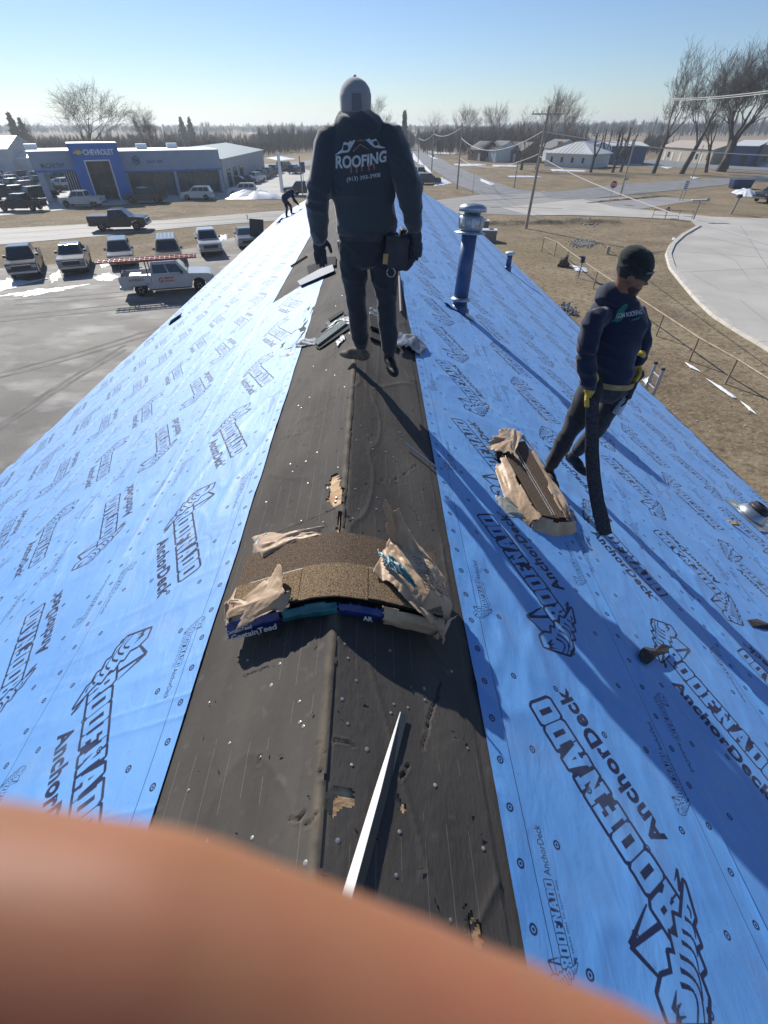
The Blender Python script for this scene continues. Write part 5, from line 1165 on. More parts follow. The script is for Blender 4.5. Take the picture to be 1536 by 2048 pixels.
tr = b.build('trim_strip', [M_trim, M_trimd], loc=pa + n_ * .012, label='long white metal trim strip lying along the ridge below the shingle bundle', cat='trim strip', smooth=False)
s = tr.modifiers.new('s', 'SOLIDIFY'); s.thickness = .0015; realise(tr)
# thin wire / chalk stick on the far felt (right), tape scraps, dark shingle bits
p0, p1 = Vector(onroof(806, 892, 1)), Vector(onroof(868, 940, 1)); MB().tube([(0, 0, 0), tuple(p1 - p0)], .006, 6).build('steel_rod', M_steel, loc=p0 + n_ * .03, label='thin steel rod lying from felt onto the blue membrane', cat='rod')
for (q, lb) in (([(1272, 1306), (1283, 1297), (1300, 1304), (1318, 1292), (1328, 1300), (1326, 1312), (1306, 1318), (1290, 1332), (1277, 1326), (1271, 1316)], 'torn black scrap lying on the blue membrane in the worker shadow'),
                ([(1490, 1243), (1510, 1240), (1536, 1252), (1560, 1255), (1556, 1275), (1530, 1262), (1500, 1256)], 'torn black scrap at the right picture edge')):
    P = [Vector(onroof(a, c, 1)) for a, c in q]; o_ = sum(P, Vector()) / len(P); b = MB(); n = len(P)
    top = [p - o_ + n_ * (.02 + .03 * random.random()) for p in P]; bt = [p - n_ * .006 for p in top]; cz = n_ * .05
    b.add([cz, cz - n_ * .006] + top + bt, [(0, 2 + i, 2 + (i + 1) % n) for i in range(n)] + [(1, 2 + n + (i + 1) % n, 2 + n + i) for i in range(n)] + [(2 + i, 2 + n + i, 2 + n + (i + 1) % n, 2 + (i + 1) % n) for i in range(n)])
    b.build('felt_scrap', M_strip, loc=o_, label=lb, cat='scrap')

# ---- vents
M_galv = mat('galvanised_steel', (.42, .46, .50), .38, metal=.75, var=.2, scale=6)
M_galv2 = mat('painted_pipe', (.07, .11, .22), .4, metal=.3, var=.15, scale=5)
M_white = mat('pale_cap', (.66, .66, .62), .5, metal=.2)
pv = Vector(onroof(918, 622, 1)); vent = thing('flue_pipe', 'tall blue grey metal flue pipe with storm cap on the right slope', 'flue pipe', pv, 0)
ht = 1.42
# slight lean as in the photo
vent.rotation_euler = (R(-4.0), R(3.0), 0)
MB().lathe([(.165, -.08), (.165, .03), (.13, .06), (.125, .10)], 24).build('storm_collar', M_galv2, vent, smooth=True)
MB().lathe([(.118, .05), (.118, ht - .30)], 24).build('pipe', M_galv2, vent, smooth=True)
MB().lathe([(.13, .16), (.165, .17), (.165, .19), (.13, .22)], 24).build('collar_ring', M_galv, vent, smooth=True)
MB().lathe([(.12, ht - .31), (.24, ht - .29), (.24, ht - .28), (.13, ht - .255)], 28).build('cap_skirt', M_galv, vent, smooth=True)
MB().lathe([(.155, ht - .26), (.185, ht - .23), (.185, ht - .08), (.16, ht - .06)], 28).build('cap_band', M_galv, vent, smooth=True)
for k in range(8): MB().box((0, 0, 0), (.012, .05, .11)).build('cap_fin', M_galv, vent, loc=(.19 * math.cos(k * .785), .19 * math.sin(k * .785), ht - .15), rot=(0, 0, k * .785))
MB().lathe([(.125, ht - .06), (.125, ht - .02), (.21, ht - .01), (.20, ht + .05), (.14, ht + .085), (.0, ht + .10)], 28).build('cap_lid', M_galv, vent, smooth=True)
bt = MB(); bt.grid(np.array([[(x, y, -SL * x + .02 + .012 * math.sin(x * 30 + y * 20)) for y in np.linspace(-.2, .25, 6)] for x in np.linspace(-.32, .24, 8)])); bt.build('membrane_patch', M_mem, vent, smooth=True)
crumple('sealant_patch', [[(.06, -.26, .0), (.07, -.1, .02)], [(.24, -.30, -.10), (.26, -.12, -.08)]], M_white, vent, 12, 12, .015, 5, 83, .2)
pv = Vector(onroof(1015, 541, 1)); v2 = thing('roof_vent_pipe', 'short vent pipe with pale round cap near the right eave', 'vent pipe', pv)
hv = hgt(pv.x, pv.y, 503) - pv.z
MB().lathe([(.13, -.06), (.13, .12), (.1, .15)], 18).build('pipe_boot', M_galv2, v2, smooth=True); MB().lathe([(.10, .1), (.10, hv - .08)], 18).build('pipe', M_galv2, v2, smooth=True)
MB().lathe([(.10, hv - .12), (.17, hv - .10), (.17, hv - .03), (.1, hv)], 20).build('cap_lid', M_white, v2, smooth=True)
# loose flashing with dome at the right edge
pv = Vector(onroof(1497, 1035, 1)) + n_ * .02; fl2 = thing('pipe_flashing', 'shiny square pipe flashing with rubber collar lying near the right eave', 'flashing', pv)
fl2.rotation_euler = (0, math.atan(SL), 0); fl2.scale = (1.4, 1.4, 1.4)
M_blk = mat('black_rubber', (.02, .02, .022), .5)
b = MB(); b.box((0, 0, .004), (.42, .46, .008)); b.build('base_plate', M_galv, fl2, rot=(0, 0, .35)); MB().lathe([(.155, .008), (.15, .03), (.13, .07), (.10, .10), (.095, .10)], 28).build('dome', M_galv, fl2, smooth=True)
MB().lathe([(.105, .095), (.105, .125), (.085, .13), (.085, .155), (.07, .16), (.066, .16), (.066, .10)], 24).build('rubber_collar', M_blk, fl2, smooth=True)
MB().box((0, 0, 0), (.10, .05, .002)).build('paper_label', M_wrapw, fl2, loc=(-.16, .10, .011), rot=(0, 0, .3))
rk = MB(); rk.box((0, 0, 0), (.10, .05, .03)); rk.ell((-.06, .03, .0), (.05, .03, .02)); rk.box((.03, -.03, .02), (.05, .06, .03), 0, Euler((.3, .2, .6)).to_matrix().to_4x4()); rk.build('shingle_lump', M_tan, loc=Vector(onroof(1464, 1050, 1)) + n_ * .03, label='small tan rubble lump beside the shiny pipe flashing', cat='rubble')
# ladder standing at the right eave
M_alu = mat('aluminium', (.45, .47, .50), .4, metal=.8)
le = Vector(onroof(1330, 800, 1)); xe = float(eaveR(le.y)); lad = thing('ladder', 'aluminium ladder top poking above the right eave', 'ladder', (xe + .12, le.y + .05, 0))
zz = hgt(xe + .12, le.y, 735)
for dy in (-.19, .19): MB().box((0, dy, zz / 2), (.075, .03, zz)).build('rail', M_alu, lad); MB().box((0, dy, zz + .015), (.085, .04, .05)).build('rail_cap', M_blk, lad)
k = 0; z_ = .3
while z_ < zz - .1: MB().tube([(0, -.18, z_), (0, .18, z_)], .017, 8).build('rung', M_alu, lad); z_ += .305
# plastic bag caught at the eave by the worker
bg_o = link('plastic_bag', None, None) if False else None
bagt = thing('plastic_bag', 'crumpled clear plastic bag snagged beside the ladder top', 'plastic bag', Vector(onroof(1290, 772, 1)) + n_ * .02)
crumple('bag_film', [[(0, 0, 0), (.0, .15, .05), (.05, .3, 0)], [(.12, 0, .12), (.14, .15, .22), (.15, .3, .1)], [(.3, 0, -.10), (.3, .15, .0), (.3, .3, -.1)]], mat('clear_film', (.7, .74, .78), .2, alpha=.6, spec=.7), bagt, 22, 22, .07, 5, 91, .1)

# ---- photographer's hand, finger across the lens
M_fing = bpy.data.materials.new('finger_skin'); M_fing.use_nodes = True; fb = M_fing.node_tree.nodes['Principled BSDF']
fb.inputs['Base Color'].default_value = (.25, .118, .058, 1); fb.inputs['Subsurface Weight'].default_value = 1.0; fb.inputs['Subsurface Radius'].default_value = (.02, .010, .006); fb.inputs['Subsurface Scale'].default_value = 1.6; fb.inputs['Roughness'].default_value = .6
mix_noise(M_fing, 70, (.28, .11, .062), .35, .7, .7, 2)
def cw(x, y, z): return Vector(CO + RT * x + UP * y - FW * z)
ph = thing('person', 'blurred fingertip of the photographer covering the lower left of the view', 'person', cw(-.09, -.06, 0))
oH = ph.location.copy(); h_ = lambda x, y, z: cw(x, y, z) - oH
def hnd(b):
    cap(b, [h_(-.075, -.033, -.030), h_(-.045, -.0322, -.036), h_(-.02, -.0362, -.037), h_(.0, -.0438, -.037), h_(.02, -.0518, -.037), h_(.036, -.0575, -.036)], [.0105, .0098, .0095, .0094, .0092, .0078], 20)
    cap(b, [h_(-.13, -.045, .0), h_(-.075, -.033, -.030)], [.016, .0115], 14)
    cap(b, [h_(-.16, -.06, .02), h_(-.12, -.07, .03), h_(-.12, -.05, .005)], [.03, .026, .022], 14)
    for i, dz in enumerate((.022, .042, .06)):
        cap(b, [h_(-.13, -.06 - .01 * i, .01 + dz), h_(-.08, -.07 - .01 * i, .01 + dz), h_(-.05, -.085 - .008 * i, .02 + dz), h_(-.055, -.10 - .008 * i, .035 + dz)], [.013, .011, .0095, .008], 10)
    cap(b, [h_(-.14, -.03, .04), h_(-.10, -.005, .05), h_(-.07, .0, .045)], [.015, .012, .009], 10)
    cap(b, [h_(-.16, -.06, .03), h_(-.26, -.10, .10), h_(-.42, -.2, .16)], [.03, .032, .04], 14)
organic('hand', hnd, M_fing, ph, .0025, 6)
organic('sleeve', lambda b: cap(b, [h_(-.25, -.095, .095), h_(-.45, -.22, .18)], [.045, .06], 14), M_hoodA, ph, .008, 3, folds=.006, fscale=20)
# ================================================================ VEHICLES
M_glass = mat('car_glass', (.015, .02, .025), .06, spec=.9, coat=.5)
M_tyre = mat('tyre', (.018, .018, .018), .85); M_rim = mat('alloy_rim', (.45, .46, .48), .3, metal=.8)
M_black = mat('black_trim', (.02, .02, .022), .5); M_chrome = mat('chrome', (.35, .36, .38), .25, metal=1.0)
M_lamp = mat('head_lamp_glass', (.35, .37, .4), .1, spec=.9); M_tail = mat('tail_lamp_red', (.35, .02, .015), .2)
def paint(name, c, rough=.12, met=.0): return mat('paint_' + name, c, min(rough, .14), met, coat=.0, spec=.35, var=.06, scale=1.5)
PW, PS, PK, PT, PG = paint('white', (.50, .52, .54)), paint('silver', (.22, .235, .25), .35, .3), paint('black', (.022, .026, .034)), paint('tan', (.20, .165, .125)), paint('grey', (.07, .075, .082), .35, .2)
PB, PR, PN, PDG = paint('navy', (.02, .045, .11)), paint('red', (.30, .03, .025)), paint('dark_green', (.02, .05, .04)), paint('dark_grey', (.07, .075, .08), .3, .3)
BODY = mat('vehicle_body', (.5, .5, .5))
def arc(cx, r, z0, n=7): return [(cx + r * math.cos(a), z0 + r * math.sin(a)) for a in np.linspace(0, math.pi, n)]
def bev(o, w_=.03, seg=2):
    m_ = o.modifiers.new('b', 'BEVEL'); m_.width = w_; m_.segments = seg; m_.limit_method = 'ANGLE'; m_.angle_limit = R(28); realise(o); return o
def frustum(b, x0, x1, y, z0, X0, X1, Y, z1, m=0):
    vs = [(x0, -y, z0), (x1, -y, z0), (x1, y, z0), (x0, y, z0), (X0, -Y, z1), (X1, -Y, z1), (X1, Y, z1), (X0, Y, z1)]
    return b.add(vs, [(3, 2, 1, 0), (4, 5, 6, 7), (0, 1, 5, 4), (1, 2, 6, 5), (2, 3, 7, 6), (3, 0, 4, 7)], m)
def lerp3(a, c, t): return tuple(a[i] + (c[i] - a[i]) * t for i in range(3))
def panequad(q, u0, u1, v0, v1, out, th=.012):
    """q: 4 corners (bl, br, tr, tl) -> pane box proud of it"""
    f = lambda u, v: Vector(lerp3(lerp3(q[0], q[1], u), lerp3(q[3], q[2], u), v))
    P = [f(u0, v0), f(u1, v0), f(u1, v1), f(u0, v1)]; n = Vector(out).normalized(); b = MB()
    b.add([p - n * .01 for p in P] + [p + n * th for p in P], [(3, 2, 1, 0), (4, 5, 6, 7), (0, 1, 5, 4), (1, 2, 6, 5), (2, 3, 7, 6), (3, 0, 4, 7)]); return b
def make_vehicle(kind='pickup', L=5.8, W_=2.0, H=1.92, crew=True, low=False):
    """front faces +x; origin on the ground under the middle"""
    t_ = thing('pickup_truck' if kind == 'pickup' else kind, '', 'x', (0, 0, 0)); h = W_ / 2; f, r_ = L / 2, -L / 2; wr = .40 if kind in ('pickup', 'van') else .34
    xf, xr_ = f - .95, r_ + (1.15 if kind == 'pickup' else .95); sill = .42 if kind == 'pickup' else .28; belt = 1.20 if kind in ('pickup',) else .98; zb = sill
    if kind == 'suv': belt = 1.02
    if kind == 'van': belt = 1.1
    hood = belt - .02
    cab0, cab1 = {'pickup': (r_ + 1.95, f - 1.45), 'suv': (r_ + .12, f - 1.25), 'sedan': (r_ + .75, f - 1.25), 'van': (r_ + .08, f - .85)}[kind]
    rear = [(r_, sill + .12), (r_, belt)] if kind != 'pickup' else [(r_, sill + .12), (r_, .74), (cab0 - .02, .74), (cab0 - .02, belt)]
    prof = rear + [(cab1, belt)] + [(f - .25, hood - .05), (f - .05, hood - .12), (f, hood - .30), (f, sill + .1), (f - .08, sill)]
    prof += arc(xf, wr + .07, zb, 8) + [(xf - wr - .2, sill - .04)] + [(xr_ + wr + .2, sill - .04)] + arc(xr_, wr + .07, zb, 8) + [(r_ + .06, sill)]
    b = MB(); b.prism(prof[::-1], -h, h)
    o = b.build('body', BODY, t_, smooth=False); bev(o, .05, 2)
    if kind == 'pickup':
        for s_ in (-1, 1):
            wp = [(r_ + .01, .70), (r_ + .01, belt + .04), (cab0 - .03, belt + .04), (cab0 - .03, .70)]
            bb = MB().prism(wp[::-1], s_ * (h - .09) - (.0 if s_ > 0 else .08), s_ * (h - .09) + (.08 if s_ > 0 else 0)).build('bed_side', BODY, t_); bev(bb, .02, 1)
        tg = MB().box((r_ + .05, 0, .93), (.07, W_ - .2, .50)).build('tailgate', BODY, t_); bev(tg, .02, 1)
        MB().box(((r_ + cab0) / 2, 0, .752), (cab0 - r_ - .15, W_ - .22, .02)).build('bed_liner', M_black, t_)
    cw0, cw1 = h - .05, h - .26
    ins = {'pickup': (.16, .62), 'suv': (.30, .80), 'sedan': (.65, .85), 'van': (.08, .75)}[kind]
    X0, X1 = cab0 + ins[0], cab1 - ins[1]
    b = MB(); frustum(b, cab0, cab1, cw0, belt - .03, X0, X1, cw1, H - .03); b.box(((X0 + X1) / 2, 0, H - .02), (X1 - X0 - .08, cw1 * 2 - .1, .035))
    c = b.build('cab', BODY, t_); bev(c, .045, 2)
    z0, z1 = belt - .03, H - .03
    qf = [(cab1, cw0, z0), (cab1, -cw0, z0), (X1, -cw1, z1), (X1, cw1, z1)]; qr = [(cab0, -cw0, z0), (cab0, cw0, z0), (X0, cw1, z1), (X0, -cw1, z1)]
    panequad(qf, .06, .94, .10, .90, (1, 0, .7)).build('windshield', M_glass, t_)
    panequad(qr, .10, .90, .22, .88, (-1, 0, .3)).build('rear_window', M_glass, t_)
    for s_ in (-1, 1):
        qs = [(cab0, s_ * cw0, z0), (cab1, s_ * cw0, z0), (X1, s_ * cw1, z1), (X0, s_ * cw1, z1)]
        cuts = [(.06, .47), (.51, .90)] if (crew or kind != 'pickup') else [(.1, .88)]
        if kind in ('suv', 'van'): cuts = [(.05, .30), (.33, .60), (.63, .92)]
        for u0, u1 in cuts: panequad(qs, u0, u1, .18, .86, (0, s_, .3)).build('side_window', M_glass, t_)
        MB().box((cab1 - .45, s_ * (h + .06), belt + .12), (.12, .20, .17)).build('mirror', M_black if kind == 'pickup' else BODY, t_)
        MB().box((f - .06, s_ * (h - .22), hood - .28), (.12, .34, .20)).build('headlight', M_lamp, t_)
        MB().box((r_ + .02, s_ * (h - .09), belt - .22), (.06, .14, .34)).build('tail_light', M_tail, t_)
        for uu in ((cab0 + cab1) / 2 + .05,):
            MB().box((uu - .35, s_ * (h + .003), belt - .2), (.16, .02, .035)).build('door_handle', M_black, t_)
        MB().box(((xf + xr_) / 2, s_ * (h - .02), sill - .06), (xf - xr_ - 1.05, .10, .06)).build('running_board', M_black, t_)
    MB().box((f + .005, 0, hood - .32), (.05, W_ - .72, .30)).build('grille', M_black, t_); MB().box((f + .03, 0, hood - .20), (.03, W_ - .74, .03)).build('grille_bar', M_chrome, t_)
    bb = MB().box((f + .03, 0, sill + .12), (.18, W_ - .1, .20)).build('front_bumper', M_chrome if kind == 'pickup' else BODY, t_); bev(bb, .04, 2)
    bb = MB().box((r_ - .03, 0, sill + .12), (.16, W_ - .1, .18)).build('rear_bumper', M_chrome if kind == 'pickup' else BODY, t_); bev(bb, .03, 2)
    for wx in (xf, xr_):
        for s_ in (-1, 1):
            wl = MB().lathe([(wr * .62, -.11), (wr * .95, -.115), (wr, -.08), (wr, .08), (wr * .95, .115), (wr * .62, .11)], 20).build('wheel', M_tyre, t_, smooth=False, loc=(wx, s_ * (h - .13), wr), rot=(R(90), 0, 0))
            b = MB().lathe([(wr * .62, -.1), (wr * .62, .1)], 16)
            for k in range(5):
                a = k * 2 * math.pi / 5
                for zz_ in (-.108, .108): b.box((wr * .34 * math.cos(a), wr * .34 * math.sin(a), zz_), (.07, .07, .02))
            b.build('rim', M_rim, wl)
    return t_
proto = {'pickup': make_vehicle('pickup'), 'suv': make_vehicle('suv', 4.75, 1.92, 1.70), 'sedan': make_vehicle('sedan', 4.7, 1.82, 1.42), 'van': make_vehicle('van', 5.1, 1.98, 1.82), 'regpickup': make_vehicle('pickup', 5.4, 1.92, 1.80, False)}
used = set()
def place(kind, x, y, head, paintm, label, group=None, name=None, scale=1.0):
    """head = compass heading in degrees the front points to (0 = +x, 90 = +y)"""
    src = proto[kind]; first = kind not in used; used.add(kind)
    o = src if first and False else copy_tree(src, None, None)
    def setp(q):
        if q.type == 'MESH':
            for s_ in q.material_slots:
                if s_.material == BODY: s_.link = 'OBJECT'; s_.material = paintm
        for c in q.children: setp(c)
    setp(o)
    o.name = name or {'pickup': 'pickup_truck', 'regpickup': 'pickup_truck', 'suv': 'suv_car', 'sedan': 'parked_car', 'van': 'minivan'}[kind]
    o.location = (x, y, .06); o.rotation_euler = (0, 0, R(head)); o.scale = (scale,) * 3
    tag(o, label, {'pickup': 'pickup truck', 'regpickup': 'pickup truck', 'suv': 'SUV', 'sedan': 'car', 'van': 'van'}[kind], group); return o
def gp(px, py): g = G(px, py); return float(g[0]), float(g[1])
# row of vehicles nosed toward the camera in the gravel lot: wheels' centre positions
g1 = 'vehicles parked in a row on the gravel lot'
def row(kind, nose, tail, pm, label, **k):
    a, c = gp(*nose), gp(*tail); hd_ = math.degrees(math.atan2(a[1] - c[1], a[0] - c[0])); d = math.hypot(a[0] - c[0], a[1] - c[1]); L = {'pickup': 5.8, 'regpickup': 5.4, 'suv': 4.75, 'sedan': 4.7, 'van': 5.1}[kind]
    ux, uy = (a[0] - c[0]) / d, (a[1] - c[1]) / d; return place(kind, a[0] - ux * L / 2, a[1] - uy * L / 2, hd_, pm, label, g1, **k)
row('pickup', (55, 562), (72, 510), PG, 'dark grey pickup with chrome front leftmost in the gravel lot row')
row('regpickup', (152, 552), (168, 505), PS, 'older silver pickup between the dark grey truck and the silver SUV')
row('suv', (248, 538), (246, 490), PS, 'silver SUV with glaring hood behind the red ladders')
row('van', (345, 538), (338, 478), PT, 'tan van with ribbed roof parked beyond the ladder truck')
row('pickup', (427, 516), (402, 470), PW, 'white pickup parked between the tan van and the black trailer panel', scale=.95)
row('sedan', (500, 500), (480, 468), PS, 'pale sedan parked last in the row beside the blue roof edge')
MB_ = MB()
for k in range(5): MB_.box((0, -.6 + k * .3, 0), (2.6, .04, .03))
o = [q for q in bpy.data.objects if q.get('label', '').startswith('tan van')][0]; MB_.build('roof_ribs', M_chrome, o, loc=(-.55, 0, 1.84), kind='stuff')
# black panel / trailer ramp beside the sedan
tx_, ty_ = gp(515, 498); tr_ = thing('flat_trailer', 'black trailer with upright ramp panel at the end of the parked row', 'trailer', (tx_, ty_, 0), R(-25))
MB().box((0, 0, 1.55), (1.5, .10, 1.7)).build('ramp_panel', M_black, tr_, rot=(R(-12), 0, 0)); MB().box((0, 1.4, .62), (1.7, 2.6, .12)).build('deck', M_black, tr_)
for s_ in (-1, 1): MB().lathe([(.1, -.1), (.3, -.1), (.3, .1), (.1, .1)], 14).build('wheel', M_tyre, tr_, loc=(s_ * .9, 1.2, .32), rot=(0, R(90), 0))
MB().tube([(-.55, 0, 2.3), (-.6, 0, 2.75)], .03, 6).build('latch_bar', M_black, tr_)
# contractor's pickup with ladder rack
a, c = gp(418, 588), gp(258, 600); hd_ = math.degrees(math.atan2(a[1] - c[1], a[0] - c[0]))
lx, ly = gp(338, 590); lt = place('pickup', lx - .1, ly + .9, hd_ + 2, PW, 'white contractor pickup with red lettering carrying red ladders on a rack', name='pickup_truck', scale=1.02)
M_redl = mat('red_fibreglass', (.42, .07, .055), .5, var=.15, scale=4); M_redp = mat('red_lettering', (.55, .07, .05), .6)
def on_truck(o, pt): return Vector(o.location) + Matrix.Rotation(o.rotation_euler.z, 3, 'Z') @ (Vector(pt) * o.scale.x)
M_box = mat('job_box', (.5, .55, .52), .4, metal=.3)
for x in (-2.65, -1.1):
    b = MB(); b.tube([(x, -.88, 1.15), (x, -.80, 2.0), (x, .80, 2.0), (x, .88, 1.15)], .035, 8); b.build('rack_hoop', M_black, lt)
for s_ in (-.8, .8): MB().tube([(-2.75, s_, 2.02), (.9, s_, 2.02)], .03, 8).build('rack_rail', M_black, lt)
MB().tube([(.7, -.8, 2.02), (.7, .8, 2.02)], .03, 8).build('rack_bar', M_black, lt)
for k, y_ in enumerate((-.55, -.05)):
    ld = thing('ladder', ('red extension ladder on the near side of the truck rack', 'red extension ladder on the far side of the truck rack')[k], 'ladder', on_truck(lt, (-.9, y_ - .15, 2.10)), lt.rotation_euler.z, 'red ladders on the truck rack')
    for s_ in (-.21, .21): MB().box((0, s_, 0), (6.2, .045, .10)).build('rail', M_redl, ld)
    for k2 in range(20): MB().tube([(-2.95 + k2 * .31, -.21, 0), (-2.95 + k2 * .31, .21, 0)], .022, 6).build('rung', M_alu, ld)
for x, y_, lb in ((-2.0, .3, 'pale job box in the bed of the ladder truck'), (-1.35, -.35, 'grey tool chest behind the cab of the ladder truck')):
    jb = MB().box((0, 0, .17), (.7, .9, .34)).build('tool_chest', M_box, loc=on_truck(lt, (x, y_, .78)), rot=(0, 0, lt.rotation_euler.z), label=lb, cat='tool box')
sideM = Matrix.Translation((0, -1.012, 0)) @ Euler((R(90), 0, 0)).to_matrix().to_4x4()
for (s_, x, z, w_, h_2) in (('G', -.38, .92, .26, .30), ('COMPANY', .15, 1.02, .58, .13), ('ROOFING', .15, .84, .58, .11), ('ROOFING CO', -1.85, 1.02, .9, .13)):
    text_obj('door_lettering', s_, w_, h_2, M_redp, lt, sideM @ Matrix.Translation((x, z, 0)), offset=.03)
text_obj('tailgate_lettering', 'G', .3, .32, M_redp, lt, Matrix.Translation((-2.895, -.5, .92)) @ Euler((R(90), 0, R(-90))).to_matrix().to_4x4(), offset=.03)
# pickup on the road, white bed cover
a, c = gp(283, 463), gp(193, 465); hd_ = math.degrees(math.atan2(a[1] - c[1], a[0] - c[0])); x, y = gp(238, 463); rd = place('regpickup', x, y + .9, hd_, PDG, 'dark grey pickup with white bed cover driving on the road', scale=1.1)
MB().box((-1.75, 0, 1.25), (1.85, 1.8, .08)).build('bed_cover', PW, rd)
# dealership front line
g2 = 'vehicles on the dealership front line'
for kind, px, py, hd_, pm, lb in (('pickup', 40, 424, 182, PK, 'black pickup at the left end of the dealership front line'), ('pickup', 163, 416, 183, PW, 'white pickup in front of the blue portal'),
                                  ('pickup', 290, 408, 183, PDG, 'dark pickup right of the blue portal'), ('suv', 393, 401, 184, PW, 'white SUV in front of the dealership right wing'), ('suv', 484, 393, 186, PW, 'white SUV parked behind the snow bank')):
    x, y = gp(px, py); place(kind, x, y + 1.0, hd_, pm, lb, g2)
g3 = 'dark vehicles packed in the dealership side lot'
k = 0
for px, py, kind, pm, hd_, lb in ((85, 398, 'suv', PDG, 60, 'dark SUV nearest the white corner pillar'), (45, 396, 'suv', PK, 60, 'black SUV second from the corner pillar in the front row'), (8, 400, 'pickup', PDG, 60, 'dark pickup at the left border of the side lot front row'), (-25, 402, 'suv', PB, 60, 'navy SUV just inside the left picture border'),
     (100, 386, 'sedan', PK, 60, 'black car behind the dark corner SUV'), (66, 385, 'suv', PG, 60, 'grey SUV with white roof glare in the second row'), (32, 384, 'pickup', PK, 60, 'black pickup in the second row of the side lot'), (0, 386, 'suv', PDG, 60, 'dark SUV in the second row at the left border'),
     (92, 373, 'suv', PK, 60, 'black SUV right in the third row'), (62, 372, 'sedan', PB, 60, 'navy car in the third row'), (32, 371, 'suv', PW, 60, 'white SUV in the third row'), (3, 372, 'pickup', PDG, 60, 'dark pickup left in the third row'),
     (84, 363, 'suv', PDG, 60, 'dark SUV right in the back row'), (56, 361, 'suv', PK, 60, 'black SUV in the back row centre'), (28, 361, 'sedan', PS, 60, 'silver car in the back row'), (4, 361, 'suv', PDG, 60, 'dark SUV at the left border of the back row'),
     (108, 352, 'suv', PW, 60, 'white SUV seen through the canopy'), (122, 378, 'sedan', PDG, 60, 'dark car seen between the canopy pillars'), (142, 378, 'suv', PW, 60, 'white SUV seen under the canopy beside the portal'), (125, 362, 'suv', PK, 60, 'black SUV deeper under the canopy')):
    x, y = gp(px, py); place(kind, x, y, hd_ + random.uniform(-4, 4), pm, lb, g3)
g4 = 'cars parked beside the rear hall'
for i, (px, py, kind, pm) in enumerate(((515, 364, 'suv', PW), (528, 358, 'suv', PDG), (540, 353, 'suv', PG), (552, 347, 'suv', PK), (563, 342, 'pickup', PDG), (574, 339, 'suv', PK), (474, 370, 'sedan', PDG), (494, 368, 'sedan', PS), (590, 347, 'suv', PB))):
    x, y = gp(px, py); place(kind, x, y, 75 if i not in (6, 7) else 170, pm, ('white SUV first in the line beside the rear hall', 'dark SUV second in the line beside the rear hall', 'grey SUV midway along the rear hall line', 'black SUV fourth in the rear hall line', 'dark pickup near the far end of the rear hall line', 'black SUV farthest in the rear hall line', 'dark car at the service door', 'silver car right of the service door', 'navy SUV at the far drive corner')[i], g4)
x, y = gp(604, 391); place('pickup', x, y, 185, PDG, 'dark pickup by the road behind the bent worker')
for i, (px, py, kind, pm, hd_) in enumerate(((838, 352, 'suv', PG, 100), (846, 362, 'sedan', PS, 10), (856, 368, 'suv', PDG, 15), (826, 350, 'suv', PW, 100))):
    x, y = gp(px, py); place(kind, x, y, hd_, pm, ('grey SUV parked rear of the group across the road', 'silver car in the group beside the snow patch', 'dark SUV nearest the snow patch', 'white SUV half hidden behind the worker arm')[i], 'cars parked across the road')
x, y = gp(1532, 405); place('pickup', x + 1.2, y + .5, 200, PDG, 'dark vehicle with snowy hood at the right border of the lawn', scale=1.1)
for p_ in proto.values():
    def rm(q):
        for c_2 in list(q.children): rm(c_2)
        bpy.data.objects.remove(q)
    rm(p_)

# ================================================================ BUILDINGS
M_mw = mat('pale_metal_panel', (.33, .37, .43), .5, metal=.2, var=.06, scale=1); M_roofg = mat('green_grey_metal_roof', (.44, .48, .42), .45, metal=.2, var=.05, scale=1)
M_blue = mat('dealer_blue', (.022, .14, .46), .35, var=.05, scale=1); M_fasc = mat('grey_fascia', (.25, .31, .40), .45, metal=.2, var=.05, scale=1); M_dglass = mat('showroom_glass', (.05, .075, .085), .12, spec=.8)
M_let = mat('grey_letters', (.75, .77, .8), .4, metal=.3); M_dlet = mat('dark_letters', (.06, .10, .18), .5); M_gold = mat('gold_emblem', (.55, .40, .12), .35, metal=.5); M_wroof = mat('white_metal_roof', (.70, .70, .66), .4)
M_seam = mat('panel_seam', (.30, .32, .36), .6)
dA, dB_ = np.array(gp(100, 404)), np.array(gp(452, 386)); ux = (dB_ - dA) / np.linalg.norm(dB_ - dA); LF = float(np.linalg.norm(dB_ - dA)); angd = math.atan2(ux[1], ux[0])
dl = thing('dealership_building', 'car dealership with blue portal, grey fascia and glass showroom', 'building', (dA[0], dA[1], 0), angd)
def dcoord(px, py_base):   # distance along the facade for a photo column
    r_ = ray(px, py_base); # intersect vertical plane of the facade
    n_2 = np.array([-ux[1], ux[0]]); k = (dA @ n_2) / (r_[0] * n_2[0] + r_[1] * n_2[1]); p = r_[:2] * k; return float((p - dA) @ ux)
def dz(px, py):
    r_ = ray(px, py); n_2 = np.array([-ux[1], ux[0]]); k = (dA @ n_2) / (r_[0] * n_2[0] + r_[1] * n_2[1]); return float(CAM_H + r_[2] * k)
zF, zf = dz(100, 303), dz(110, 340); s1, s2 = dcoord(151, 340), dcoord(246, 340)
zP = dz(180, 286); zR_ = dz(330, 302); zr = dz(330, 340)
print('dealer', LF, zF, zf, s1, s2, zP, zR_, zr)
MB().box((s1 / 2 - .2, 5, (zF + zf) / 2), (s1 + .6, 10.6, zF - zf)).build('canopy_fascia', M_fasc, dl); MB().box((s1 / 2 - .2, 4.9, zf - .12), (s1 + .75, 10.8, .24)).build('fascia_band', M_blue, dl)
MB().box((s1 / 2 - .2, 5, zF + .05), (s1 + .8, 10.8, .1)).build('coping', M_let, dl)
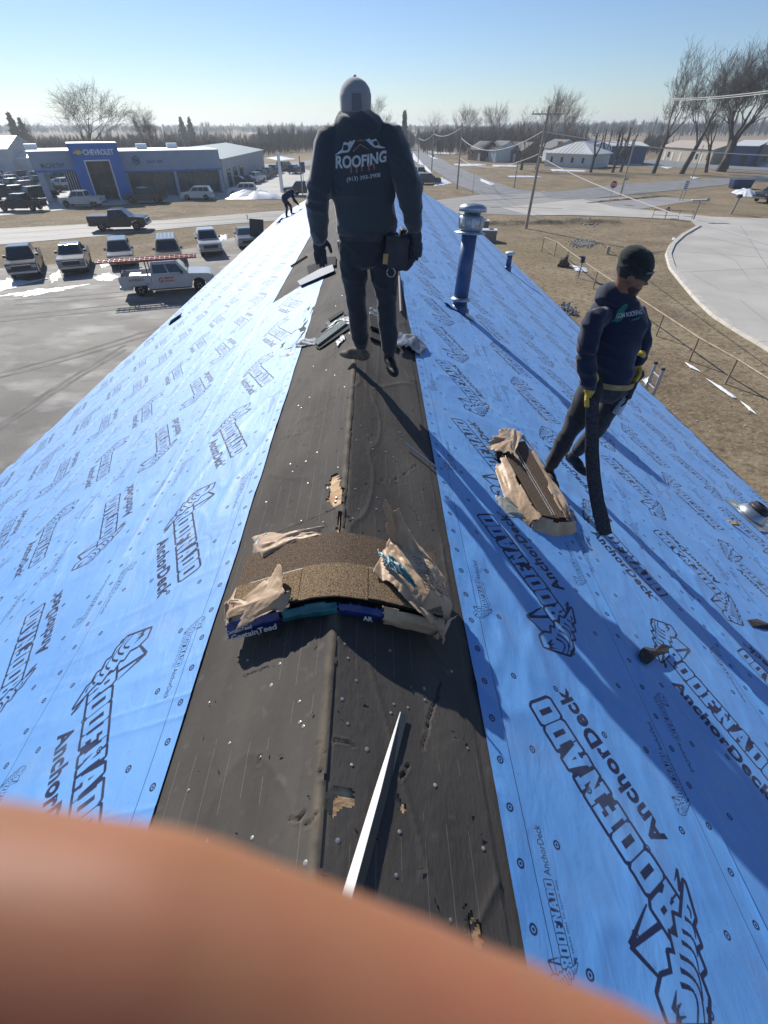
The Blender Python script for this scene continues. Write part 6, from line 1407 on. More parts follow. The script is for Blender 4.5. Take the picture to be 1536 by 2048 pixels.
for x, y_ in ((.15, -.1), (.15, 9.6)): MB().box((x, y_, zf / 2 - .12), (.85, .55, zf - .24)).build('pillar', M_fasc, dl)
MB().box((s1 / 2 + 1.6, 6.5, zf / 2 - .15), (s1 - 3.0, 6.0, zf - .3)).build('glass_lobby', M_dglass, dl)
for k in range(6): MB().box((3.1 + k * (s1 - 3.2) / 5, 3.44, zf / 2 - .15), (.09, .12, zf - .3)).build('mullion', M_let, dl)
# blue portal: two legs and a header, glass behind
pw = s2 - s1; lg = pw * .235
for x in (s1 + lg / 2, s2 - lg / 2): MB().box((x, .4, (zP - 1.9) / 2), (lg, 5.4, zP - 1.9)).build('portal_leg', M_blue, dl)
MB().box(((s1 + s2) / 2, .4, zP - .95), (pw, 5.4, 1.9)).build('portal_header', M_blue, dl); MB().box(((s1 + s2) / 2, .4, zP + .04), (pw + .1, 5.5, .08)).build('portal_coping', M_let, dl)
for (x, z, w_, h_2) in ((s1 + lg + .07, (zP - 1.9) / 2, .14, zP - 1.9), (s2 - lg - .07, (zP - 1.9) / 2, .14, zP - 1.9), ((s1 + s2) / 2, zP - 1.97, pw - 2 * lg - .28, .14)): MB().box((x, -2.3, z), (w_, .2, h_2)).build('portal_trim', M_let, dl)
for k in range(3):
    for j in range(3): MB().box((s1 + lg + .14 + (k + .5) * (pw - 2 * lg - .28) / 3, .8, .05 + (j + .5) * (zP - 2.1) / 3), ((pw - 2 * lg - .28) / 3 - .06, .1, (zP - 2.1) / 3 - .06)).build('glass_pane', M_dglass, dl)
MB().box(((s1 + s2) / 2, 1.4, (zP - 2) / 2), (pw - 2 * lg - .1, .1, zP - 2)).build('portal_back', M_seam, dl)
def sign(s_, x, z, w_, h_2, m_, y_=-.32, name='sign_lettering'): return text_obj(name, s_, w_, h_2, m_, dl, Matrix.Translation((x, y_, z)) @ Euler((R(90), 0, 0)).to_matrix().to_4x4(), offset=.02)
sign('CHEVROLET', dcoord(196, 303), zP - 1.0, pw * .62, .66, M_let, -2.33); sign('McCARTHY', dcoord(106, 331), dz(106, 331), dcoord(131, 331) - dcoord(82, 331), .62, M_dlet, -.33)
# bow-tie emblem
ex, ez = dcoord(156, 303), zP - 1.0; b = MB(); b.prism([(-.7, -.12), (-.62, .12), (-.26, .12), (-.22, .26), (.26, .26), (.30, .12), (.70, .12), (.62, -.12), (.26, -.12), (.22, -.26), (-.26, -.26), (-.30, -.12)], -.04, .04); b.build('emblem', M_gold, dl, loc=(ex, -2.36, ez))
# right wing
s3 = LF; MB().box(((s2 + s3) / 2, 6.2, (zR_ + zr) / 2), (s3 - s2, 12, zR_ - zr)).build('wing_fascia', M_fasc, dl); MB().box(((s2 + s3) / 2, 6.1, zr - .1), (s3 - s2 + .06, 12.1, .2)).build('fascia_band', M_blue, dl)
MB().box(((s2 + s3) / 2, 6.2, zR_ + .05), (s3 - s2 + .2, 12.2, .1)).build('coping', M_let, dl)
MB().box(((s2 + s3) / 2, 6.8, zr / 2 - .1), (s3 - s2 - .3, 11, zr - .2)).build('wing_wall', M_seam, dl)
n = 8
for k in range(n): MB().box((s2 + .5 + (k + .5) * (s3 - s2 - 1) / n, 1.22, zr / 2 - .1), ((s3 - s2 - 1) / n - .12, .12, zr - .5)).build('showroom_pane', M_dglass, dl)
for k in range(3): MB().box((s2 + .3 + k * (s3 - s2 - .6) / 2, .3, zr / 2 - .1), (.5, .5, zr - .2)).build('pillar', M_fasc, dl)
sign('BUICK  GMC', dcoord(310, 321), (zR_ + zr) / 2 - .1, dcoord(327, 321) - dcoord(294, 321), .34, M_dlet, .18); b = MB()
t_ = np.linspace(0, 2 * math.pi, 25); b.tube([(.5 * math.cos(a), 0, .5 * math.sin(a)) for a in t_], .06, 6, cap=False); b.build('emblem_ring', M_dlet, dl, loc=(dcoord(271, 317), .1, (zR_ + zr) / 2 + .1))
for k in (-.28, 0, .28): MB().box((dcoord(271, 317) + k * .8, .1, (zR_ + zr) / 2 + .1 - k * .2), (.16, .05, .42)).build('emblem_shield', M_dlet, dl)
for x, y_, z_ in ((s1 + 3, 5, zF), (s2 + 4, 6, zR_), (s2 + 9, 8, zR_), (s1 - 5, 5, zF)): MB().box((x, y_, z_ + .45), (1.6, 1.2, .7)).build('roof_unit', M_let, dl)
# rear hall
def gable(name, label, p0, p1, depth, h, rh, mw, mr, door=None, overhang=.25, seams=0, cat='building', flip=False):
    p0, p1 = np.array(p0), np.array(p1); L = float(np.linalg.norm(p1 - p0)); a = math.atan2(*(p1 - p0)[::-1]); t_ = thing(name, label, cat, (p0[0], p0[1], 0), a)
    b = MB(); b.add([(0, 0, 0), (L, 0, 0), (L, depth, 0), (0, depth, 0), (0, 0, h), (L, 0, h), (L, depth, h), (0, depth, h), (0, depth / 2, h + rh), (L, depth / 2, h + rh)], [(0, 1, 5, 4), (1, 2, 6, 9, 5), (2, 3, 7, 6), (3, 0, 4, 8, 7)]); b.build('wall', mw, t_)
    o_ = overhang; s_ = rh / (depth / 2)
    for sg in (0, 1):
        ya, yb = (-o_, depth / 2) if sg == 0 else (depth / 2, depth + o_); za, zb = (h - s_ * o_, h + rh) if sg == 0 else (h + rh, h - s_ * o_)
        q = [(-o_, ya, za), (L + o_, ya, za), (L + o_, yb, zb), (-o_, yb, zb)]; b = MB(); b.add([(x, y_, z_ + .02) for x, y_, z_ in q] + [(x, y_, z_ + .14) for x, y_, z_ in q], [(3, 2, 1, 0), (4, 5, 6, 7), (0, 1, 5, 4), (1, 2, 6, 5), (2, 3, 7, 6), (3, 0, 4, 7)]); b.build('roof', mr, t_)
    if seams:
        b = MB()
        for k in range(int(L / seams)): b.box(((k + .5) * seams, -.015, h / 2), (.05, .03, h - .05))
        for k in range(int(depth / seams)): b.box((L + .015, (k + .5) * seams, h / 2), (.03, .05, h - .05)); b.box((-.015, (k + .5) * seams, h / 2), (.03, .05, h - .05))
        b.build('wall_ribs', mw, t_, kind='stuff')
    for d in (door or []):
        x, w_, h_2, m_ = d[:4]; z_ = d[4] if len(d) > 4 else h_2 / 2; MB().box((x, -.03, z_), (w_, .1, h_2)).build('door' if z_ <= h_2 / 2 + .01 else 'window', m_, t_)
    return t_, L
pA, pB = gp(452, 379), gp(531, 345); hd2 = np.array(pB) - np.array(pA)
zh = 5.6
t_, L = gable('service_hall', 'long pale metal service hall with green grey roof behind the showroom', pA, pB, 17, 4.3, 1.3, M_mw, M_roofg, [(L_, 2.6, 2.8, M_dglass) for L_ in (4, 9, 14)], seams=2.0)
# white hall at far left and its lean-to
pA, pB = gp(-230, 352), gp(33, 347)
gable('metal_hall', 'white roofed metal hall at the far left edge behind the car lot', pA, pB, 20, 4.6, 2.2, M_mw, M_wroof, [(20, 3, 3, M_dglass)], seams=3.0)
pA, pB = gp(33, 345), gp(74, 343); gable('metal_shed', 'small metal shed with pale roof right of the white hall', pA, pB, 8, 2.7, .8, M_mw, M_wroof, seams=2.0)
# houses on the right
M_siding = mat('white_siding', (.55, .60, .62), .6, var=.05, scale=2); M_shing = mat('grey_shingle_roof', (.16, .16, .16), .85, var=.2, scale=2); M_ble = mat('slate_blue_metal', (.06, .10, .20), .5, metal=.1, var=.05, scale=1); M_beige = mat('beige_block', (.46, .40, .32), .8, var=.08, scale=1.2); M_beiger = mat('tan_roof', (.42, .36, .30), .8, var=.08, scale=1); M_brick = mat('brown_brick', (.22, .14, .10), .9, var=.2, scale=2)
M_door = mat('dull_white_door', (.68, .66, .6), .6); M_dk = mat('dark_window', (.03, .035, .04), .2, spec=.7)
def hiphouse():
    pA, pB = np.array(gp(1088, 332)), np.array(gp(1178, 337)); L = float(np.linalg.norm(pB - pA)); t_ = thing('hip_roof_house', 'white house with shiny metal hip roof among the bare trees', 'house', (pA[0], pA[1], 0), math.atan2(*(pB - pA)[::-1])); h = 3.0; D = L * .8
    MB().box((L / 2, D / 2, h / 2), (L, D, h)).build('wall', M_siding, t_); b = MB(); o_ = .5
    b.add([(-o_, -o_, h), (L + o_, -o_, h), (L + o_, D + o_, h), (-o_, D + o_, h), (L * .42, D / 2, h + 2.4), (L * .58, D / 2, h + 2.4), (-o_, -o_, h - .15), (L + o_, -o_, h - .15), (L + o_, D + o_, h - .15), (-o_, D + o_, h - .15)], [(0, 1, 5, 4), (1, 2, 5), (2, 3, 4, 5), (3, 0, 4), (9, 8, 7, 6), (6, 7, 1, 0), (7, 8, 2, 1), (8, 9, 3, 2), (9, 6, 0, 3)]); b.build('roof', M_wroof, t_)
    for k in range(12):
        x = L * (k + .5) / 12; zt2 = h + 2.4 * min(1, x / (L * .42), (L - x) / (L * .42)); yt = D / 2 * min(1, x / (L * .42), (L - x) / (L * .42)); MB().tube([(x, -o_, h + .03), (x, yt, zt2 + .03)], .05, 4).build('roof_seam', M_seam, t_)
    for k in range(4): f = MB().box((L * (.15 + .23 * k), -.03, 1.6), (.9, .1, 1.4)).build('window', M_frame, t_); MB().box((L * (.15 + .23 * k), -.09, 1.6), (.7, .03, 1.2)).build('pane', M_dk, f)
    MB().box((L * .05, D / 2, h + 1.6), (1, 1, 1.6)).build('chimney', M_brick, t_)
hiphouse()
pA, pB = gp(1070, 318), gp(1098, 322); gable('rear_house', 'small grey shingled house half hidden behind the hip roofed house', pA, pB, 12, 3.2, 2, M_siding, M_shing, [(2, 1, 1.2, M_dk, 1.6)])
pA, pB = gp(1180, 324), gp(1216, 322); gable('metal_shed', 'grey low shed between the hip roofed house and the blue shed', pA, pB, 12, 4.0, .9, M_mw, M_mw, [(2, 2.4, 2.4, M_dk)])
pA, pB = gp(1216, 329), gp(1286, 329); gable('metal_shed', 'slate blue metal shed with pale roof edge', pA, pB, 14, 4.2, .8, M_ble, M_wroof, [(-1.2, 1.8, 3.4, M_door)], seams=2.5)
pA, pB = gp(1316, 319), gp(1418, 329); t_, L = gable('motel_block', 'long beige single storey motel block with white doors', pA, pB, 12, 3.4, 1.6, M_beige, M_beiger, [(x, 1.0, 2.3, M_door) for x in (3, 7, 11, 17, 21)] + [(x, .9, 1.3, M_dk, 1.6) for x in (5, 19, 24)])
pA, pB = gp(1450, 331), gp(1500, 333); gable('motel_block', 'blue grey gabled building beside the thick tree trunks', pA, pB, 30, 4.4, 1.0, M_ble, M_wroof, [(4, 1.2, 2.4, M_dk), (9, 1, 1.2, M_dk, 1.8)])
pA, pB = gp(1500, 330), gp(1640, 336); gable('motel_block', 'tan hall at the right picture border with pale roof', pA, pB, 16, 4.6, 1.0, M_beige, M_wroof, [(5, 1, 2.2, M_dk)])
for (a_, c_2, d, h, rh, mw, mr, lb) in (((935, 320), (958, 322), 9, 2.8, 2, M_brick, M_shing, 'brown brick house behind the far lawn, left one'), ((966, 321), (990, 324), 9, 2.8, 2.2, M_siding, M_shing, 'pale house with dark roof behind the far lawn'), ((1002, 322), (1040, 325), 9, 2.8, 2, M_brick, M_shing, 'low brown house behind the large bare tree'),
                                        ((820, 286), (856, 286), 10, 3, 1.2, M_siding, M_wroof, 'far white building at the end of the side road')):
    gable('small_house', lb, gp(*a_), gp(*c_2), d, h, rh, mw, mr, [(2.5, 1, 1.3, M_dk, 1.6), (6, 1, 2.0, M_door)], cat='house')

# ================================================================ POLES, SIGNS, FENCES
M_wood = mat('weathered_pole', (.34, .30, .26), .9, var=.2, scale=3, stretch=(4, 4, .4)); M_wire = mat('pale_cable', (.45, .44, .42), .5); M_galvp = mat('galv_post', (.30, .30, .29), .5, metal=.5)
def pole(base, topy, lab, r_=.15, arm=None, cat='utility pole', name='utility_pole', mt=None, lamp=False, lean=None):
    g = G(*base); z = hgt(g[0], g[1], topy); t_ = thing(name, lab, cat, (g[0], g[1], 0)); MB().tube([(0, 0, 0), (lean or 0, 0, z)], [r_, r_ * .7], 10).build('shaft', mt or M_wood, t_)
    if arm: MB().box((lean or 0, 0, z - .6), (arm, .10, .10)).build('crossarm', M_wood, t_, rot=(0, 0, .12)); [MB().lathe([(.05, 0), (.07, .08), (.04, .16)], 8).build('insulator', M_galvp, t_, loc=((lean or 0) + arm * k, 0, z - .52)) for k in (-.45, -.2, .2, .45)]
    if lamp: MB().tube([(0, 0, z), (.3, -.2, z + .25), (1.0, -.7, z + .3)], .04, 6).build('lamp_arm', M_galvp, t_); MB().ell((1.2, -.85, z + .28), (.28, .2, .1), 0, None, 6).build('lamp_head', M_let, t_)
    return t_, g, z
p1, gA, zA = pole((1052, 457), 212, 'tall wooden utility pole with crossarm by the near lawn', .16, 3.4, lean=.25)
p2, gB, zB = pole((914, 378), 246, 'utility pole on the left verge of the side road junction', .15, 2.2)
p3, gC, zC = pole((863, 345), 262, 'second utility pole along the side road', .14, 2.0); p4, gD, zD = pole((836, 326), 272, 'third utility pole along the side road', .14, 1.8)
pole((817, 312), 258, 'far utility pole at the end of the side road', .13); pole((1028, 376), 325, 'slender leaning pole on the middle lawn', .10)
pole((945, 388), 348, 'thin marker post at the road junction', .04, cat='post', name='marker_post', mt=M_galvp)
p5, gE, zE = pole((1240, 392), 283, 'grey pole with street sign by the cross road', .12, lamp=False); pole((1383, 360), 290, 'thin grey pole in front of the thick tree', .10, mt=M_galvp)
for px, py, ty, lb in ((1343, 290, 200, 'far twin pole left of the leaning tree'), (1354, 290, 200, 'far twin pole right of its neighbour')): pole((px, py), ty, lb, .3)
pole((565, 385), 305, 'pale dealership sign pylon near the road', .32, cat='sign pylon', name='sign_pylon', mt=M_let); pole((606, 395), 312, 'dark pole with small board behind the bent worker', .1, mt=M_galvp)
pole((586, 252), 233, 'tall thin light mast on the horizon', .5, mt=M_galvp, cat='light mast', name='light_mast')
g = G(608, 388); z = hgt(g[0], g[1], 324); bs_ = thing('notice_board', 'small dark board on a post behind the bent worker', 'sign', (g[0] + .1, g[1], 0)); MB().box((0, 0, z - .7), (.9, .06, 1.4)).build('board', M_dlet, bs_); MB().tube([(0, .1, 0), (0, .1, z - .2)], .05, 6).build('post', M_galvp, bs_)
def cable(a, c, sag, lab, r_=.018, m_=None):
    a, c = Vector(a), Vector(c); P = []
    for k in range(25): t = k / 24; p = a.lerp(c, t); p.z -= sag * 4 * t * (1 - t); P.append(p - a)
    MB().tube(P, r_, 5).build('power_cable', m_ or M_wire, loc=a, label=lab, cat='cable', group='cables between the poles')
def atz(px, py, x, y): return hgt(x, y, py)
end1 = atY(1560, 496, 17); start1 = Vector((gA[0] + .1, gA[1], hgt(gA[0], gA[1], 312)))
cable(start1, end1, .35, 'thick pale service drop cable running to the lower right', .028)
far = atY(1700, 314, 48); cable(Vector((gA[0] + .15, gA[1], hgt(gA[0], gA[1], 263))), far, .5, 'pale cable running right across the tree trunks', .03)
for k, (pa_, pb2) in enumerate((((1345, 197), (1640, 167)), ((1345, 200), (1640, 172)))):
    a = atY(*pa_, 120); c = atY(*pb2, 60); cable(a, c, .3, ('upper pale sky cable through the right trees', 'lower pale sky cable through the right trees')[k], .05)
for k, (ya, yb, sg) in enumerate(((263, 276, 1.6), (308, 316, 1.2))): cable(Vector((gA[0], gA[1], hgt(gA[0], gA[1], ya))), Vector((gB[0], gB[1], hgt(gB[0], gB[1], yb))), sg, ('upper cable from the tall pole to the junction pole', 'lower cable from the tall pole to the junction pole')[k], .03)
cable(Vector((gB[0], gB[1], zB - .5)), Vector((gC[0], gC[1], zC - .5)), .8, 'cable between the junction pole and the second pole', .04); cable(Vector((gC[0], gC[1], zC - .5)), Vector((gD[0], gD[1], zD - .5)), .8, 'cable between the second and third side road poles', .05)
cable(Vector((gB[0], gB[1], hgt(gB[0], gB[1], 276))), Vector(tuple(G(960, 330))) + Vector((0, 0, .5)), .3, 'guy cable sloping down from the junction pole', .03)
# stop signs
M_stop = mat('stop_red', (.30, .025, .03), .5); M_signw = mat('sign_white', (.65, .65, .62), .6)
def stopsign(base, cy, lab, face=0.0, back=False, r_=.38):
    g = G(*base); z = hgt(g[0], g[1], cy); t_ = thing('stop_sign', lab, 'stop sign', (g[0], g[1], 0), face)
    MB().tube([(0, .05, 0), (0, .05, z + .3)], .035, 6).build('post', M_galvp, t_)
    oc = [(r_ * math.cos(a), r_ * math.sin(a)) for a in np.arange(8) * math.pi / 4 + math.pi / 8]; MB().prism(oc, -.012, .012).build('sign_border', M_signw, t_, loc=(0, 0, z)); MB().prism([(x * .93, z_ * .93) for x, z_ in oc], -.020, -.010).build('sign_face', M_stop, t_, loc=(0, 0, z))
    text_obj('sign_lettering', 'STOP', r_ * 1.45, r_ * .62, M_signw, t_, Matrix.Translation((0, -.024, z)) @ Euler((R(90), 0, 0)).to_matrix().to_4x4(), offset=.02)
stopsign((1218, 406), 369, 'red stop sign on the verge between road and driveway', R(-12), r_=.5)
stopsign((1330, 436), 419, 'small red stop sign lying low beside the driveway gate', R(5), r_=.33)
g = G(1362, 402); z1_, z2_ = hgt(g[0], g[1], 360), hgt(g[0], g[1], 381); ws = thing('white_notice_sign', 'tall narrow white notice sign on two posts at the lawn', 'sign', (g[0], g[1], 0), R(-15))
MB().box((0, 0, (z1_ + z2_) / 2), (.62, .05, z1_ - z2_)).build('board', M_signw, ws); [MB().tube([(s_, .05, 0), (s_, .05, z1_)], .05, 6).build('post', M_galvp, ws) for s_ in (-.22, .22)]
for k in range(4): MB().box((0, -.03, z2_ + (z1_ - z2_) * (.2 + .2 * k)), (.42, .01, .09)).build('faded_line', M_dlet, ws)
g = G(1244, 385); zs = hgt(g[0], g[1], 358); ss_ = thing('street_sign', 'small street name sign fixed to the grey road pole', 'sign', (g[0], g[1] - .2, 0)); MB().box((0, 0, zs), (.8, .03, .24)).build('upper_blade', M_galvp, ss_); MB().box((0, .0, zs - .35), (.03, .8, .24)).build('lower_blade', M_galvp, ss_); MB().tube([(0, .05, 0), (0, .05, zs + .1)], .03, 6).build('post', M_galvp, ss_)
# mailbox shelf and gate post beside the driveway mouth
g = G(1386, 441); zt_ = hgt(g[0], g[1], 402); mb_ = thing('mailbox_stand', 'leaning post with a plank of snow capped mailboxes at the driveway mouth', 'mailbox stand', (g[0], g[1], 0)); MB().tube([(0, 0, 0), (.0, 0, zt_)], .09, 8).build('post', M_wood, mb_); MB().box((-.05, 0, zt_ + .02), (2.1, .35, .1)).build('plank', M_wood, mb_); MB().box((-.2, 0, zt_ + .12), (1.7, .3, .08)).build('snow_cap', M_snow, mb_); MB().box((.85, 0, zt_ + .2), (.4, .3, .22)).build('mailbox', M_galvp, mb_)
g = G(1462, 428); zt_ = hgt(g[0], g[1], 394); mb2 = thing('mailbox_stand', 'slanting post beside the crumpled snow heap', 'post', (g[0], g[1], 0)); MB().tube([(0, 0, 0), (.25, 0, zt_)], .12, 8).build('post', M_wood, mb2); MB().box((.2, 0, zt_ + .1), (.5, .4, .35)).build('dark_box', M_black, mb2)
g = G(1478, 377); bx_ = thing('dumpster', 'low blue box container standing on the far lawn', 'container', (g[0], g[1], 0), R(-5)); b = MB(); frustum(b, -1.6, 1.6, .8, .1, -1.75, 1.75, .95, 1.3); bev(b.build('container_body', PB, bx_), .04); MB().box((0, 0, 1.36), (3.6, 1.95, .08)).build('lid', M_dlet, bx_)
g = G(1318, 432); gt = thing('pipe_gate', 'thin open pipe gate leaning along the driveway edge', 'gate', (g[0], g[1], 0))
for p, q in (((1302, 436), (1308, 408)), ((1352, 422), (1356, 415))): pass
gg = [G(1304, 437), G(1382, 441)]; 
for f_ in (0, .33, .66, 1.0): p = gg[0] * (1 - f_) + gg[1] * f_; MB().tube([tuple(p - g), tuple(p - g + np.array([0, 0, 1.0]))], .03, 6).build('gate_post', M_drip, gt)
for zz_ in (.4, .95): MB().tube([tuple(gg[0] - g + np.array([0, 0, zz_])), tuple(gg[1] - g + np.array([0, 0, zz_]))], .025, 6).build('gate_rail', M_drip, gt)
# long pipe railing on the lawn
M_pipe = mat('rusty_railing', (.34, .28, .20), .7, metal=.2, var=.2, scale=4)
rb = [(1083, 503), (1108, 513), (1130, 533), (1186, 578), (1312, 672), (1378, 722), (1450, 768), (1536, 830), (1640, 905)]
tops = [(1092, 466), (1117, 484), (1139, 499), (1196, 537), (1333, 617), (1400, 657), (1478, 705), (1568, 762), (1690, 840)]
g0 = G(*rb[0]); rl = thing('pipe_railing', 'long thin rusty pipe railing running across the dry lawn', 'railing', tuple(g0)); tp = []
for (a, c) in zip(rb, tops): p = G(*a); z = hgt(p[0], p[1], c[1]); z = min(max(z, .85), 1.15); MB().tube([tuple(p - g0), tuple(p - g0 + np.array([0, 0, z]))], .045, 6).build('post', M_pipe, rl); tp.append(p - g0 + np.array([0, 0, z]))
MB().tube([tuple(p) for p in tp], .042, 6).build('top_rail', M_pipe, rl); MB().tube([tuple(G(*rb[0]) - g0 + np.array([0, 0, .5])), tuple(G(*rb[1]) - g0 + np.array([0, 0, .12]))], .03, 6).build('low_rail', M_pipe, rl)
# small things on the lawn
M_stone = mat('rubble_stone', (.17, .16, .15), .95, c2=(.34, .32, .30), scale=4, bump=.5, bscale=10); M_stump = mat('stump_wood', (.09, .07, .06), .95, var=.3, scale=8)
g = G(1125, 533); st_ = thing('tree_stump', 'dark gnarled stump at the foot of the railing', 'stump', tuple(g)); organic('stump_wood', lambda b: (b.ell((0, 0, .25), (.38, .32, .38)), b.ell((.3, .1, .15), (.25, .2, .25)), b.ell((-.3, 0, .1), (.2, .2, .2)), cap(b, [(.1, 0, .4), (.25, .1, .75)], [.15, .1])), M_stump, st_, .05, 1, folds=.08, fscale=3)
g = G(1156, 556); z = hgt(g[0], g[1], 512); mp = thing('blue_meter_post', 'small post with dark blue cap and box on the lawn', 'meter post', (g[0], g[1], 0)); MB().tube([(0, 0, 0), (.05, 0, z)], .045, 6).build('post', M_galvp, mp); MB().box((.02, 0, z - .25), (.26, .2, .4)).build('box', PB, mp); MB().box((-.1, 0, z - .05), (.34, .25, .07)).build('cap', M_black, mp); MB().tube([(-.2, 0, 0), (0, 0, .6)], .03, 6).build('brace', M_galvp, mp)
g = G(1214, 508); MB().lathe([(.16, 0), (.15, .5), (.12, .62), (0, .64)], 12).build('bollard', mat('yellowed_post', (.42, .36, .26), .8), loc=tuple(g), label='short tan bollard standing alone on the dry lawn', cat='bollard')
b = MB()
for k in range(420):
    g = G(random.gauss(1168, 12), random.gauss(488, 3.2)); s_ = random.uniform(.06, .17); b.box((g[0], g[1], .04), (s_, s_, s_ * .8), 0, None, .6)
b.build('gravel_patch', M_stone, kind='stuff', label='oval patch of grey gravel on the dry lawn', cat='gravel')
b = MB()
for k in range(260):
    t = random.random(); g = G(1150 + t * 30 + random.gauss(0, 10), 441 + t * 6 + random.gauss(0, 2)); s_ = random.uniform(.08, .28); b.box((g[0], g[1], .06), (s_, s_, s_ * .7), 0, None, .6)
b.build('rubble', M_stone, kind='stuff', label='grey rubble spilling in the ditch by the road', cat='rubble')
b = MB()
for k in range(160):
    t = random.random(); g = G(1122 + t * 25 + random.gauss(0, 4), 612 + t * 18 + random.gauss(0, 2)); s_ = random.uniform(.03, .10); b.box((g[0], g[1], .05 + random.random() * .2), (s_ * 2, s_, s_), 0, None, .6)
b.build('glass_shards', M_wrapgr, kind='stuff', label='heap of shiny torn film on the ground below the right eave', cat='litter')
# litter specks and leaf clumps on the dry lawn
b = MB()
for k in range(700):
    x = random.uniform(8, 26); y = random.uniform(6, 44); s_ = random.uniform(.02, .09); b.box((x, y, .015), (s_, s_ * .7, .02), 0, Matrix.Translation((0, 0, 0)))
b.build('leaf_litter', mat('pale_litter', (.42, .36, .28), .9, var=.5, scale=.5), kind='stuff')
# equipment boxes beyond the far end of the roof, right
M_box2 = mat('dull_metal_box', (.15, .17, .18), .5, metal=.3)
for px, py, w_, d_, h_2, lb in ((978, 484, 1.5, 1.1, .95, 'dark metal cabinet with pale lid nearest the right eave'), (965, 462, 1.4, 1.0, .9, 'dark metal cabinet behind the nearest one'), (935, 447, 1.6, 1.2, .9, 'pale topped cabinet farthest along the right eave')):
    g = G(px, py); cb_ = thing('equipment_cabinet', lb, 'cabinet', (g[0], g[1] + .6, 0), R(-8), 'metal cabinets beyond the right eave'); bev(MB().box((0, 0, h_2 / 2), (w_, d_, h_2)).build('cabinet_body', M_box2, cb_), .03); MB().box((0, 0, h_2 + .03), (w_ + .08, d_ + .08, .06)).build('lid', M_let, cb_)
    MB().lathe([(.25, 0), (.25, .05), (0, .06)], 16).build('fan_grille', M_black, cb_, loc=(.2, 0, h_2 + .06))
# ================================================================ TREES
M_bark = mat('grey_bark', (.115, .098, .085), .95, var=.25, scale=1.5); M_bark2 = mat('dark_bark', (.095, .082, .072), .95, var=.25, scale=1.5); M_twig = mat('twigs', (.15, .118, .10), .95, var=.2, scale=.3)
M_ever = mat('evergreen_needles', (.028, .045, .032), .9, var=.35, scale=1.2)
def tree_mesh(seed, H=14, trunk=.3, spread=.62, fork=.25, lean=(0, 0), levels=6, nb=(3, 4), r0=.45, upb=.35, twigw=.0135):
    rd = random.Random(seed); segs = [[], []]
    def grow(p, d, L, r, lv):
        n = 4 if lv < 3 else 3; q = p; pts = [p]; rs = [r]; dd = d
        for k in range(n):
            dd = (dd + Vector((rd.gauss(0, 1), rd.gauss(0, 1), rd.gauss(0, .6))) * (.09 + .035 * lv) + Vector((0, 0, .06 * upb))).normalized(); q = q + dd * L / n; pts.append(q); rs.append(r * (1 - .42 * (k + 1) / n))
        segs[0 if lv < 2 else 1].append((pts, rs, lv))
        if lv >= levels: return
        m = rd.randint(*nb) if lv else rd.randint(3, 4)
        for i in range(m):
            t = (.22 + .78 * (i + 1) / m) if lv else (.62 + .38 * (i + 1) / m); k = min(int(t * n), n - 1); f = t * n - k; bp_ = pts[k].lerp(pts[k + 1], f)
            ax = dd.orthogonal().normalized(); ax.rotate(Matrix.Rotation(rd.uniform(0, 6.28), 3, dd)); ang = rd.uniform(.3, .75) * (1.1 if lv < 2 else 1)
            if i == m - 1: ang *= .35
            nd = (dd * math.cos(ang) + ax * math.sin(ang) + Vector((0, 0, upb * .35))).normalized()
            grow(bp_, nd, L * rd.uniform(spread + .04, spread + .26), max(rs[min(k + 1, n)] * rd.uniform(.42, .68), twigw * .5), lv + 1)
    grow(Vector((0, 0, -.1)), Vector((lean[0], lean[1], 1)).normalized(), H * fork, r0, 0)
    zs = max(p.z for s_ in segs for pts, _, _ in s_ for p in pts); out = []
    for s_ in segs:
        b = MB()
        for pts, rs, lv in s_:
            pts = [p * (H / zs) for p in pts]; b.tube(pts, [max(q, twigw * (.55 if lv >= levels else 1)) for q in rs], 7 if lv < 2 else (4 if lv < 4 else 3), cap=False)
        out.append(b)
    return out
TM = {}
def tree(base, topy, lab, key, rot=0.0, mt=None, lean=(0, 0), group='bare trees around the lot', width=1.0, **kw):
    g = G(*base); H = hgt(g[0], g[1], topy)
    if key not in TM:
        tb, cb_ = tree_mesh(key, 14, lean=lean, **kw); TM[key] = (tb.mesh('trunk', mt or M_bark, True), cb_.mesh('branches', M_twig if mt is None else mt, True))
    t_ = thing('bare_tree', lab, 'tree', (g[0], g[1], 0), rot, group); s_ = H / 14
    for nm, me in zip(('trunk', 'branches'), TM[key]): o = link(nm, me, t_); o.scale = (s_ * width, s_ * width, s_)
    return t_
big = dict(levels=6, nb=(3, 4), r0=.36, twigw=.0135)
tree((185, 335), 150, 'broad crowned bare tree rising behind the blue portal', 3, .4, width=1.5, fork=.22, **big)
tree((308, 335), 190, 'smaller bare tree behind the dealership wing', 5, 1.4, width=1.1, **big)
tree((90, 325), 225, 'low bare tree left of the broad crowned one', 8, 2.0, width=1.2, fork=.18, levels=5, nb=(3, 4), r0=.35, twigw=.0135)
tree((755, 300), 188, 'bare tree seen past the shoulder of the standing worker', 9, .3, **big)
tree((866, 315), 215, 'dense bare tree by the side road', 8, .7, width=1.3)
tree((938, 320), 198, 'fan shaped bare tree left of the tall pole', 12, 0, width=1.0, fork=.16, upb=.6, levels=6, nb=(3, 4), r0=.35, twigw=.0135)
tree((985, 322), 195, 'fan shaped bare tree beside its left neighbour', 12, 2.2, width=.95)
tree((1042, 340), 205, 'bare tree with dark double trunk behind the tall pole', 14, 0, width=1.0, fork=.2, upb=.5, levels=6, nb=(3, 4), r0=.45, twigw=.0135)
tree((1072, 340), 158, 'tallest bare tree right of the utility pole', 12, 4.0, width=.9)
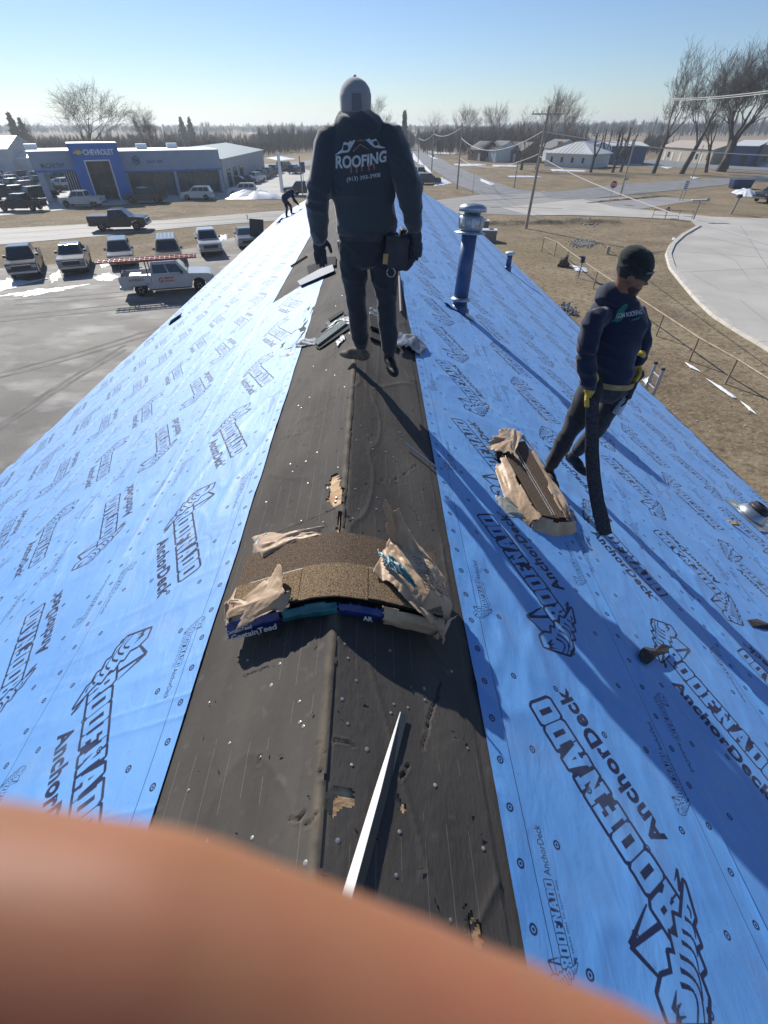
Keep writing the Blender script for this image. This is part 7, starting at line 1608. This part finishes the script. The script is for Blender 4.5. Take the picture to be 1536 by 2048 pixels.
tree((1120, 318), 178, 'wide bare tree behind the hip roofed house', 14, 1.9, width=.95)
tree((1306, 347), 58, 'slender leaning tree with a single trunk, left of the big right group', 21, 0.2, mt=M_bark2, lean=(.22, 0), width=.7, fork=.42, spread=.55, upb=.5, levels=6, nb=(3, 4), r0=.40, twigw=.0135)
tree((1362, 348), 62, 'tall tree with thick forked trunk in the right group', 23, 0.5, mt=M_bark2, lean=(.18, 0), width=.85, fork=.2, upb=.75, levels=6, nb=(3, 4), r0=.46, twigw=.0135)
tree((1412, 345), 140, 'thin dark tree between the two thickest trunks', 21, 2.6, width=.8)
tree((1440, 343), 34, 'largest dark tree with massive base at the right', 27, 0, mt=M_bark2, lean=(.25, 0), width=1.15, fork=.14, upb=.75, levels=6, nb=(4, 4), r0=.60, twigw=.0135)
tree((1450, 338), 58, 'dark tree behind the massive one', 23, 2.0, width=1.1); tree((1570, 345), 48, 'tree reaching in from the right picture border', 27, 2.8, width=1.0)
tree((1150, 300), 228, 'distant bare tree left of the pollards', 8, 1.7, width=1.0); tree((1230, 300), 236, 'distant bare tree behind the blue shed', 5, 2.9, width=1.0)
# pollarded trees: a stem with knuckled arms
def pollard(base, topy, lab, seed):
    g = G(*base); H = hgt(g[0], g[1], topy); rd = random.Random(seed); t_ = thing('pollarded_tree', lab, 'tree', (g[0], g[1], 0), 0, 'pollarded trees by the hip roofed house'); f = .42
    MB().tube([(0, 0, 0), (.1, 0, H * f)], [.36, .28], 8).build('trunk', M_bark2, t_); b = MB()
    for k in range(rd.randint(3, 5)):
        a = rd.uniform(0, 6.28); rr = H * rd.uniform(.08, .2); p1_ = Vector((.1, 0, H * f * rd.uniform(.7, 1))); p2_ = p1_ + Vector((rr * math.cos(a), rr * math.sin(a), H * .25)); p3_ = Vector((p2_.x * 1.25, p2_.y * 1.25, H * rd.uniform(.86, 1))); b.tube([p1_, p2_, p3_], [.24, .17, .14], 6)
        for j in range(10): b.tube([p3_, p3_ + Vector((rd.gauss(0, .35), rd.gauss(0, .35), rd.uniform(.2, .8)))], [.05, .02], 3)
    b.build('branches', M_bark2, t_)
pollard((1148, 312), 256, 'pollarded tree farthest left, behind the hip roofed house', 1); pollard((1158, 312), 256, 'leaning pollard just behind the hip roof', 2); pollard((1181, 345), 262, 'pollarded tree at the corner of the hip roofed house', 3); pollard((1204, 328), 262, 'pollarded tree before the grey shed', 4)
pollard((1225, 345), 260, 'pollarded tree in front of the blue shed', 5); pollard((1241, 344), 272, 'slender pollard right of the blue shed front', 6)
# evergreens
def ever(base, topy, lab, seed, wd=.22):
    g = G(*base); H = hgt(g[0], g[1], topy); r_ = np.random.RandomState(seed); t_ = thing('evergreen_tree', lab, 'tree', (g[0], g[1], 0), 0, 'dark evergreens on the skyline'); MB().tube([(0, 0, 0), (0, 0, H * .98)], [H * .03, H * .006], 6).build('trunk', M_bark2, t_)
    n = 2600; f = r_.rand(n) ** .8; a = r_.rand(n) * 6.28; rad = H * wd * (1.05 - f) * (.35 + .65 * r_.rand(n) ** .5) * (.75 + .35 * np.sin(f * 34 + a)); z = H * (.12 + .86 * f) - rad * .15
    C = np.c_[rad * np.cos(a), rad * np.sin(a), z]; s_ = H * .028; V = (C[:, None, :] + r_.randn(n, 3, 3) * s_).reshape(-1, 3); T = np.arange(n * 3).reshape(n, 3); link('crown', fast_mesh('crown', V, T, M_ever), t_)
ever((808, 300), 222, 'narrow dark spruce behind the standing worker at right', 1, .16); ever((45, 300), 226, 'ragged pine on the left skyline', 2, .30); ever((372, 290), 234, 'left one of the two small pines on the skyline', 3, .3); ever((388, 290), 236, 'right one of the two small pines on the skyline', 4, .3); ever((62, 300), 236, 'small pine beside the ragged one', 5, .3)
# far woods: a mass of bare stems nobody could count
def woods(name, region, n, hmin, hmax, seed, m_, lab=None, tw=.10, k_=46):
    r_ = np.random.RandomState(seed); V = []; cnt = 0
    A_ = np.array([G(*q)[:2] for q in region])       # 4 corners: near-left, near-right, far-right, far-left
    u, v = r_.rand(n), r_.rand(n); B_ = ((A_[0] * (1 - u)[:, None] + A_[1] * u[:, None]) * (1 - v)[:, None] + (A_[3] * (1 - u)[:, None] + A_[2] * u[:, None]) * v[:, None])
    H = hmin + (hmax - hmin) * r_.rand(n) ** 1.6 * (.3 + 1.9 * vn(B_[:, 0] * .02, B_[:, 1] * .02, seed) ** 2); dist = np.hypot(B_[:, 0], B_[:, 1]); w_ = tw * dist / 250
    P0 = np.c_[B_, np.zeros(n)][:, None, :] + np.stack([np.zeros((n, k_)), np.zeros((n, k_)), H[:, None] * (.05 + .55 * r_.rand(n, k_))], -1)
    a = r_.rand(n, k_) * 6.28; sp = H[:, None] * .32 * r_.rand(n, k_); P1 = P0 + np.stack([sp * np.cos(a), sp * np.sin(a), (H[:, None] - P0[..., 2]) * (.35 + .6 * r_.rand(n, k_))], -1)
    P0[:, 0] = np.c_[B_, np.zeros(n)]; P1[:, 0] = np.c_[B_, H * .9]
    side = np.stack([np.cos(a + 1.57), np.sin(a + 1.57), np.zeros_like(a)], -1) * w_[:, None, None]; V = np.stack([P0 - side, P0 + side, P1], 2).reshape(-1, 3); T = np.arange(len(V)).reshape(-1, 3)
    link(name, fast_mesh(name, V, T, m_), kind='stuff', label=lab, cat='woods' if lab else None)
M_far = mat('far_woods', (.05, .047, .048), .95, var=.3, scale=.02); M_far2 = mat('brown_scrub', (.075, .062, .052), .95, var=.3, scale=.03)
woods('treeline', [(-500, 268), (1100, 266), (1100, 256.5), (-500, 256.5)], 5200, 5, 10.5, 1, M_far, 'dark band of far winter woods along the horizon', .15, 36)
woods('treeline', [(1080, 274), (2300, 274), (2000, 257), (1000, 257)], 3800, 8, 15, 2, M_far, 'far winter woods behind the right fields', .16, 36)
woods('scrub', [(-200, 332), (480, 322), (700, 288), (-200, 290)], 2600, 3.2, 6.5, 3, M_far2, 'grey brown scrub behind the dealership', .07, 40)
woods('scrub', [(540, 306), (830, 300), (830, 282), (500, 282)], 1500, 3.5, 7.5, 4, M_far2, 'scrub band beyond the dealership drive', .08, 40)
woods('scrub', [(850, 312), (1180, 306), (1150, 284), (830, 284)], 1500, 4.5, 8.5, 5, M_far2, 'grey scrub among the distant houses', .08, 40)
woods('scrub', [(1285, 312), (1330, 308), (1330, 292), (1285, 294)], 160, 3, 6, 6, M_far2, 'small thicket beside the motel block', .07, 40)
# distant pale snow field strip
snow([(500, 266.5), (640, 266), (640, 267.6), (500, 268)], z=.4, h=.3, label='thin bright snow strip in the far fields', jag=.2)
# ================================================================ AIR
M_air = bpy.data.materials.new('thin_haze'); M_air.use_nodes = True; na = M_air.node_tree; na.nodes.clear(); oa = na.nodes.new('ShaderNodeOutputMaterial'); pv_ = na.nodes.new('ShaderNodeVolumePrincipled')
pv_.inputs['Color'].default_value = (.86, .93, 1, 1); pv_.inputs['Density'].default_value = .00045; pv_.inputs['Anisotropy'].default_value = .35; na.links.new(pv_.outputs[0], oa.inputs['Volume'])
HZ = True
if HZ: MB().box((0, 1150, 14), (3400, 2800, 30)).build('haze', M_air, kind='stuff')
